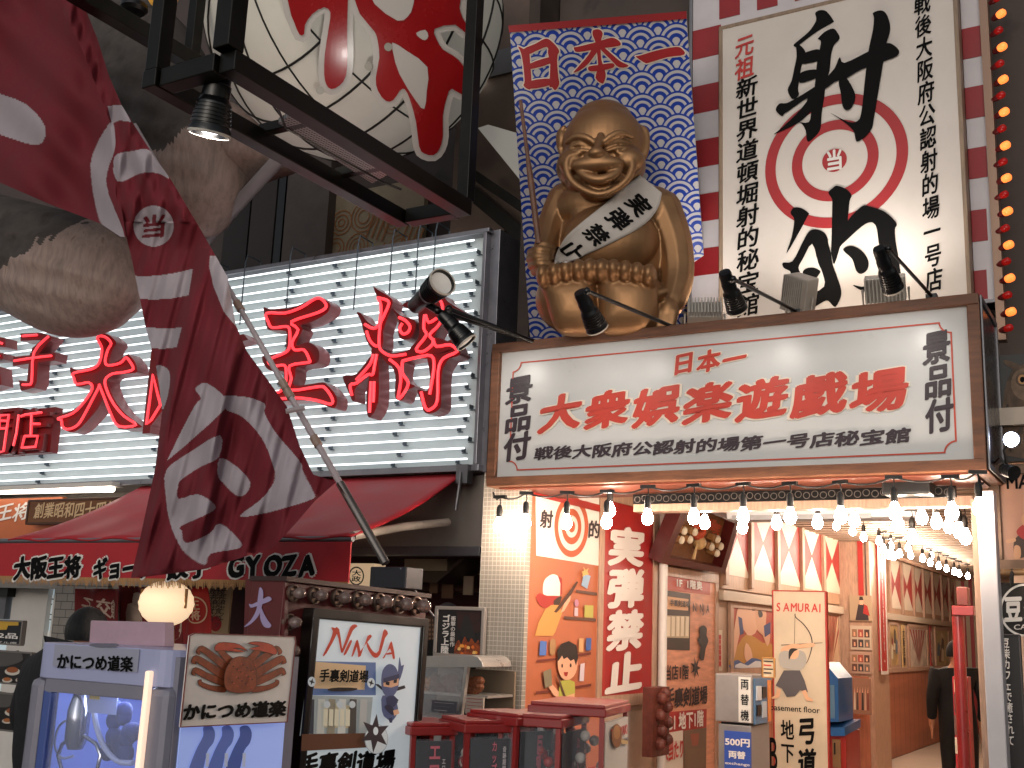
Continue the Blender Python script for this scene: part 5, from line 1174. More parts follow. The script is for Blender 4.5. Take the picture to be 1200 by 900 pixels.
SHO = [[(237, 80), (260, 95), (345, 150), (343, 200), (318, 265), (292, 350), (275, 460), (266, 520), (270, 600), (265, 760), (225, 840), (205, 838), (197, 780), (200, 680), (215, 600), (230, 500), (225, 455), (250, 380), (270, 300), (275, 200), (262, 150)],
 [(140, 232), (165, 235), (195, 275), (240, 310), (290, 320), (290, 440), (240, 450), (205, 410), (180, 340), (165, 280)], [(60, 615), (80, 598), (140, 590), (220, 490), (260, 450), (280, 470), (230, 580), (170, 640), (130, 680), (130, 740), (115, 748), (90, 690)],
 [(265, 430), (330, 470), (450, 452), (560, 430), (640, 420), (700, 390), (740, 450), (745, 480), (690, 500), (640, 510), (500, 500), (420, 520), (350, 545), (310, 520)],
 [(350, 205), (400, 250), (470, 270), (490, 300), (470, 370), (440, 390), (400, 385), (385, 350), (385, 270)], [(505, 225), (560, 170), (610, 120), (660, 150), (690, 220), (680, 260), (620, 330), (580, 400), (520, 460), (450, 455), (500, 390), (510, 330)],
 [(410, 190), (470, 160), (520, 180), (470, 215)], [(620, 135), (650, 130), (680, 170), (790, 240), (790, 260), (700, 230), (640, 200)],
 [(560, 480), (640, 470), (710, 470), (650, 560), (640, 700), (635, 790), (580, 825), (540, 815), (525, 760), (500, 685), (560, 690), (575, 600)], [(345, 520), (425, 505), (415, 590), (440, 640), (490, 665), (440, 690), (420, 740), (390, 748), (370, 720), (372, 600)], [(470, 440), (600, 380), (720, 430), (600, 480), (490, 485)]]
SHOT = [[(275, 150), (330, 165), (340, 190), (310, 260), (290, 310), (285, 430), (310, 470), (360, 490), (440, 480)], [(200, 305), (250, 330), (285, 300), (295, 200), (278, 155)], [(210, 345), (230, 400), (260, 430), (285, 430)], [(270, 480), (255, 560), (245, 600), (215, 600), (150, 650), (115, 660), (125, 720)], [(250, 480), (230, 540), (150, 630)], [(236, 640), (228, 820)], [(255, 640), (250, 760)], [(400, 265), (440, 285), (465, 320), (450, 355), (420, 360), (405, 330), (420, 300)],
 [(550, 250), (545, 330), (560, 370), (500, 450), (540, 465), (590, 430), (600, 400), (580, 365), (640, 300), (655, 200), (630, 150)], [(600, 390), (620, 435), (700, 425), (740, 465), (660, 505), (630, 580), (625, 750), (590, 800), (555, 795), (530, 700)], [(420, 520), (500, 500), (590, 490), (605, 560), (580, 715)], [(345, 510), (400, 560), (410, 640), (395, 735), (420, 720), (455, 650), (420, 590), (420, 520)], [(555, 250), (575, 295), (620, 270)]]
SHI = [[(135, 60), (270, 55), (340, 80), (330, 110), (240, 105), (135, 110)], [(300, 80), (345, 85), (260, 190), (250, 215), (205, 200), (210, 160)], [(90, 215), (370, 185), (360, 240), (85, 275)], [(200, 190), (255, 190), (245, 380), (225, 420), (140, 440), (125, 370), (180, 375), (190, 280)]]
SHIT = [[(165, 82), (260, 75)], [(335, 85), (240, 190), (225, 380), (200, 402), (165, 402)], [(110, 245), (240, 225), (355, 212)]]
GYO = [[(-90, 70), (35, 90), (35, 150), (-90, 150)], [(-90, 180), (20, 190), (20, 230), (-90, 240)], [(-90, 260), (0, 280), (10, 400), (-90, 430)]]; GYOT = [[(-60, 108), (30, 130)], [(-60, 200), (10, 212)], [(-40, 290), (-10, 390)]]
for polys, tubes, off, sc, cl in ((DAI, DAIT, (60, 360), 5, True), (OH, OHT, (290, 320), 5, True), (SHO, SHOT, (390, 320), 5, False), (SHI, SHIT, (0, 380), 5.625, False), (GYO, GYOT, (0, 380), 5.625, False)):
    b = MB(); solid(b, NL, polys, off, sc, sub=0 if polys in (SHI, GYO) else 3); lt = build(b, 'neon_letter', NS); b = MB(); neon(b, NL, tubes, off, sc, cl); build(b, 'neon_tube', lt, sm='auto')
def solid_glyph(b, pl, s, quad, bold):
    vs, fs, ly = layout(s, 0); u0_, u1_, w0, w1 = pl.rect(*quad); cyc = {}
    P2 = [pl.P(u0_ + (u1_ - u0_) * x, w1 + (w0 - w1) * y) for x, y in vs]
    for f in fs:
        for i in range(len(f)):
            e = (f[i], f[(i + 1) % len(f)]); k = tuple(sorted(e)); cyc[k] = None if k in cyc else e
    b.mesh(P2, fs, NR_); n = len(P2); b.mesh(P2 + [p + EXT for p in P2], [(e[0], e[1], e[1] + n, e[0] + n) for e in cyc.values() if e], NSD)
for ch, quad, tubes in (('阪', ((178, 405), (288, 500)), [[(655, 575), (600, 665), (572, 690), (590, 560), (610, 400), (640, 520), (655, 575)]]), ('店', ((16, 480), (53, 529)), [[(155, 610), (180, 600), (290, 585)], [(140, 600), (125, 720), (105, 805)], [(225, 590), (220, 740)], [(220, 660), (280, 660)], [(180, 740), (265, 740), (250, 810), (160, 815), (180, 740)]]), ('門', ((-28, 482), (15, 532)), [[(10, 605), (75, 600), (60, 700), (40, 840), (10, 845)], [(15, 640), (65, 640)], [(10, 690), (60, 690)], [(15, 605), (10, 690)]])):
    b = MB(); solid_glyph(b, NL, ch, quad, 0)
    if ch == '阪': solid(b, NL, [[(605, 380), (640, 470), (662, 575), (620, 650), (575, 700), (560, 680), (580, 560)]], (60, 360), 5, .003)
    else: r_ = NL.rect(*quad); b.slab(NL, r_, -.11 * K, -.05, NR_)
    lt = build(b, 'neon_letter', NS); b = MB(); neon(b, NL, tubes, (60, 360) if ch == '阪' else (0, 380), 5 if ch == '阪' else 5.625, sub=1); build(b, 'neon_tube', lt, sm='auto')

# ------------------------------------------------------------------ giant dumpling sculptures above the neon board
GB = mat('fried_crust', '4a423e', .75, var=.5, scale=3.5, bump=.8, dirt=(5, .55, '2c2018')); GPALE = mat('dumpling_skin', '9a857c', .6, var=.35, scale=4, stretch=(4, 4, .8), bump=.5, dirt=(4, .63, '5e4334'))
def dumpling(label, outline, Y, th, crust, wob=.012):
    pl = F(Y); b = MB(); puff(b, outline, pl, th, GPALE, rings=44, wob=wob, split=(lambda q: GB if inside((q.x + 3 * math.sin(q.y * .31 + q.x * .12), q.y + 4 * math.sin(q.x * .23) + 2.5 * math.sin(q.x * .61 + q.y * .2)), crust) else GPALE), sub=22)
    return build(b, 'dumpling_sculpture', label=label, cat='sculpture', sm=True, group='giant dumpling sculptures above the neon board')
dumpling('giant pan fried dumpling hanging at the left over the neon board', [(-60, 215), (0, 228), (60, 243), (118, 258), (148, 280), (162, 325), (158, 352), (130, 380), (95, 394), (55, 390), (0, 362), (-60, 335)], 5.1, .45, [(-90, 180), (20, 200), (125, 240), (122, 268), (112, 285), (98, 296), (90, 305), (72, 316), (60, 324), (40, 326), (22, 332), (0, 333), (-60, 325)])
dumpling('giant dumpling with rough brown crust beside the red and white flag', [(95, 30), (140, 2), (195, 10), (238, 70), (256, 120), (270, 165), (280, 200), (272, 238), (242, 275), (215, 262), (180, 210), (140, 140)], 5.35, .5, [(80, 0), (200, -10), (250, 90), (262, 162), (252, 180), (240, 188), (230, 203), (212, 214), (200, 210), (180, 190), (120, 140)])
dumpling('pale dumpling end under the black steel frame', [(250, 120), (290, 128), (330, 150), (350, 172), (338, 195), (305, 208), (285, 212), (268, 190)], 5.5, .35, [(0, 0), (1, 0), (0, 1)])
b = MB(); pa, pb = F(5.5).hit(225, 298), F(5.3).hit(362, 148); b.tube([pa, pa.lerp(pb, .5), pb], .062, mat('pipe_grey', '8d8688', .45, var=.2, scale=3), 18); build(b, 'support_pipe', label='thick grey support pipe slanting up between the dumplings', cat='pipe', sm='auto')
b = MB(); o = F(4.6).hit(158, 2); b.lathe(o, (0, 0, -1), [(0, -.02), (.06, 0), (.11, .03), (.115, .07), (.09, .1), (0, .11)], BLACK, 20); tl = build(b, 'black_lamp', label='glossy black lamp with a yellow shade at the top left', cat='lamp', sm='auto')
b = MB(); b.ball(F(4.7).hit(191, -4), (.14, .12, .1), mat('yellow_shade', 'c8913a', .5, emit=.5, var=.2, scale=20), 18, 10); build(b, 'shade', tl, sm=True)

# ------------------------------------------------------------------ black steel frame, fish lantern and red lantern character
fY = 4.7; c1 = F(fY).hit(545, 245); c2 = F(fY).hit(473, 258); z0 = c1.z
PL1 = Plane((c1.x, 0, z0), (0, 1, 0), (0, 0, 1)); PL2 = Plane((c2.x, 0, z0), (0, 1, 0), (0, 0, 1))
n1 = PL1.hit(266, 72); n1.z = z0; n2 = V((c2.x, n1.y, z0)); c2 = V((c2.x, c1.y, z0))
t = thing('lantern_cage', 'black square steel cage frame carrying the big fish lantern', 'frame', c1)
def bar(a, c, w, name='bar', m=STEEL):
    b = MB(); a, c = V(a), V(c); d = (c - a).normalized(); e = d.cross(V((0, 0, 1))); e = e if e.length > .1 else V((1, 0, 0)); e.normalize(); g = d.cross(e)
    b.hexa([p + e * sx * w + g * sy * w for p in (a, c) for sx, sy in ((-1, -1), (1, -1), (1, 1), (-1, 1))], m); return build(b, name, t, bevel=.006)
up = V((0, 0, 3.2)); dx = V((0, .07, 0))
bar(n1, c1, .055); bar(n2 - V((0, .05, 0)), c2, .05); bar(c2 - V((.0, 0, 0)) + V((.06, -.02, 0)), c1 + V((-.06, -.02, 0)), .05); bar(n2 + V((.06, .02, 0)), n1 + V((-.06, .02, 0)), .05)
bar(c1 + V((0, 0, .056)), c1 + up, .045, 'post'); bar(n1 + V((0, 0, .056)), n1 + up, .055, 'post'); bar(n2 + V((0, 0, .051)), n2 + up, .045, 'post')
bar(n1 + up * .98 + dx, c1 + up * .98 - dx, .045)
a3 = F(4.4).hit(224, 72); P3 = Plane(a3, (0, 1, 0), (0, 0, 1)); e3 = P3.hit(70, -12); e3.z = a3.z; bar(e3, a3 + V((0, .25, 0)), .06, 'arm'); bar(a3, a3 + up, .045, 'post')
gz = Plane((0, 0, z0 + .03), (1, 0, 0), (0, 1, 0))
gp = [gz.hit(x, y) for x, y in ((326, 144), (346, 132), (456, 204), (436, 215))]
perf = mask_mat('perforated_plate', lambda u, v: ((u / .022).mod(1) - .5).abs().lt(.32) * ((v / .022).mod(1) - .5).abs().lt(.32), gz, '8f8a88', '1c1a1a', .3)
b = MB(); b.prism(gp, V((0, 0, .03)), perf); build(b, 'grating', t)
for s in (.1, .9): q_ = gp[0].lerp(gp[2], s); bar(V((c2.x, q_.y, z0 + .06)), V((c1.x, q_.y, z0 + .06)), .03, 'cross_bar')
b = MB(); b.tube([gz.hit(322, 118), gz.hit(335, 150), gz.hit(450, 214), gz.hit(470, 222)], .008, BLACK, 6); build(b, 'cable', t)
l = bpy.data.lights.new('cage_lamp', 'SPOT'); l.energy = 50; l.spot_size = math.radians(130); l.spot_blend = .8; l.shadow_soft_size = .1; l.color = (1, .96, .9)
lo = bpy.data.objects.new('cage_lamp_bulb', l); COL.objects.link(lo); lo.parent = t
bc = F(5.3).hit(416, 14); pos = gp[0].lerp(gp[2], .5) + V((0, 0, .08)); lo.location = pos - ORG[t.name]; lo.rotation_euler = (bc - pos).to_track_quat('-Z', 'Y').to_euler()
RB_ = 1.24
bt = thing('fish_lantern', 'huge round white lantern with black wire grid hanging inside the steel cage', 'lantern', bc)
b = MB(); b.ball(bc, RB_, mat('lantern_paper', 'c6c0b4', .5, var=.12, scale=1.5, emit=.14, ecol='d8d2c4'), 64, 40); build(b, 'globe', bt, sm=True)
WIRE = mat('lantern_wire', '17130f', .5); yax = V((.1, 1, -.08)).normalized(); xa = yax.cross(V((0, 0, 1))).normalized(); za = xa.cross(yax)
for k in range(7):
    b = MB(); h_ = -RB_ * .9 + 2 * RB_ * .9 * k / 6; rr = math.sqrt(RB_ ** 2 - h_ ** 2) * 1.004; b.tube([bc + yax * h_ + xa * rr * math.cos(a * PI / 30) + za * rr * math.sin(a * PI / 30) for a in range(60)], .010, WIRE, 6, closed=True); build(b, 'hoop', bt, sm='auto')
for k in range(18):
    a0 = 2 * PI * k / 18; d_ = xa * math.cos(a0) + za * math.sin(a0); b = MB(); b.tube([bc + (yax * math.cos(PI * j / 30) + d_ * math.sin(PI * j / 30)) * RB_ * 1.005 for j in range(1, 30)], .008, WIRE, 6); build(b, 'rib', bt, sm='auto')
def gl(x, y, o):
    d = ray(x, y).normalized(); c = (bc - EYE); cdp = c.length
    q = ((x - 416) ** 2 + (y - 14) ** 2) / (290. ** 2)
    return EYE + d * (cdp - RB_ * 1.12 * math.sqrt(max(.02, 1 - q)) - o)
def curved(b, pts, m, o, edge=12, side=0):
    tri = tess([V((x, y, 0)) for x, y in pts]); bm = bmesh.new(); vv = [bm.verts.new((x, y, 0)) for x, y in pts]
    for f in tri:
        try: bm.faces.new([vv[i] for i in f])
        except ValueError: pass
    for it in range(5):
        le = [e for e in bm.edges if e.calc_length() > edge]
        if not le: break
        bmesh.ops.subdivide_edges(bm, edges=le, cuts=1); bmesh.ops.triangulate(bm, faces=bm.faces)
    bm.verts.index_update(); V2 = [(v.co.x, v.co.y) for v in bm.verts]; F2 = [[v.index for v in f.verts] for f in bm.faces]
    bd = [(e.verts[0].index, e.verts[1].index) for e in bm.edges if e.is_boundary]; bm.free()
    top = [gl(x, y, o) for x, y in V2]; b.mesh(top, F2, m)
    if side:
        n = len(top); b.mesh(top + [gl(x, y, o - side) for x, y in V2], [(i, j, j + n, i + n) for i, j in bd], m)
LRD = mat('lantern_red', '8c1216', .25, var=.12, scale=2, coat=.05); LWH = mat('acrylic_white', 'b3aca6', .3)
KR = [[(275, -200), (282, 20), (310, 110), (335, 168), (358, 165), (362, 120), (400, 65), (455, 35), (485, 60), (478, 130), (458, 260), (455, 360), (465, 410), (490, 432), (530, 415), (560, 370), (568, 280), (566, 150), (570, 0), (570, -200)],
 [(600, -200), (610, 20), (650, 95), (700, 155), (715, 200), (722, 280), (705, 380), (715, 440), (755, 490), (790, 485), (822, 440), (845, 432), (870, 480), (900, 590), (915, 710), (940, 745), (985, 752), (1015, 720), (1030, 660), (1030, 560), (1050, 470), (1075, 430), (1150, 475), (1155, 420), (1130, 320), (1080, 270), (1030, 240), (1000, 190), (990, 140), (1090, 120), (1145, 165), (1140, 110), (1110, 40), (1090, -200)]]
KH = [[(690, -60), (700, 20), (810, 100), (860, 80), (885, 30), (880, -60)], [(785, 205), (860, 250), (955, 325), (952, 440), (940, 528), (900, 490), (820, 360), (790, 260)], [(900, 160), (945, 145), (960, 175), (945, 195), (920, 185)]]
kt = thing('lantern_character', 'huge red character with white acrylic edge mounted on the fish lantern', 'sign letter', gl(480, 60, 0))
cv = lambda p: smooth([(270 + x / 4.138, y / 4.138) for x, y in p], 2)
for p in KR:
    b = MB(); q = cv(p); curved(b, grow(q, 7), LWH, .0, side=.05); build(b, 'white_edge', kt); b = MB(); curved(b, q, LRD, .012); build(b, 'red_face', kt)
for p in KH: b = MB(); curved(b, cv(p), LWH, .02); build(b, 'opening', kt)
for x, y in ((432, 78), (375, 106), (455, 55)): b = MB(); p = gl(x, y, .03); b.tube([p, gl(x, y, -.12)], .03, mat('standoff', '8a8378', .4), 12); build(b, 'standoff', kt, sm='auto')
# lit lamp hung from the frame
LY = PL2.hit(250, 115).y / K - .22
spotlight('spotlight', 'lit black lamp hanging from the black steel frame near the dumplings', (258, 82), (245, 158), LY, LY + .035, None, 17, F(4.6).hit(170, 420), 16, group='lamp on the frame', lensmat=mat('lit_lens', 'ffffff', .2, emit=16, ecol='f4f6ff'))

# ------------------------------------------------------------------ red and white flag on its pole
FRED = mat('flag_red', '661420', .8, var=.12, scale=6, bump=.05, stretch=(1, 1, 1)); FWH = mat('flag_white', '9c9298', .8, var=.08, scale=6)
z5 = lambda p: [(x / 2.25, 300 + y / 2.25) for x, y in p]
WHT = [[(246, 300), (257, 300), (268, 322), (276, 350), (276, 382), (262, 365), (250, 335), (245, 312)],
 [(150, 322), (165, 324), (185, 323), (205, 320), (226, 315), (221, 346), (200, 350), (180, 351), (160, 350)], [(168, 383), (190, 385), (213, 384), (207, 407), (190, 409), (175, 407)],
 smooth([(181, 431), (191, 429), (199, 438), (197, 462), (190, 480), (185, 452)], 4), [(126, 124), (143, 123), (154, 143), (140, 141), (131, 145)], smooth([(134, 184), (155, 177), (177, 177), (198, 208), (185, 203), (165, 203), (138, 213)], 4),
 smooth([(130, 143), (135, 160), (134, 177), (125, 205), (128, 229), (146, 277), (124, 267), (115, 253), (107, 210), (109, 179)], 4), smooth([(-70, 90), (0, 110), (30, 122), (50, 143), (53, 160), (41, 170), (0, 158), (-70, 140)], 4),
 smooth(z5([(515, 350), (545, 335), (595, 375), (592, 405), (455, 528), (450, 520), (510, 400), (530, 375)]), 3),
 smooth(z5([(438, 565), (500, 518), (580, 472), (577, 530), (530, 555), (478, 590), (470, 605), (470, 640), (520, 628), (560, 650), (562, 672), (478, 712), (480, 725), (490, 757), (552, 732), (580, 705), (628, 745), (632, 770), (555, 785), (540, 815), (490, 785), (462, 740), (445, 690), (437, 630)]), 3),
 smooth(z5([(585, 370), (650, 372), (690, 385), (700, 395), (698, 415), (730, 470), (790, 540), (800, 570), (828, 625), (825, 640), (760, 662), (690, 680), (632, 686), (690, 640), (724, 590), (718, 545), (690, 480), (640, 425), (600, 408), (592, 395)]), 3),
 smooth(z5([(578, 535), (610, 545), (650, 580), (660, 605), (645, 630), (620, 630), (590, 600), (575, 580)]), 3), epx(180, 265, 23.5, 24, 40)]
# 当 in the white disc, drawn with the same nib letters
TOGL, TOGF, _ = layout('当', .03, brush=.1)
TO = [[(166 + 28 * TOGL[i][0], 251 + 28 * TOGL[i][1]) for i in f] for f in TOGF]
bbw = [(min(p[0] for p in q), max(p[0] for p in q), min(p[1] for p in q), max(p[1] for p in q)) for q in WHT]
def flagmat(x, y):
    for q, (x0, x1, y0, y1) in zip(WHT, bbw):
        if x0 <= x <= x1 and y0 <= y <= y1 and inside((x, y), q):
            if q is WHT[-1] and 166 < x < 194 and 251 < y < 279 and any(inside((x, y), g) for g in TO): return FRED
            return FWH
    return FRED
LB = [(40, -45), (66, 0), (97, 60), (129, 143), (136, 229), (155, 306), (171, 385), (182, 423), (187, 456), (190, 482), (182, 548), (163, 636), (153, 678)]
RBt = [(72, -45), (96, 0), (114, 45), (128, 90), (143, 124), (179, 181), (200, 210), (234, 267), (267, 325), (276, 380), (289, 411), (336, 476), (351, 522), (367, 556), (394, 565), (369, 587), (345, 615), (320, 642), (240, 667), (155, 678)]
fold1 = [(245, 260), (238, 300), (222, 345), (210, 385), (203, 420), (196, 460), (191, 500), (184, 560), (166, 640), (155, 678)]
fold2 = [(262, 300), (275, 385), (266, 440), (258, 500), (252, 560), (246, 640), (240, 680)]
ss = lambda t: (lambda q: q * q * (3 - 2 * q))(max(0, min(1, t)))
def fdepth(x, y):
    Y = 3.74
    if y > 235: Y += .10 * (1 - ss((x - interp(fold1, y)) / 16 + .5)) * ss((y - 235) / 60)
    if y > 290:
        d2 = x - interp(fold2, y); Y += .075 * ss(d2 / 26 + .3) * ss((y - 290) / 80) - .025 * math.exp(-(d2 / 14 + .6) ** 2)
        Y += .03 * math.sin((x - .45 * y) * .075) * ss((x - 265) / 50); Y += .022 * math.sin((x * .8 + y * .55) * .13) * ss((y - 560) / 60)
    Y += .013 * math.sin(x * .20 + y * .045) + .010 * math.sin(x * .09 - y * .06 + 1) + .006 * math.sin(x * .42 + y * .11)
    if y < 260: Y += .018 * math.sin((x - .33 * y) * .23)
    return Y
def fdepthA(x, y): return 3.92 + .06 * math.sin((x + .35 * y) * .045) + .02 * math.sin((x - y) * .08) - .1 * ss((x - 95) / 40)
def sheet(b, L, R, y0, y1, step, dep):
    ny = int((y1 - y0) / step); nx = int(max(interp(R, y0 + step * j) - interp(L, y0 + step * j) for j in range(ny)) / step)
    xy = []; vs = []
    for j in range(ny + 1):
        y = y0 + (y1 - y0) * j / ny; l, r = interp(L, y), interp(R, y)
        for i in range(nx + 1): x = l + (r - l) * i / nx; xy.append((x, y)); vs.append(F(dep(x, y)).hit(x, y))
    k0 = len(b.v); b.v += vs; mi = {m: b.m(m) for m in (FRED, FWH)}
    for j in range(ny):
        for i in range(nx):
            a = j * (nx + 1) + i; c = a + nx + 2; x, y = (xy[a][0] + xy[c][0]) / 2, (xy[a][1] + xy[c][1]) / 2
            b.f.append([k0 + a, k0 + a + 1, k0 + c, k0 + a + nx + 1]); b.mi.append(mi[flagmat(x, y)])
fl = thing('flag', 'long dark red flag with white brush marks hanging in folds from a slanted pole', 'flag', F(3.9).hit(440, 662))
b = MB(); sheet(b, [(-70, -45), (-70, 192), (0, 214), (60, 240), (118, 262), (142, 278)], [(64, -45), (88, 0), (114, 60), (134, 143), (140, 229), (148, 278)], -45, 277.5, 1.5, fdepthA)
sheet(b, LB, RBt, -45, 677, 1.05, fdepth)
build(b, 'cloth', fl, sm=True)
PO = mat('pole_white', '9a8f92', .35, var=.1)
pp0 = [F(3.93).hit(452, 660), F(3.86).hit(272, 345), F(3.98).hit(158, 146)]
b = MB(); b.tube([pp0[0].lerp(pp0[1], .26), pp0[1], pp0[2]], [.019, .016, .014], PO, 14); pol = build(b, 'pole', fl, sm='auto')
b = MB(); b.tube([pp0[0], pp0[0].lerp(pp0[1], .27)], .024, mat('pole_chrome', '77706c', .22, metal=.8, var=.2), 14); build(b, 'lower_tube', fl, sm='auto')
for s in (.42, .60, .63, .95):
    b = MB(); a = pp0[0].lerp(pp0[1], s); d_ = (pp0[1] - pp0[0]).normalized(); b.tube([a - d_ * .035, a + d_ * .035], .025, mat('pole_joint', '8a7468', .4, var=.1), 12); build(b, 'joint', pol, sm='auto')
b = MB(); b.tube([F(3.86).hit(357, 478), F(3.80).hit(335, 482)], .015, PO, 8); build(b, 'clip', fl, sm='auto')
q = F(3.97); t = thing('flag_socket_box', 'dark grey metal box that the flag pole stands in', 'box', q.hit(453, 690)); b = MB(); b.slab(q, q.rect((434, 664), (475, 690)), -.16, 0, mat('socket_grey', '26252b', .4, metal=.4, var=.2)); build(b, 'box', t, bevel=.006); b = MB(); b.tube([q.hit(470, 666), F(4.2).hit(490, 698), F(4.3).hit(508, 722)], .006, GREY, 6); build(b, 'stay_wire', t)

# ------------------------------------------------------------------ awning of the restaurant
AW = mat('awning_red', 'a81c26', .55, var=.15, scale=3); zt = F(5.58).hit(543, 556).z; xr_ = F(5.58).hit(543, 556).x; xl_ = F(5.58).hit(165, 588).x
fr = F(4.56); zf = fr.hit(411, 631).z; zb = fr.hit(240, 680).z
t = thing('awning', 'red sloping awning with a lettered valance and gold fringe over the restaurant', 'awning', (xr_, 4.56 * K, zf))
def awf(i, j): x = xl_ + (xr_ - xl_) * i; y = (5.58 + (4.56 - 5.58) * j) * K; return V((x, y, zt + (zf - zt) * j - .05 * math.sin(PI * j) + .01 * math.sin(i * 40) * j))
b = MB(); b.grid(awf, 40, 14, AW); o_ = build(b, 'canopy', t, sm=True); sd = o_.modifiers.new('s', 'SOLIDIFY'); sd.thickness = .012
b = MB(); b.slab(fr, (xl_ - 3, xr_, zb - 1.6, zf - 1.6 - .02), -.012, 0, AW); va = build(b, 'valance', t)
b = MB(); b.tube([V((xl_ - 3, fr.o.y + .02, zf)), V((xr_, fr.o.y + .02, zf))], .02, GREY, 10); build(b, 'front_bar', t, sm='auto')
b = MB()
FRG = mat('gold_fringe', 'a87c50', .8, var=.3, scale=30, stretch=(8, 8, .5)); nF = 420
for k in range(nF): x = xl_ - 3 + (xr_ - xl_ + 3) * k / nF; dl = .05 + .012 * math.sin(k * 1.7); b.mesh([(x, fr.o.y - .002, zb + .006), (x + .016, fr.o.y - .002, zb + .006), (x + .014, fr.o.y + .004 * math.sin(k), zb - dl), (x + .003, fr.o.y + .003, zb - dl)], [(0, 1, 2, 3)], FRG)
fg = build(b, 'fringe', t)
b = MB()
for s_, q4 in (('大阪王将', [(16, 651), (96, 650), (96, 679), (16, 681)]), ('ギョーザ', [(110, 653), (178, 651), (178, 678), (110, 680)]), ('餃子', [(196, 652), (247, 650), (247, 678), (196, 681)]), ('GYOZA', [(268, 650), (370, 649), (370, 677), (268, 679)])):
    g_ = 2.2; bo = .055; q5 = [(q4[0][0] - g_, q4[0][1] - g_), (q4[1][0] + g_, q4[1][1] - g_), (q4[2][0] + g_, q4[2][1] + g_), (q4[3][0] - g_, q4[3][1] + g_)]
    gp_ = .82 if s_ == 'GYOZA' else 1.0
    text(b, fr, s_, q5, WHITEINK, .11, off=.003, brush=.1, gap=gp_); text(b, fr, s_, q4, INK, bo, off=.007, brush=.1, gap=gp_)
build(b, 'lettering', va)
b = MB(); b.tube([V((xr_ - .03, fr.o.y + .05, zf + .02)), V((xr_ - .08, 5.1 * K, zf + .14)), V((xr_ - .05, 5.5 * K, zf + .22))], .03, mat('arm_white', 'a49a90', .4), 10); build(b, 'folding_arm', t, sm='auto')
b = MB(); b.tube([V((xr_ + .04, 5.5 * K, zt)), V((xr_ + .05, 5.48 * K, zt - .1)), V((xr_ + .03, 5.48 * K, zt - .28))], .012, GREY, 8); b.box(V((xr_, 5.5 * K, zt - .08)), V((xr_ + .1, 5.56 * K, zt + .06)), GREY); build(b, 'crank', t)
q = F(5.66); t = thing('vinyl_screen', 'pale translucent vinyl screen beside the awning arm', 'screen', q.hit(490, 640)); b = MB(); b.slab(q, (q.uv(380, 610)[0], q.uv(566, 610)[0], q.uv(480, 642)[1], q.uv(480, 560)[1]), -.02, 0, mat('vinyl', '8d857e', .35, var=.15, scale=1.5)); build(b, 'sheet', t); b = MB(); b.slab(q, (q.uv(300, 646)[0], q.uv(566, 646)[0], q.uv(480, 652)[1], q.uv(480, 641)[1]), -.06, .05, GREY); build(b, 'rail', t, bevel=.006)
q = F(5.5); t = thing('tube_light', 'white tube light under the left end of the neon board', 'light', q.hit(60, 580)); b = MB(); b.tube([q.hit(-60, 577), q.hit(132, 573)], .03, mat('tube_glow', 'fff6ea', .2, emit=7, ecol='ffeeda'), 10); build(b, 'tube', t, sm='auto'); b = MB(); b.slab(q, (q.uv(-60, 570)[0], q.uv(135, 570)[0], q.uv(60, 573)[1], q.uv(60, 568)[1]), -.1, .04, WHITE); build(b, 'reflector', t)
q = F(5.6); t = board('orange_board', 'orange signboard with white script under the tube light', 'signboard', q, (q.uv(-80, 610)[0], q.uv(70, 610)[0], q.uv(20, 640)[1], q.uv(20, 584)[1]), .05, mat('board_orange', 'b0603a', .5, var=.1)); b = MB(); text(b, q, '大阪王将', ((-40, 590), (34, 612)), WHITEINK, .02, off=.004, brush=.2); build(b, 'lettering', t)
q = F(5.5); t = board('wood_plaque', 'carved brown wooden plaque with pale founding year characters', 'plaque', q, (q.uv(32, 600)[0], q.uv(145, 595)[0], q.uv(88, 614)[1], q.uv(88, 584)[1]), .05, mat('plaque_wood', '6e4426', .5, var=.3, scale=5, stretch=(1, 6, 6)), WOODD, fw=.02); b = MB(); text(b, q, '創業昭和四十四年', ((42, 589), (136, 606)), col('d0b088'), .02, off=.006, brush=.1); build(b, 'lettering', t)
q = F(5.9); t = thing('upper_shop_wall', 'pale shop wall strip behind the boards at the far left', 'wall', q.hit(60, 640)); b = MB(); b.slab(q, (q.uv(-120, 600)[0], q.uv(200, 600)[0], q.uv(60, 690)[1], q.uv(60, 565)[1]), -.05, 0, mat('pale_wall', '9a948e', .6, var=.15)); build(b, 'wall', t)
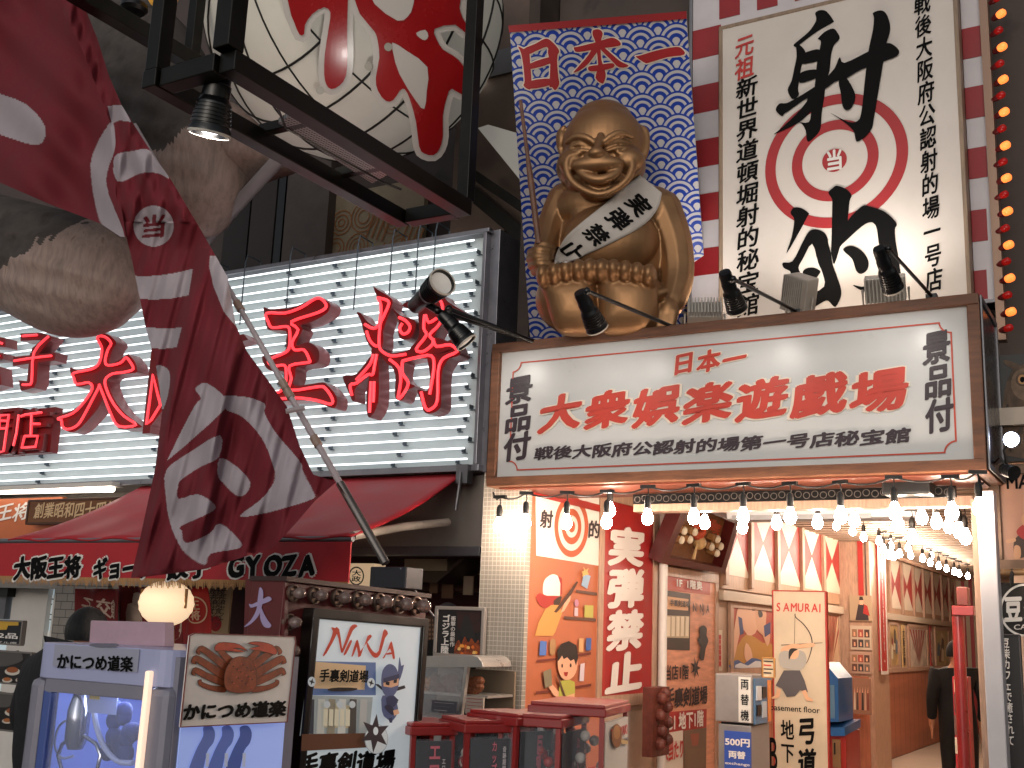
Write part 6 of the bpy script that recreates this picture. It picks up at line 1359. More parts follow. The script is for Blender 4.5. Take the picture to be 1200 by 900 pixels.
# ------------------------------------------------------------------ restaurant front below the awning
q = F(5.85); t = thing('tiled_wall', 'short grey tiled wall piece under the awning', 'wall', q.hit(82, 760))
BT = mask_mat('grey_tiles', lambda u, v: ((u / .16 + (v / .075).floor() * .5).mod(1).lt(.05)).mx((v / .075).mod(1).lt(.1)), q, '8c8680', '4e4a48', .35, bump=.3)
r = q.rect((70, 660), (96, 960)); b = MB(); b.slab(q, (r[0], r[1], -1.6, r[3]), -.2, 0, BT); build(b, 'wall', t)
q = F(6.1); t = thing('lit_window', 'bright pale shop window with white notices at the far left', 'window', q.hit(40, 790)); r = q.rect((-60, 660), (76, 960))
b = MB(); b.slab(q, (r[0], r[1], -1.6, r[3]), -.08, 0, mat('window_glow', 'a9b6bc', .3, emit=.45, ecol='c6d8e0')); build(b, 'glass', t)
for a, c, h_ in (((45, 697), (71, 729), 'd2dadc'), ((31, 738), (57, 766), 'd0d0cc'), ((50, 727), (57, 738), 'c8a040'), ((66, 742), (70, 752), 'c8a040')):
    b = MB(); b.slab(q, q.rect(a, c), .002, .008, mat('notice_' + h_, h_, .5, emit=.25)); nb = build(b, 'notice', t); b = MB(); w = c[0] - a[0]
    for k in range(int((c[1] - a[1]) / 6)): b.slab(q, q.rect((a[0] + w * .15, a[1] + 4 + 6 * k), (c[0] - w * (.15 + .2 * (k % 3)), a[1] + 6 + 6 * k)), .009, .011, col('4a6068'))
    build(b, 'writing', nb)
for x in (28, 76): b = MB(); b.slab(q, q.rect((x - 2, 660), (x + 2, 960)), .0, .06, WHITE); build(b, 'frame', t)
b = MB(); b.slab(q, q.rect((5, 688), (14, 726)), .0, .1, GREY); b.slab(q, q.rect((-10, 688), (24, 700)), .0, .16, BLACK); build(b, 'shutter_box', t)
for i, (a, c, lb, bg_) in enumerate((((-40, 724), (24, 757), 'black menu board with white price writing at the far left', '17151a'), ((-40, 759), (33, 804), 'upper dark food photo board at the far left edge', '1f1a1a'), ((-40, 807), (31, 860), 'lower dark food photo board at the far left edge', '1c1818'))):
    q = F(4.25); t = board('menu_board', lb, 'menu board', q, q.rect(a, c), .03, col(bg_, .35), col('6a6460', .4), fw=.012); b = MB()
    if i == 0: text(b, q, '中2品', ((-16, 740), (21, 749)), WHITEINK, .02, off=.004); text(b, q, 'テーブル席', ((-20, 750), (20, 755)), WHITEINK, .01, off=.004); b.poly(q, [(-38, 727), (22, 727), (22, 733), (10, 733), (8, 738), (-38, 738)], col('b89030'), .003)
    else:
        y0 = a[1]; S_ = .0
        b.poly(q, smooth([(-10, y0 + 12), (0, y0 + 3), (12, y0 + 6), (22, y0 + 3), (28, y0 + 14), (15, y0 + 20), (0, y0 + 22)], 2), col('4a4644'), .003)
        for k, (x, y, rr, h_) in enumerate(((15, 28, 9, 'c0b8ac'), (15, 26, 7, '8a4a24'), (9, 38, 6, 'b8b0a4'), (9, 37, 4.5, '9a5a2c'), (25, 38, 6, 'b8b0a4'), (25, 37, 4.5, '7a3020'), (29, 29, 3, 'a8a098'))): b.poly(q, epx(x, y0 + y, rr, rr * .5, 18), col(h_), .0035 + .0006 * k)
    build(b, 'picture', t)
def hanging(name, label, pts, Y, m, draw, cat='banner', amp=.025, fq=.22):
    pl = F(Y); tl, tr, br, bl_ = [V(p) for p in pts]; b = MB()
    P = lambda x, y, o=0: pl.hit(x, y) - V((0, amp * math.sin(x * fq + y * .02) + o, 0))
    b.grid(lambda i, j: P(*(((tl * (1 - i) + tr * i) * (1 - j)) + ((bl_ * (1 - i) + br * i) * j))), 36, 10, m)
    o = build(b, name, label=label, cat=cat, sm=True); sd = o.modifiers.new('s', 'SOLIDIFY'); sd.thickness = .006; sd.offset = 1
    b = MB(); draw(b, pl, lambda x, y, o_: P(x, y, .006 + o_)); build(b, 'lettering', o); return o
NRD = mat('noren_red', '6c1a1c', .8, var=.2, scale=8); NRB = mat('banner_bright_red', '8e1c20', .7, var=.15); PALE = col('b8a090')
hanging('shop_curtain', 'dark red shop curtain with mirrored pale characters under the awning', [(90, 690), (141, 690), (140, 740), (88, 740)], 5.2, NRD, lambda b, pl, h: text(b, pl, '餃子', [(95, 698), (136, 703), (136, 726), (95, 720)], PALE, .01, mirror=True, hit=h, brush=.05))
def swoosh(b, pl, h):
    for k, p in enumerate(([(155, 695), (172, 700), (168, 716), (156, 724)], [(150, 708), (163, 712), (170, 730), (150, 742)], [(196, 730), (210, 724), (208, 748), (190, 752)], [(182, 712), (190, 716), (188, 740), (178, 744)])): q = smooth(p, 3); b.mesh([h(x, y, .0004 * k) for x, y in q], tess([V((x, y, 0)) for x, y in q]), PALE)
hanging('shop_curtain', 'wide dark red curtain with pale strokes behind the lit paper lantern', [(142, 686), (212, 690), (212, 775), (144, 775)], 5.35, NRD, swoosh)
def logo(b, pl, h):
    o, i_ = epx(231, 715, 10, 16, 30), epx(231, 715, 8.8, 14.4, 30); b.mesh([h(x, y, 0) for x, y in o + i_], [(k, (k + 1) % 30, 30 + (k + 1) % 30, 30 + k) for k in range(30)], PALE); text(b, pl, '王将', [(227, 704), (235, 704), (235, 727), (227, 727)], PALE, .03, True, hit=h)
hanging('logo_banner', 'red hanging banner with an oval white emblem right of the paper lantern', [(207, 690), (241, 688), (251, 775), (214, 775)], 5.0, NRB, logo)
q = F(5.6); t = board('paper_poster', 'beige paper poster with vertical writing between the banners', 'poster', q, q.rect((243, 684), (266, 750)), .02, col('a08868')); b = MB()
for k in range(4): text(b, q, '餃子定食セット'[k % 2:k % 2 + 6], ((246 + 4.6 * k, 689), (249.2 + 4.6 * k, 735 - 6 * (k % 2))), BROWNINK, .01, True, .004)
b.poly(q, epx(253, 731, 7, 9, 24), NRB, .005); build(b, 'lettering', t)
pl = F(4.75); lc = pl.hit(195, 707); s = pl.pm(195, 707); t = thing('paper_lantern', 'glowing white paper lantern with a gold tassel under the awning', 'lantern', lc)
b = MB(); prof = []; 
for k in range(21): a = -PI / 2 + PI * k / 20; prof.append((s * 22.5 * max(.32, math.cos(a)) * (1 + .015 * math.cos(k * PI)), s * 19 * math.sin(a)))
b.lathe(lc, (0, 0, 1), prof, mat('lantern_glow', 'ffe2b8', .5, emit=.8, ecol='ffdcb4'), 28); build(b, 'shade', t, sm=True)
b = MB(); b.lathe(lc, (0, 0, 1), [(s * 9, s * 18), (s * 9, s * 22), (0, s * 22)], WOODD, 16); b.lathe(lc, (0, 0, -1), [(s * 9, s * 18), (s * 9, s * 21), (0, s * 21)], WOODD, 16); build(b, 'rings', t, sm='auto')
b = MB()
for k in range(40): a = 2 * PI * k / 40; b.tube([lc + V((s * 8 * math.cos(a), s * 8 * math.sin(a), -s * 20)), lc + V((s * 9.5 * math.cos(a), s * 9.5 * math.sin(a), -s * (33 + (k % 3))))], s * .5, FRG, 4)
build(b, 'tassel', t)
for x in (167, 219): b = MB(); p = pl.hit(x, 690); b.tube([p, p - V((0, 0, s * 16))], s * 1.3, FRG, 8); build(b, 'hanging_tassel', label='gold tassel hanging %s of the paper lantern' % ('left' if x < 190 else 'right'), cat='tassel')
# things further right under the awning
q = F(5.5); t = thing('lamp_sign', 'small pale lit sign with a round black mark under the awning end', 'sign', q.hit(422, 690)); b = MB(); b.slab(q, q.rect((405, 660), (436, 692)), -.15, 0, mat('lamp_sign_pale', 'c0a080', .5, emit=.5, ecol='e8c8a0')); build(b, 'box', t); b = MB(); o, i_ = epx(418, 675, 9, 11, 30), epx(418, 675, 7.6, 9.4, 30); b.mesh([q.hit(x, y, .004) for x, y in o + i_], [(k, (k + 1) % 30, 30 + (k + 1) % 30, 30 + k) for k in range(30)], INK); text(b, q, '大政', ((413, 668), (423, 682)), INK, .02, True, .004); build(b, 'lettering', t)
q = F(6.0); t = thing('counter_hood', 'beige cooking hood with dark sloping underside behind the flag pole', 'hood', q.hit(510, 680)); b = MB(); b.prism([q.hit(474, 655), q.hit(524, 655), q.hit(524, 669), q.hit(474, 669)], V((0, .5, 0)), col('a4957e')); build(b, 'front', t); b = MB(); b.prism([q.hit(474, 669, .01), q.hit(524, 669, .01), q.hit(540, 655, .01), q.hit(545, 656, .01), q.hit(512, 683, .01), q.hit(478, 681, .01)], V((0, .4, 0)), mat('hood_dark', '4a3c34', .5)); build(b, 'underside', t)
q = F(6.3); t = thing('shelf', 'dark shelf with paper strips deep in the restaurant', 'shelf', q.hit(520, 700)); b = MB(); b.slab(q, q.rect((460, 688), (566, 694)), -.2, .1, WOODD); build(b, 'board', t)
for x0, x1, y1, h_ in ((514, 522, 696, '8a6a50'), (528, 540, 702, '7a5a44'), (553, 563, 698, 'b09a84')): b = MB(); b.slab(q, q.rect((x0, 676), (x1, y1)), .11, .125, col(h_)); build(b, 'paper_strip', t)
q = F(5.75); t = board('spotted_poster', 'brown poster of rows of small product pictures behind the ninja sign', 'poster', q, q.rect((488, 721), (516, 772)), .02, col('4a3428')); b = MB()
for i in range(6):
    for j in range(8): b.poly(q, epx(492 + 4 * i, 727 + 5.4 * j, 1.4, 1.8, 8), col('8a6a50'), .003)
build(b, 'picture', t)
pq = F(5.6).hit(525, 735); person('person in a grey knit cap behind the movie poster', (pq.x, pq.y, 0), 1.74, math.radians(160), cap=mat('knit_cap', '4a4448', .9, var=.3, scale=30, bump=.3))
q = F(5.05); t = board('movie_poster', 'framed dark poster with white vertical title and orange flames', 'poster', q, q.rect((511, 710), (566, 772)), .03, mat('poster_dark', '120e10', .3), col('8a827c', .4), fw=.022); b = MB(); S = [0]
random.seed(4)
b.poly(q, [(536, 716), (563, 716), (563, 740), (545, 745), (536, 735)], mat('poster_smoke', '2c1512', .5, var=.7, scale=14), .003)
FIRE = mat('poster_fire', '8a3c10', .5, var=.95, scale=30)
b.poly(q, smooth([(535, 769), (534, 756), (538, 750), (541, 755), (545, 746), (549, 753), (553, 748), (557, 754), (561, 750), (563, 760), (562, 769)], 3), FIRE, .0038)
for k in range(9): x = random.uniform(537, 560); y = random.uniform(756, 767); b.poly(q, smooth([(x - 2, y + 1), (x - .6, y - 2.2), (x + 1.8, y - .8), (x + 1.2, y + 1.6)], 3), col(('d89038', 'c8601c', 'e0b468')[k % 3]), .0042 + .0003 * k)
b.poly(q, smooth([(540, 745), (542, 728), (547, 720), (552, 728), (556, 740), (558, 752), (550, 748)], 2), col('1c1818'), .0035)
build(b, 'picture', t); b = MB(); text(b, q, 'ゴジラ上陸', ((519, 720), (526, 766)), WHITEINK, .035, True, .004); text(b, q, '衝撃の最新作', ((529, 722), (533, 758)), WHITEINK, .01, True, .004); build(b, 'lettering', t)
# glass food warmer
q = F(4.75); t = thing('food_warmer', 'silver hooded glass food warmer with fried food behind the capsule machines', 'display case', q.hit(520, 850)); AL = mat('brushed_aluminium', 'a8a29c', .3, metal=.5, var=.1)
b = MB(); pr = [q.hit(478, 782), q.hit(478, 769), q.hit(552, 768), q.hit(560, 770), q.hit(565, 776), q.hit(566, 782)]; b.prism(pr, V((0, .35, 0)), AL); build(b, 'hood', t, bevel=.004)
b = MB(); b.hexa([q.hit(x, y, o) for o in (-.02, .0) for x, y in ((478, 842), (538, 842), (545, 782), (478, 782))], mat('warmer_glass', 'ffffff', .05, alpha=.16)); build(b, 'glass', t)
b = MB(); b.prism([q.hit(538, 842, .01), q.hit(541, 842, .01), q.hit(549, 782, .01), q.hit(545, 782, .01)], V((0, .03, 0)), AL); build(b, 'corner_post', t)
b = MB(); b.slab(q, q.rect((476, 812), (566, 816)), -.36, -.05, AL); b.slab(q, q.rect((476, 838), (566, 960)), -.36, -.01, AL); b.slab(q, q.rect((476, 782), (566, 842)), -.38, -.36, mat('warmer_back', '7a6a58', .4)); build(b, 'shelves', t)
random.seed(9)
for nm, x0, x1, y0, h_, r_ in (('fried_chicken', 486, 508, 806, 'b07838', .03), ('croquettes', 510, 538, 803, '5e3a1c', .04), ('skewers', 546, 563, 806, '7a4426', .035)):
    b = MB(); m_ = mat('food_' + h_, h_, .6, var=.4, scale=25, bump=.5)
    for k in range(16): b.ball(F(4.85).hit(random.uniform(x0, x1), y0 + random.uniform(-9, 5)), (r_ * random.uniform(.7, 1.2), r_, r_ * random.uniform(.6, 1)), m_, 9, 6)
    build(b, nm, label={'fried_chicken': 'golden fried chicken heaped at the left of the food warmer', 'croquettes': 'dark brown croquettes heaped in the middle of the food warmer', 'skewers': 'brown skewered meat at the right end of the food warmer'}[nm], cat='food')
q = F(4.7); t = board('price_card', 'dark price card on the food warmer glass', 'card', q, q.rect((506, 820), (535, 836)), .006, col('4a4850')); b = MB()
for k in range(3): b.slab(q, q.rect((509, 823 + 4.3 * k), (532 - 4 * k, 824.6 + 4.3 * k)), .001, .003, WHITEINK)
build(b, 'writing', t)
t = board('menu_strip', 'striped red and white menu strip right of the food warmer', 'menu', F(4.72), F(4.72).rect((546, 816), (566, 838)), .01, col('b0a090')); b = MB()
for k in range(5): b.slab(F(4.72), F(4.72).rect((547, 818 + 4 * k), (565, 820 + 4 * k)), .001, .003, RED)
build(b, 'stripes', t)

# ------------------------------------------------------------------ ninja light box in its dark red bulb stand
NV = (1540, 823); NY = 2.95
NG = G((334, 681), NY, NV); 
c0 = NG.uv(334, 681); cR = NG.uv(500, 705); bot = -1e9
zb_ = -NG.o.z
ST_ = mat('stand_red', '571a1a', .4, var=.2, scale=4)
t = thing('light_stand', 'dark red stand with bare bulb sockets and a lilac character on its side', 'sign stand', NG.P(c0[0], zb_))
us = 1 if cR[0] > c0[0] else -1
rr = (min(c0[0], cR[0]), max(c0[0], cR[0]), zb_, c0[1]); TH = .20
b = MB(); b.slab(NG, rr, -TH, 0, ST_); build(b, 'body', t, bevel=.004)
b = MB(); b.slab(NG, (rr[0] - .01, rr[1] + .01, rr[3], rr[3] + .02), -TH - .01, .02, mat('stand_trim', '3a2622', .4, metal=.3)); build(b, 'top_trim', t)
ln = Plane(NG.P(c0[0], 0), -NG.n, (0, 0, 1)); b = MB(); sq = [ln.hit(x, y, .004) for x, y in ((287, 679), (333, 682), (333, 960), (277, 960))]
b.prism([ln.hit(x, y, .0) for x, y in ((288, 678), (334, 681), (331, 960), (278, 960))], -ln.n * .02, ST_); sd = build(b, 'side_panel', t); b = MB()
DAI2 = [[(470, 108), (484, 118), (486, 150), (478, 200), (462, 236), (430, 268), (402, 280), (432, 250), (456, 205), (462, 160)], [(425, 178), (440, 180), (500, 150), (515, 148), (524, 160), (505, 172), (440, 195), (428, 190)], [(478, 195), (492, 225), (510, 255), (523, 272), (514, 284), (490, 278), (474, 240)]]
for i, p in enumerate(DAI2): q_ = smooth([(180 + x / 3.75, 660 + y / 3.75) for x, y in p], 3); b.poly(ln, q_, col('9a8cae'), .006 + .0008 * i)
text(b, ln, '阪', ((292, 742), (326, 778)), col('9a8cae'), .03, off=.006, brush=.1); text(b, ln, '王', ((291, 784), (324, 818)), col('9a8cae'), .03, off=.006, brush=.1); build(b, 'lettering', sd)
BG = mat('bare_bulb_glass', '9a8078', .08, trans=.5, spec=.8); proto_s = None
for x, y in ((342, 695), (367, 697.5), (394, 700.5), (418, 703), (442, 705.5), (465, 708), (485, 710), (337, 729), (335, 762)):
    o = NG.hit(x, y, 0); s = NG.pm(x, y); b = MB(); b.lathe(o, NG.n, [(s * 7.2, 0), (s * 7.2, s * 3), (s * 6, s * 3.5), (s * 5.4, s * 1), (0, s * 1)], mat('socket_ring', '7a6458', .3, metal=.6), 18); sk = build(b, 'bulb_socket', t, sm='auto'); b = MB(); b.lathe(o, NG.n, [(s * 2.6, s * 1), (s * 3, s * 4), (s * 5, s * 8), (s * 5, s * 11), (s * 3, s * 14.5), (0, s * 15)], BG, 14); build(b, 'bulb', sk, sm=True)
nl = NG; tl = NG.uv(355, 712); tr = NG.uv(490, 726)
t = thing('ninja_sign', 'backlit white NINJA light box with a cartoon ninja and black frame', 'light box', NG.P((tl[0] + tr[0]) / 2, zb_, .05))
rN = (min(tl[0], tr[0]), max(tl[0], tr[0]), zb_ + .1, max(tl[1], tr[1]))
NP = Plane(NG.P(0, 0, .055), NG.u, NG.v)
b = MB(); b.slab(NP, (rN[0] + .02, rN[1] - .02, rN[2] + .02, rN[3] - .02), -.05, 0, mat('ninja_panel', 'b9c0c4', .35, emit=.33, ecol='d8e2e6', var=.08, scale=3, dirt=(2.5, .66, '9a8c78'))); build(b, 'panel', t)
b = MB(); b.frame(NP, rN, .034, -.052, .015, mat('lightbox_frame', '17100e', .3, coat=.3, var=.2)); build(b, 'frame', t, bevel=.004); b = MB(); b.frame(NP, (rN[0] + .034, rN[1] - .034, rN[2] + .034, rN[3] - .034), .01, .0, .008, BLACK); build(b, 'inner_frame', t)
S = [0]; on = (330, 660)
def nz(b, pts, c, s=0, sc=3.75): S[0] += 1; pz(b, NP, pts, on, sc, mat('lit_' + c, c, .4, emit=.22, ecol=c), .002 + .0007 * S[0], s)
b = MB()
nz(b, [(115, 430), (412, 436), (412, 580), (98, 580)], '5a6f9a'); nz(b, [(143, 432), (368, 450), (362, 556), (140, 550)], 'c8a882'); nz(b, [(98, 580), (398, 588), (380, 770), (76, 758)], '9aa0a0'); nz(b, [(175, 605), (300, 625), (295, 725), (165, 720)], 'c0b090')
for k in range(6): x = 110 + 46 * k; nz(b, [(x, 596), (x + 30, 598), (x + 26, 750), (x - 8, 748)], ('3a3c44', 'b8b8b0', '8a8270', 'c0c0ba', '4a4440', 'a8a8a4')[k])
for k in range(5): x = 178 + 24 * k; nz(b, [(x, 640), (x + 18, 642), (x + 16, 715), (x - 3, 713)], 'd0c8b0')
for k in range(3): nz(b, epx(190 + 55 * k, 620, 14, 16), 'b8c0c4')
nz(b, [(78, 750), (382, 745), (372, 808), (74, 824)], '5c3a28'); nz(b, [(190, 552), (240, 545), (320, 548), (300, 560), (210, 562)], '1a1416', 2)
for cx, cyy in ((120, 520), (380, 525)):
    nz(b, epx(cx, cyy, 17, 22), 'c8d0d4'); st = []
    for k in range(8): a = PI / 4 * k + .3; rd = 14 if k % 2 == 0 else 5; st.append((cx + rd * math.cos(a), cyy + rd * 1.2 * math.sin(a)))
    nz(b, st, '23232a')
build(b, 'dojo_photo', t); b = MB()
NB1, NB2 = '4c5578', '2e3450'
nz(b, [(495, 520), (500, 440), (505, 410), (512, 450), (524, 445), (510, 500)], NB1, 2); nz(b, [(395, 530), (410, 530), (500, 600), (490, 612)], '1c1a22'); nz(b, [(490, 545), (525, 535), (530, 548), (492, 560)], '1c1a22')
nz(b, [(422, 530), (428, 470), (455, 442), (485, 455), (500, 500), (495, 550), (470, 585), (435, 575)], NB1, 3); nz(b, [(430, 515), (470, 505), (500, 495), (497, 535), (465, 545), (432, 540)], 'd0a080', 1); nz(b, [(430, 505), (500, 485), (500, 505), (430, 525)], NB2)
nz(b, [(440, 520), (458, 520), (456, 536), (440, 532)], '16141a'); nz(b, [(475, 512), (490, 508), (488, 524), (474, 526)], '16141a')
nz(b, [(425, 580), (470, 585), (490, 620), (492, 650), (470, 690), (430, 670), (420, 620)], NB1, 2); nz(b, [(440, 590), (475, 580), (492, 610), (455, 640)], NB2, 2); nz(b, [(432, 630), (455, 620), (480, 650), (465, 665)], '23263c', 2); nz(b, [(470, 645), (492, 640), (498, 658), (475, 668)], 'd0a080', 1); nz(b, [(448, 680), (466, 675), (466, 698), (455, 700)], NB2)
build(b, 'ninja_picture', t); b = MB(); st = []
for k in range(12): a = PI / 6 * k - 1.45; rd = 82 if k % 2 == 0 else 36; st.append((388 + rd * .8 * math.cos(a), 745 + rd * 1.05 * math.sin(a)))
nz(b, epx(395, 770, 52, 66), '9aa2a8'); nz(b, epx(395, 770, 49, 63), 'c4cacc'); nz(b, st, '3a3034'); nz(b, epx(391, 735, 11, 18), 'd0d6d8'); build(b, 'throwing_star', t); b = MB()
NJ = mat('lit_ninja_red', 'b0341e', .4, emit=.22, ecol='b0341e')
NJS = [[(178, 405), (195, 395), (245, 300), (232, 285), (215, 282), (222, 300), (210, 340)], [(232, 285), (250, 290), (262, 370), (270, 385), (258, 392), (246, 330)], [(258, 392), (272, 380), (310, 295), (330, 278), (318, 268), (298, 280), (280, 330)], [(268, 400), (280, 398), (305, 345), (296, 340)], [(302, 408), (312, 402), (332, 345), (322, 342)], [(322, 342), (332, 342), (342, 395), (338, 410), (330, 395)], [(330, 400), (342, 408), (372, 320), (390, 318), (385, 330)], [(370, 345), (385, 372), (402, 392), (420, 385), (440, 300), (452, 292), (462, 310), (448, 330), (428, 400), (405, 416), (385, 398), (368, 365)], [(438, 415), (448, 412), (470, 350), (480, 350), (492, 415), (482, 418), (470, 375)], [(455, 395), (486, 390), (486, 398), (454, 402)]]
for i, p in enumerate(NJS): b.poly(NP, smooth([(330 + x / 3.75, 660 + y / 3.75) for x, y in p], 2), NJ, .004 + .0006 * i)
text(b, NP, '手裏剣道場', ((369, 783), (425, 800)), INK, .03, off=.03, brush=.04); text(b, NP, '手裏剣道場', [(350, 882), (463, 877), (461, 905), (347, 912)], INK, .045, off=.006, brush=.12); build(b, 'lettering', t)

# ------------------------------------------------------------------ crane game machine
CY = 2.35; CF = F(CY); cc = CF.hit(203, 765); cl = CF.hit(38, 765); zt_ = CF.hit(120, 757).z; CS = Plane((cc.x, 0, 1.6), (0, 1, 0), (0, 0, 1)); yb_ = CS.hit(352, 766).y; y0 = CF.o.y
t = thing('crane_machine', 'grey crane game machine glowing blue inside with a lettered sticker on top', 'crane game', (cc.x, y0, 0))
CG = mat('crane_grey', '82808e', .35, var=.08, coat=.2); BLU = mat('crane_blue_wall', '7484c4', .4, emit=.34, ecol='5a74d8', var=.2, scale=3)  # inner walls emit blue themselves, standing in for the cabinet light
w = cc.x - cl.x; x0, x1 = cl.x, cc.x; zm = CF.hit(120, 800).z
b = MB()   # top cap with rounded front corners
prf = []; R_ = .09
for cx, cyy, a0 in ((x0 + R_, y0 + R_, 180), (x1 - R_, y0 + R_, 270), (x1 - R_, yb_ - R_, 0), (x0 + R_, yb_ - R_, 90)):
    for k in range(7): a = math.radians(a0 + 15 * k); prf.append(V((cx + R_ * math.cos(a), cyy + R_ * math.sin(a), zm)))
b.prism(prf, V((0, 0, zt_ - zm)), mat('crane_cap', 'a4a8cc', .35, coat=.3)); build(b, 'top_cap', t, bevel=.035)
def post(px_, py_, rad, name='corner_post', m=CG):
    b = MB(); b.box((px_ - rad, py_ - rad, 0), (px_ + rad, py_ + rad, zm), m); return build(b, name, t, bevel=.03)
post(x0 + .045, y0 + .045, .045); post(x1 - .06, y0 + .06, .06); post(x1 - .045, yb_ - .045, .045); post(x0 + .045, yb_ - .045, .045)
b = MB(); b.box((x0 + .09, yb_ - .03, 0), (x1 - .09, yb_ - .01, zm), BLU); b.box((x0 + .01, y0 + .09, 0), (x0 + .03, yb_ - .09, zm), BLU); build(b, 'inner_wall', t)
b = MB(); b.box((x0 + .05, y0 + .05, .0), (x1 - .05, yb_ - .05, .75), CG); build(b, 'cabinet_base', t)
b = MB(); b.box((x0 + .09, y0 + .02, .78), (x1 - .12, y0 + .028, zm), mat('crane_glass', 'dfe6ff', .03, alpha=.12)); build(b, 'front_glass', t)
b = MB(); b.box((x0 + .09, y0 + .005, zm - .05), (x1 - .12, y0 + .035, zm), CG); b.box((x0 + .09, y0 + .005, .78), (x0 + .13, y0 + .035, zm - .05), mat('crane_blue_edge', '4a5c9a', .3)); build(b, 'door_frame', t, bevel=.004)
b = MB(); a1, a2 = CF.hit(178.5, 786), CF.hit(163, 930); b.hexa([p for s_ in (.012, -.012) for p in (V((a1.x - .012, y0 - s_ - .012, a1.z)), V((a1.x + .012, y0 - s_ - .012, a1.z)), V((a2.x + .012, y0 - s_ - .012, a2.z)), V((a2.x - .012, y0 - s_ - .012, a2.z)))], mat('crane_tube', 'ffe8d0', .3, emit=.8, ecol='ffdcc0')); build(b, 'light_strip', t, bevel=.006)
l = bpy.data.lights.new('crane_fill', 'POINT'); l.energy = 5; l.shadow_soft_size = .08; l.color = (.75, .82, 1)  # point light added inside to brighten the cabinet, apart from the strip
lo = bpy.data.objects.new('crane_fill_light', l); COL.objects.link(lo); lo.parent = t; lo.location = V((x0 + w * .55, y0 + .16, zm - .05)) - ORG[t.name]
# side window with pictures of the claw, lit from inside
r = CS.rect((197, 812), (338, 960)); LB_ = mat('crane_lit_side', 'a0b0dc', .3, emit=.45, ecol='8fa4ea')
b = MB(); b.slab(CS, (CS.uv(205, 830)[0], CS.uv(345, 830)[0], -1.55, CS.uv(270, 770)[1]), -.02, .004, CG); b.slab(CS, (CS.uv(212, 830)[0], CS.uv(333, 830)[0], -1.55, CS.uv(270, 812)[1]), .004, .01, LB_); sw = build(b, 'side_panel', t)
for k, x in enumerate((232, 254, 275)):
    b = MB(); m_ = mat('claw_picture_%d' % k, ('6a7ab8', '6478c0', '465a9c')[k], .4, emit=.12, ecol='6a80d0'); p = [(x - 14, 905), (x - 6, 880), (x + 3, 862), (x + 3, 852), (x + 12, 850), (x + 17, 858), (x + 15, 870), (x + 8, 880), (x + 1, 905)]; b.poly(CS, smooth(p, 3), m_, .013); b.poly(CS, [(x + 6, 882), (x + 10, 882), (x + 9, 898), (x + 5, 898)], mat('claw_tag', 'b8c0d8', .4, emit=.2), .015); build(b, 'claw_picture', sw)
# sticker on the cap and pink card on top
b = MB(); b.slab(CF, CF.rect((66, 755), (162, 788)), .002, .006, mat('sticker', '9a9cae', .3)); sk = build(b, 'sticker', t); b = MB(); text(b, CF, 'かにつめ道楽', [(69, 765), (158, 769), (158, 788), (69, 784)], INK, .035, off=.008, brush=.04)
for k in range(5): b.poly(CF, epx(118 + 4 * k, 756 + (k % 2), 12 - k, 2.2, 14), col('6a6878'), .0075 + .0003 * k)
build(b, 'lettering', sk)
q = F(2.55); b = MB(); b.hexa([q.hit(x, y, o) for o in (-.05, 0) for x, y in ((104, 756), (193, 758), (193, 729), (106, 727))], mat('pink_card', 'b0929e', .5, var=.15)); build(b, 'top_card', label='pale pink card box lying on top of the crane machine', cat='box', bevel=.004)
# claw and cables inside
q = F(2.42); CH = mat('chrome', '9aa0b0', .15, metal=.9); t2 = thing('crane_claw', 'chrome claw with wire loops hanging inside the crane machine', 'claw', q.hit(90, 880)); s = q.pm(90, 860); o = q.hit(93, 832); tp = V((o.x, o.y, zm))
b = MB(); b.tube([tp, o], s * 5, CH, 12); b.lathe(o, (0, 0, -1), [(s * 6, -s * 12), (s * 9, 0), (s * 9, s * 22), (s * 6, s * 30), (0, s * 30)], CH, 18); build(b, 'motor', t2, sm='auto')
for sx in (-1, 1): b = MB(); x = 93; b.tube([q.hit(x + sx * 6, 862), q.hit(x + sx * 20, 872), q.hit(x + sx * 25, 885), q.hit(x + sx * 20, 905)], s * 1.6, CH, 8); build(b, 'claw_arm', t2, sm='auto')
b = MB(); pts = smooth([(84, 842), (70, 850), (64, 872), (72, 888), (86, 886)], 4, False); b.tube([q.hit(x, y) for x, y in pts], s * 1, mat('clear_cable', 'a8b4d8', .3), 6); pts = smooth([(110, 830), (113, 850), (122, 875), (138, 892), (156, 894)], 5, False); b.tube([q.hit(x, y) for x, y in pts], s * 2.2, MATS['clear_cable'], 8); build(b, 'cable', t2, sm='auto')
q = F(2.41); t2 = board('price_tag_card', 'white card with a small yellow label inside the crane machine', 'card', q, q.rect((105, 808), (135, 838)), .006, mat('card_blue', '8a98c8', .4, emit=.12)); b = MB(); b.slab(q, q.rect((106, 815), (117, 820)), .001, .004, col('c8b050')); build(b, 'label', t2)
q = F(2.44); b = MB(); random.seed(3)
for k in range(16): b.ball(q.hit(140 + random.uniform(-14, 16), 850 + random.uniform(-20, 40)), (.03, .03, .036), mat('plush_blue', '2a3a78', .8, var=.4, scale=15, bump=.4), 12, 8)
build(b, 'plush_toy', label='dark blue plush prize heap behind the crane machine glass', cat='toy', sm=True)
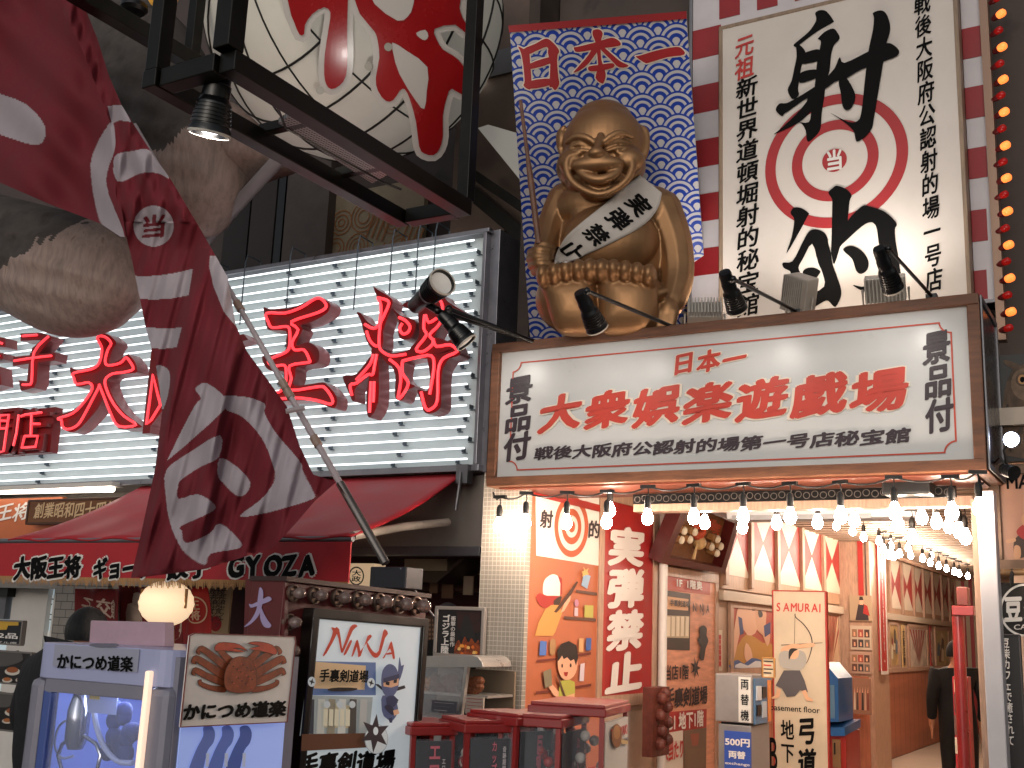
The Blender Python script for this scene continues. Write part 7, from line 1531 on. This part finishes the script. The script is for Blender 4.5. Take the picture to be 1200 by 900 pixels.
# crab poster taped over the side
q = Plane((cc.x + .035, 0, 1.6), (0, 1, 0), (0, 0, 1)); crn = [(222, 745), (228, 742), (345, 746), (346, 752), (336, 846), (211, 852)]
b = MB(); b.prism([q.hit(x, y) for x, y in crn], -q.n * .006, mat('crab_paper', 'e8e0da', .5, var=.12, scale=4)); t = build(b, 'crab_poster', label='white poster of a brown crab with hiragana lettering taped on the crane machine', cat='poster')
b = MB(); b.frame(q, (0, 0, 0, 0), 0, 0, 0, REDINK) if False else None
for (xa, ya), (xb, yb2_) in zip(crn, crn[1:] + crn[:1]): b.tube([q.hit(xa, ya, .002), q.hit(xb, yb2_, .002)], .0025, mat('crab_border', '7a3a34', .5), 4)
build(b, 'border', t); b = MB(); S = [0]; oc = (180, 660)
CB, CD, CR = mat('crab_brown', '9a4a2a', .5, var=.5, scale=30), mat('crab_dark', '4a2216', .5), mat('crab_red', 'c85034', .5, var=.3, scale=20)
def cp(pts, m, s=3):
    S[0] += 1; qq = [(oc[0] + x / 3.75, oc[1] + y / 3.75) for x, y in pts]; qq = smooth(qq, s); b.poly(q, grow(qq, .6), CD, .002 + .0005 * S[0]); S[0] += 1; b.poly(q, qq, m, .002 + .0005 * S[0])
def leg(pts, w):
    n = len(pts); up_, dn = [], []
    for i, (x, y) in enumerate(pts):
        a = V(pts[max(0, i - 1)]); c = V(pts[min(n - 1, i + 1)]); d = (c - a).normalized(); nn_ = V((-d.y, d.x)); ww = w * (1 - .35 * i / (n - 1)); up_.append((x + nn_.x * ww, y + nn_.y * ww)); dn.append((x - nn_.x * ww, y - nn_.y * ww))
    cp(up_ + dn[::-1], CB, 3)
for sx, c_ in ((-1, 368), (1, 368)):
    X_ = lambda x: c_ + sx * (c_ - x) if sx > 0 else x
    for pts, w_ in (([(310, 555), (250, 548), (205, 530), (200, 515)], 11), ([(310, 525), (240, 500), (180, 470), (172, 488)], 15), ([(310, 495), (245, 455), (180, 418), (172, 438)], 17), ([(320, 460), (262, 415), (205, 375), (190, 395)], 16), ([(340, 440), (310, 410), (280, 375), (268, 378)], 15)): leg([(X_(x), y) for x, y in pts], w_)
    cp([(X_(x), y) for x, y in ((262, 372), (280, 350), (330, 350), (370, 358), (405, 385), (370, 372), (345, 375), (395, 388), (350, 388), (300, 382), (270, 385))] if sx < 0 else [(530, 385), (510, 360), (470, 348), (430, 345), (404, 352), (440, 358), (455, 365), (410, 375), (450, 382), (500, 395), (522, 400)], CR, 2)
cp([(302, 545), (300, 480), (325, 430), (345, 415), (370, 410), (395, 415), (420, 430), (438, 480), (435, 545), (400, 565), (340, 566)], CB)
for k in range(26): x = 320 + (k * 41) % 105; y = 440 + (k * 29) % 110; S[0] += 1; b.poly(q, [(oc[0] + (x + dx_) / 3.75, oc[1] + (y + dy_) / 3.75) for dx_, dy_ in ((-4, 0), (0, -4), (5, 0), (0, 4))], (CD, CR)[k % 2], .002 + .0005 * S[0])
build(b, 'crab_picture', t); b = MB(); text(b, q, 'かにつめ道楽', [(214, 824), (335, 820), (334, 840), (213, 845)], INK, .05, off=.004, brush=.05); build(b, 'lettering', t)
# the person behind the crane machine
pq = F(2.95).hit(104, 735); person('person with black hair in a dark coat behind the crane machine', (pq.x, pq.y, 0), 1.60, math.radians(165), coat=mat('dark_coat', '131014', .8, var=.4, scale=15, bump=.3), bulk=1.65, sway=-.2)

# ------------------------------------------------------------------ row of capsule vending machines
CAPR = mat('capsule_red', '8f2320', .35, var=.12, coat=.3); DKG = mat('capsule_window', '241a1c', .1, coat=.5); CARD = mat('capsule_card', '221c20', .35, var=.2)
CLEAR = mat('clear_acrylic', 'cfd4dc', .08, alpha=.06)
def capsule(label, tlp, trp, Y, vp, texts, side_d=.3, card=CARD, lw=0, ball=('a03028', 'c8c0b8')):
    g = G(tlp, Y, vp); a, c = g.uv(*tlp), g.uv(*trp); u0, u1 = min(a[0], c[0]), max(a[0], c[0]); vt = max(a[1], c[1]); vb = vt - .52
    t = thing('capsule_machine', label, 'capsule machine', g.P((u0 + u1) / 2, vb, -side_d / 2), 'capsule machines in a row')
    b = MB(); b.slab(g, (u0 - .012, u1 + .012, vt - .045, vt - .005), -side_d - .012, .012, CAPR); b.slab(g, (u0 - .004, u1 + .004, vt - .006, vt + .012), -side_d - .0, .004, CAPR); build(b, 'lid', t, bevel=.006)
    b = MB(); w_ = .022
    for ua in (u0, u1 - w_):
        for oa in (-w_, -side_d): b.slab(g, (ua, ua + w_, vb, vt - .046), oa, oa + w_, CAPR)
    b.slab(g, (u0, u1, vb - .35, vb + .05), -side_d, -.001, CAPR); b.slab(g, (u0 + .003, u1 - .003, vb, vt - .046), -side_d + .001, -side_d + .008, CAPR); build(b, 'body', t)
    b = MB(); b.slab(g, (u0 + .014, u0 + .018, vb + .05, vt - .05), -side_d + w_, -w_, CLEAR); b.slab(g, (u0 + .03, u1 - .03, vb + .05, vt - .05), -side_d + .02, -side_d + .03, DKG); build(b, 'window', t)
    random.seed(len(label)); b = MB()
    for k in range(26): b.ball(g.P(u0 + .05 + random.random() * max(.02, u1 - u0 - .1), vb + .08 + random.random() * .3, -.08 - random.random() * (side_d - .14)), .026, col(ball[k % 2], .2), 10, 8)
    build(b, 'capsule_fill', t, kind='stuff', sm=True)
    b = MB(); b.slab(g, (u0 + .028, u1 - .018, vb + .04, vt - .07), -.012, .004, card); cdp = build(b, 'card', t); b = MB(); b.slab(g, (u0 + .022, u1 - .012, vb + .03, vt - .06), .006, .012, CLEAR); build(b, 'cover', t)
    b = MB(); W_, H_ = u1 - u0 - .046, .4
    for s_, (xa, xb, ya, yb3), m, vert, bo in texts: uvtext(b, g, s_, (u0 + .028 + W_ * xa, u0 + .028 + W_ * xb, vt - .07 - H_ * yb3, vt - .07 - H_ * ya), m, bold=bo, vertical=vert, off=.0135)
    build(b, 'lettering', cdp)
    return t
PINKI = col('d0707c'); WI = col('d0c8c8')
capsule('capsule machine with two large pink katakana at the left end of the row', (483, 851), (534, 850), 3.55, (3565, 830), [('エロ', (.34, .66, .05, .42), PINKI, True, .03), ('エロおみくじ', (.72, .82, .2, .62), WI, True, .01), ('ガチャ', (.1, .22, .42, .75), WI, True, .02), ('酒', (.38, .62, .46, .6), WI, True, .02)])
capsule('capsule machine with pink couple lettering, second from the left', (546, 848), (603, 847), 3.6, (3565, 830), [('カップル限定', (.5, .64, .03, .75), PINKI, True, .02), ('奇跡期間限定', (.78, .87, .08, .5), WI, True, .01), ('ガチャ', (.22, .36, .62, .95), WI, True, .02), ('人気', (.7, .8, .55, .7), REDINK, True, .01)])
capsule('capsule machine with outlined pink kanji in the middle of the row', (606, 842), (649, 838.5), 3.72, (1810, 812), [('巨乳', (.46, .68, .04, .5), PINKI, True, .045), ('おみやげに', (.8, .9, .2, .62), WI, True, .01), ('ガチャ', (.14, .28, .55, .9), WI, True, .02), ('あり', (.5, .65, .55, .75), WI, True, .02)])
capsule('capsule machine with slanted pink writing and a heart beside the white card machine', (657, 844), (688, 836), 3.78, (1050, 765), [('泣いて悟る♥', (.5, .66, .08, .8), PINKI, True, .02), ('おとなのおみくじ', (.82, .92, .1, .6), WI, True, .01), ('ガチャ', (.2, .34, .5, .85), WI, True, .02)], .3)
tk = capsule('capsule machine with a white TAKOYAKI card at the right end of the row', (708, 831), (736, 823), 3.95, (1010, 760), [('TAKOYAKI', (.12, .88, .08, .2), REDINK, False, .03), ('KEYCHAIN', (.4, .9, .24, .3), BROWNINK, False, .01), ('BALL CAPSULE', (.5, .9, .78, .85), BROWNINK, False, .01)], .36, col('c0b8ae'))
g = G((708, 831), 3.95, (1010, 760)); b = MB(); b.poly(g, epx(719, 862, 6, 14, 24), col('7a4a28'), .016); b.poly(g, epx(719, 858, 4, 8, 20), col('9a6838'), .0166); b.poly(g, [(724, 866), (732, 868), (732, 872), (724, 871)], col('b89868'), .017)
build(b, 'picture', [c for c in tk.children if c.name.startswith('card')][0])

for o in list(SC.objects):
    if o.parent is None and 'category' in o and 'kind' not in o: o['kind'] = 'thing'
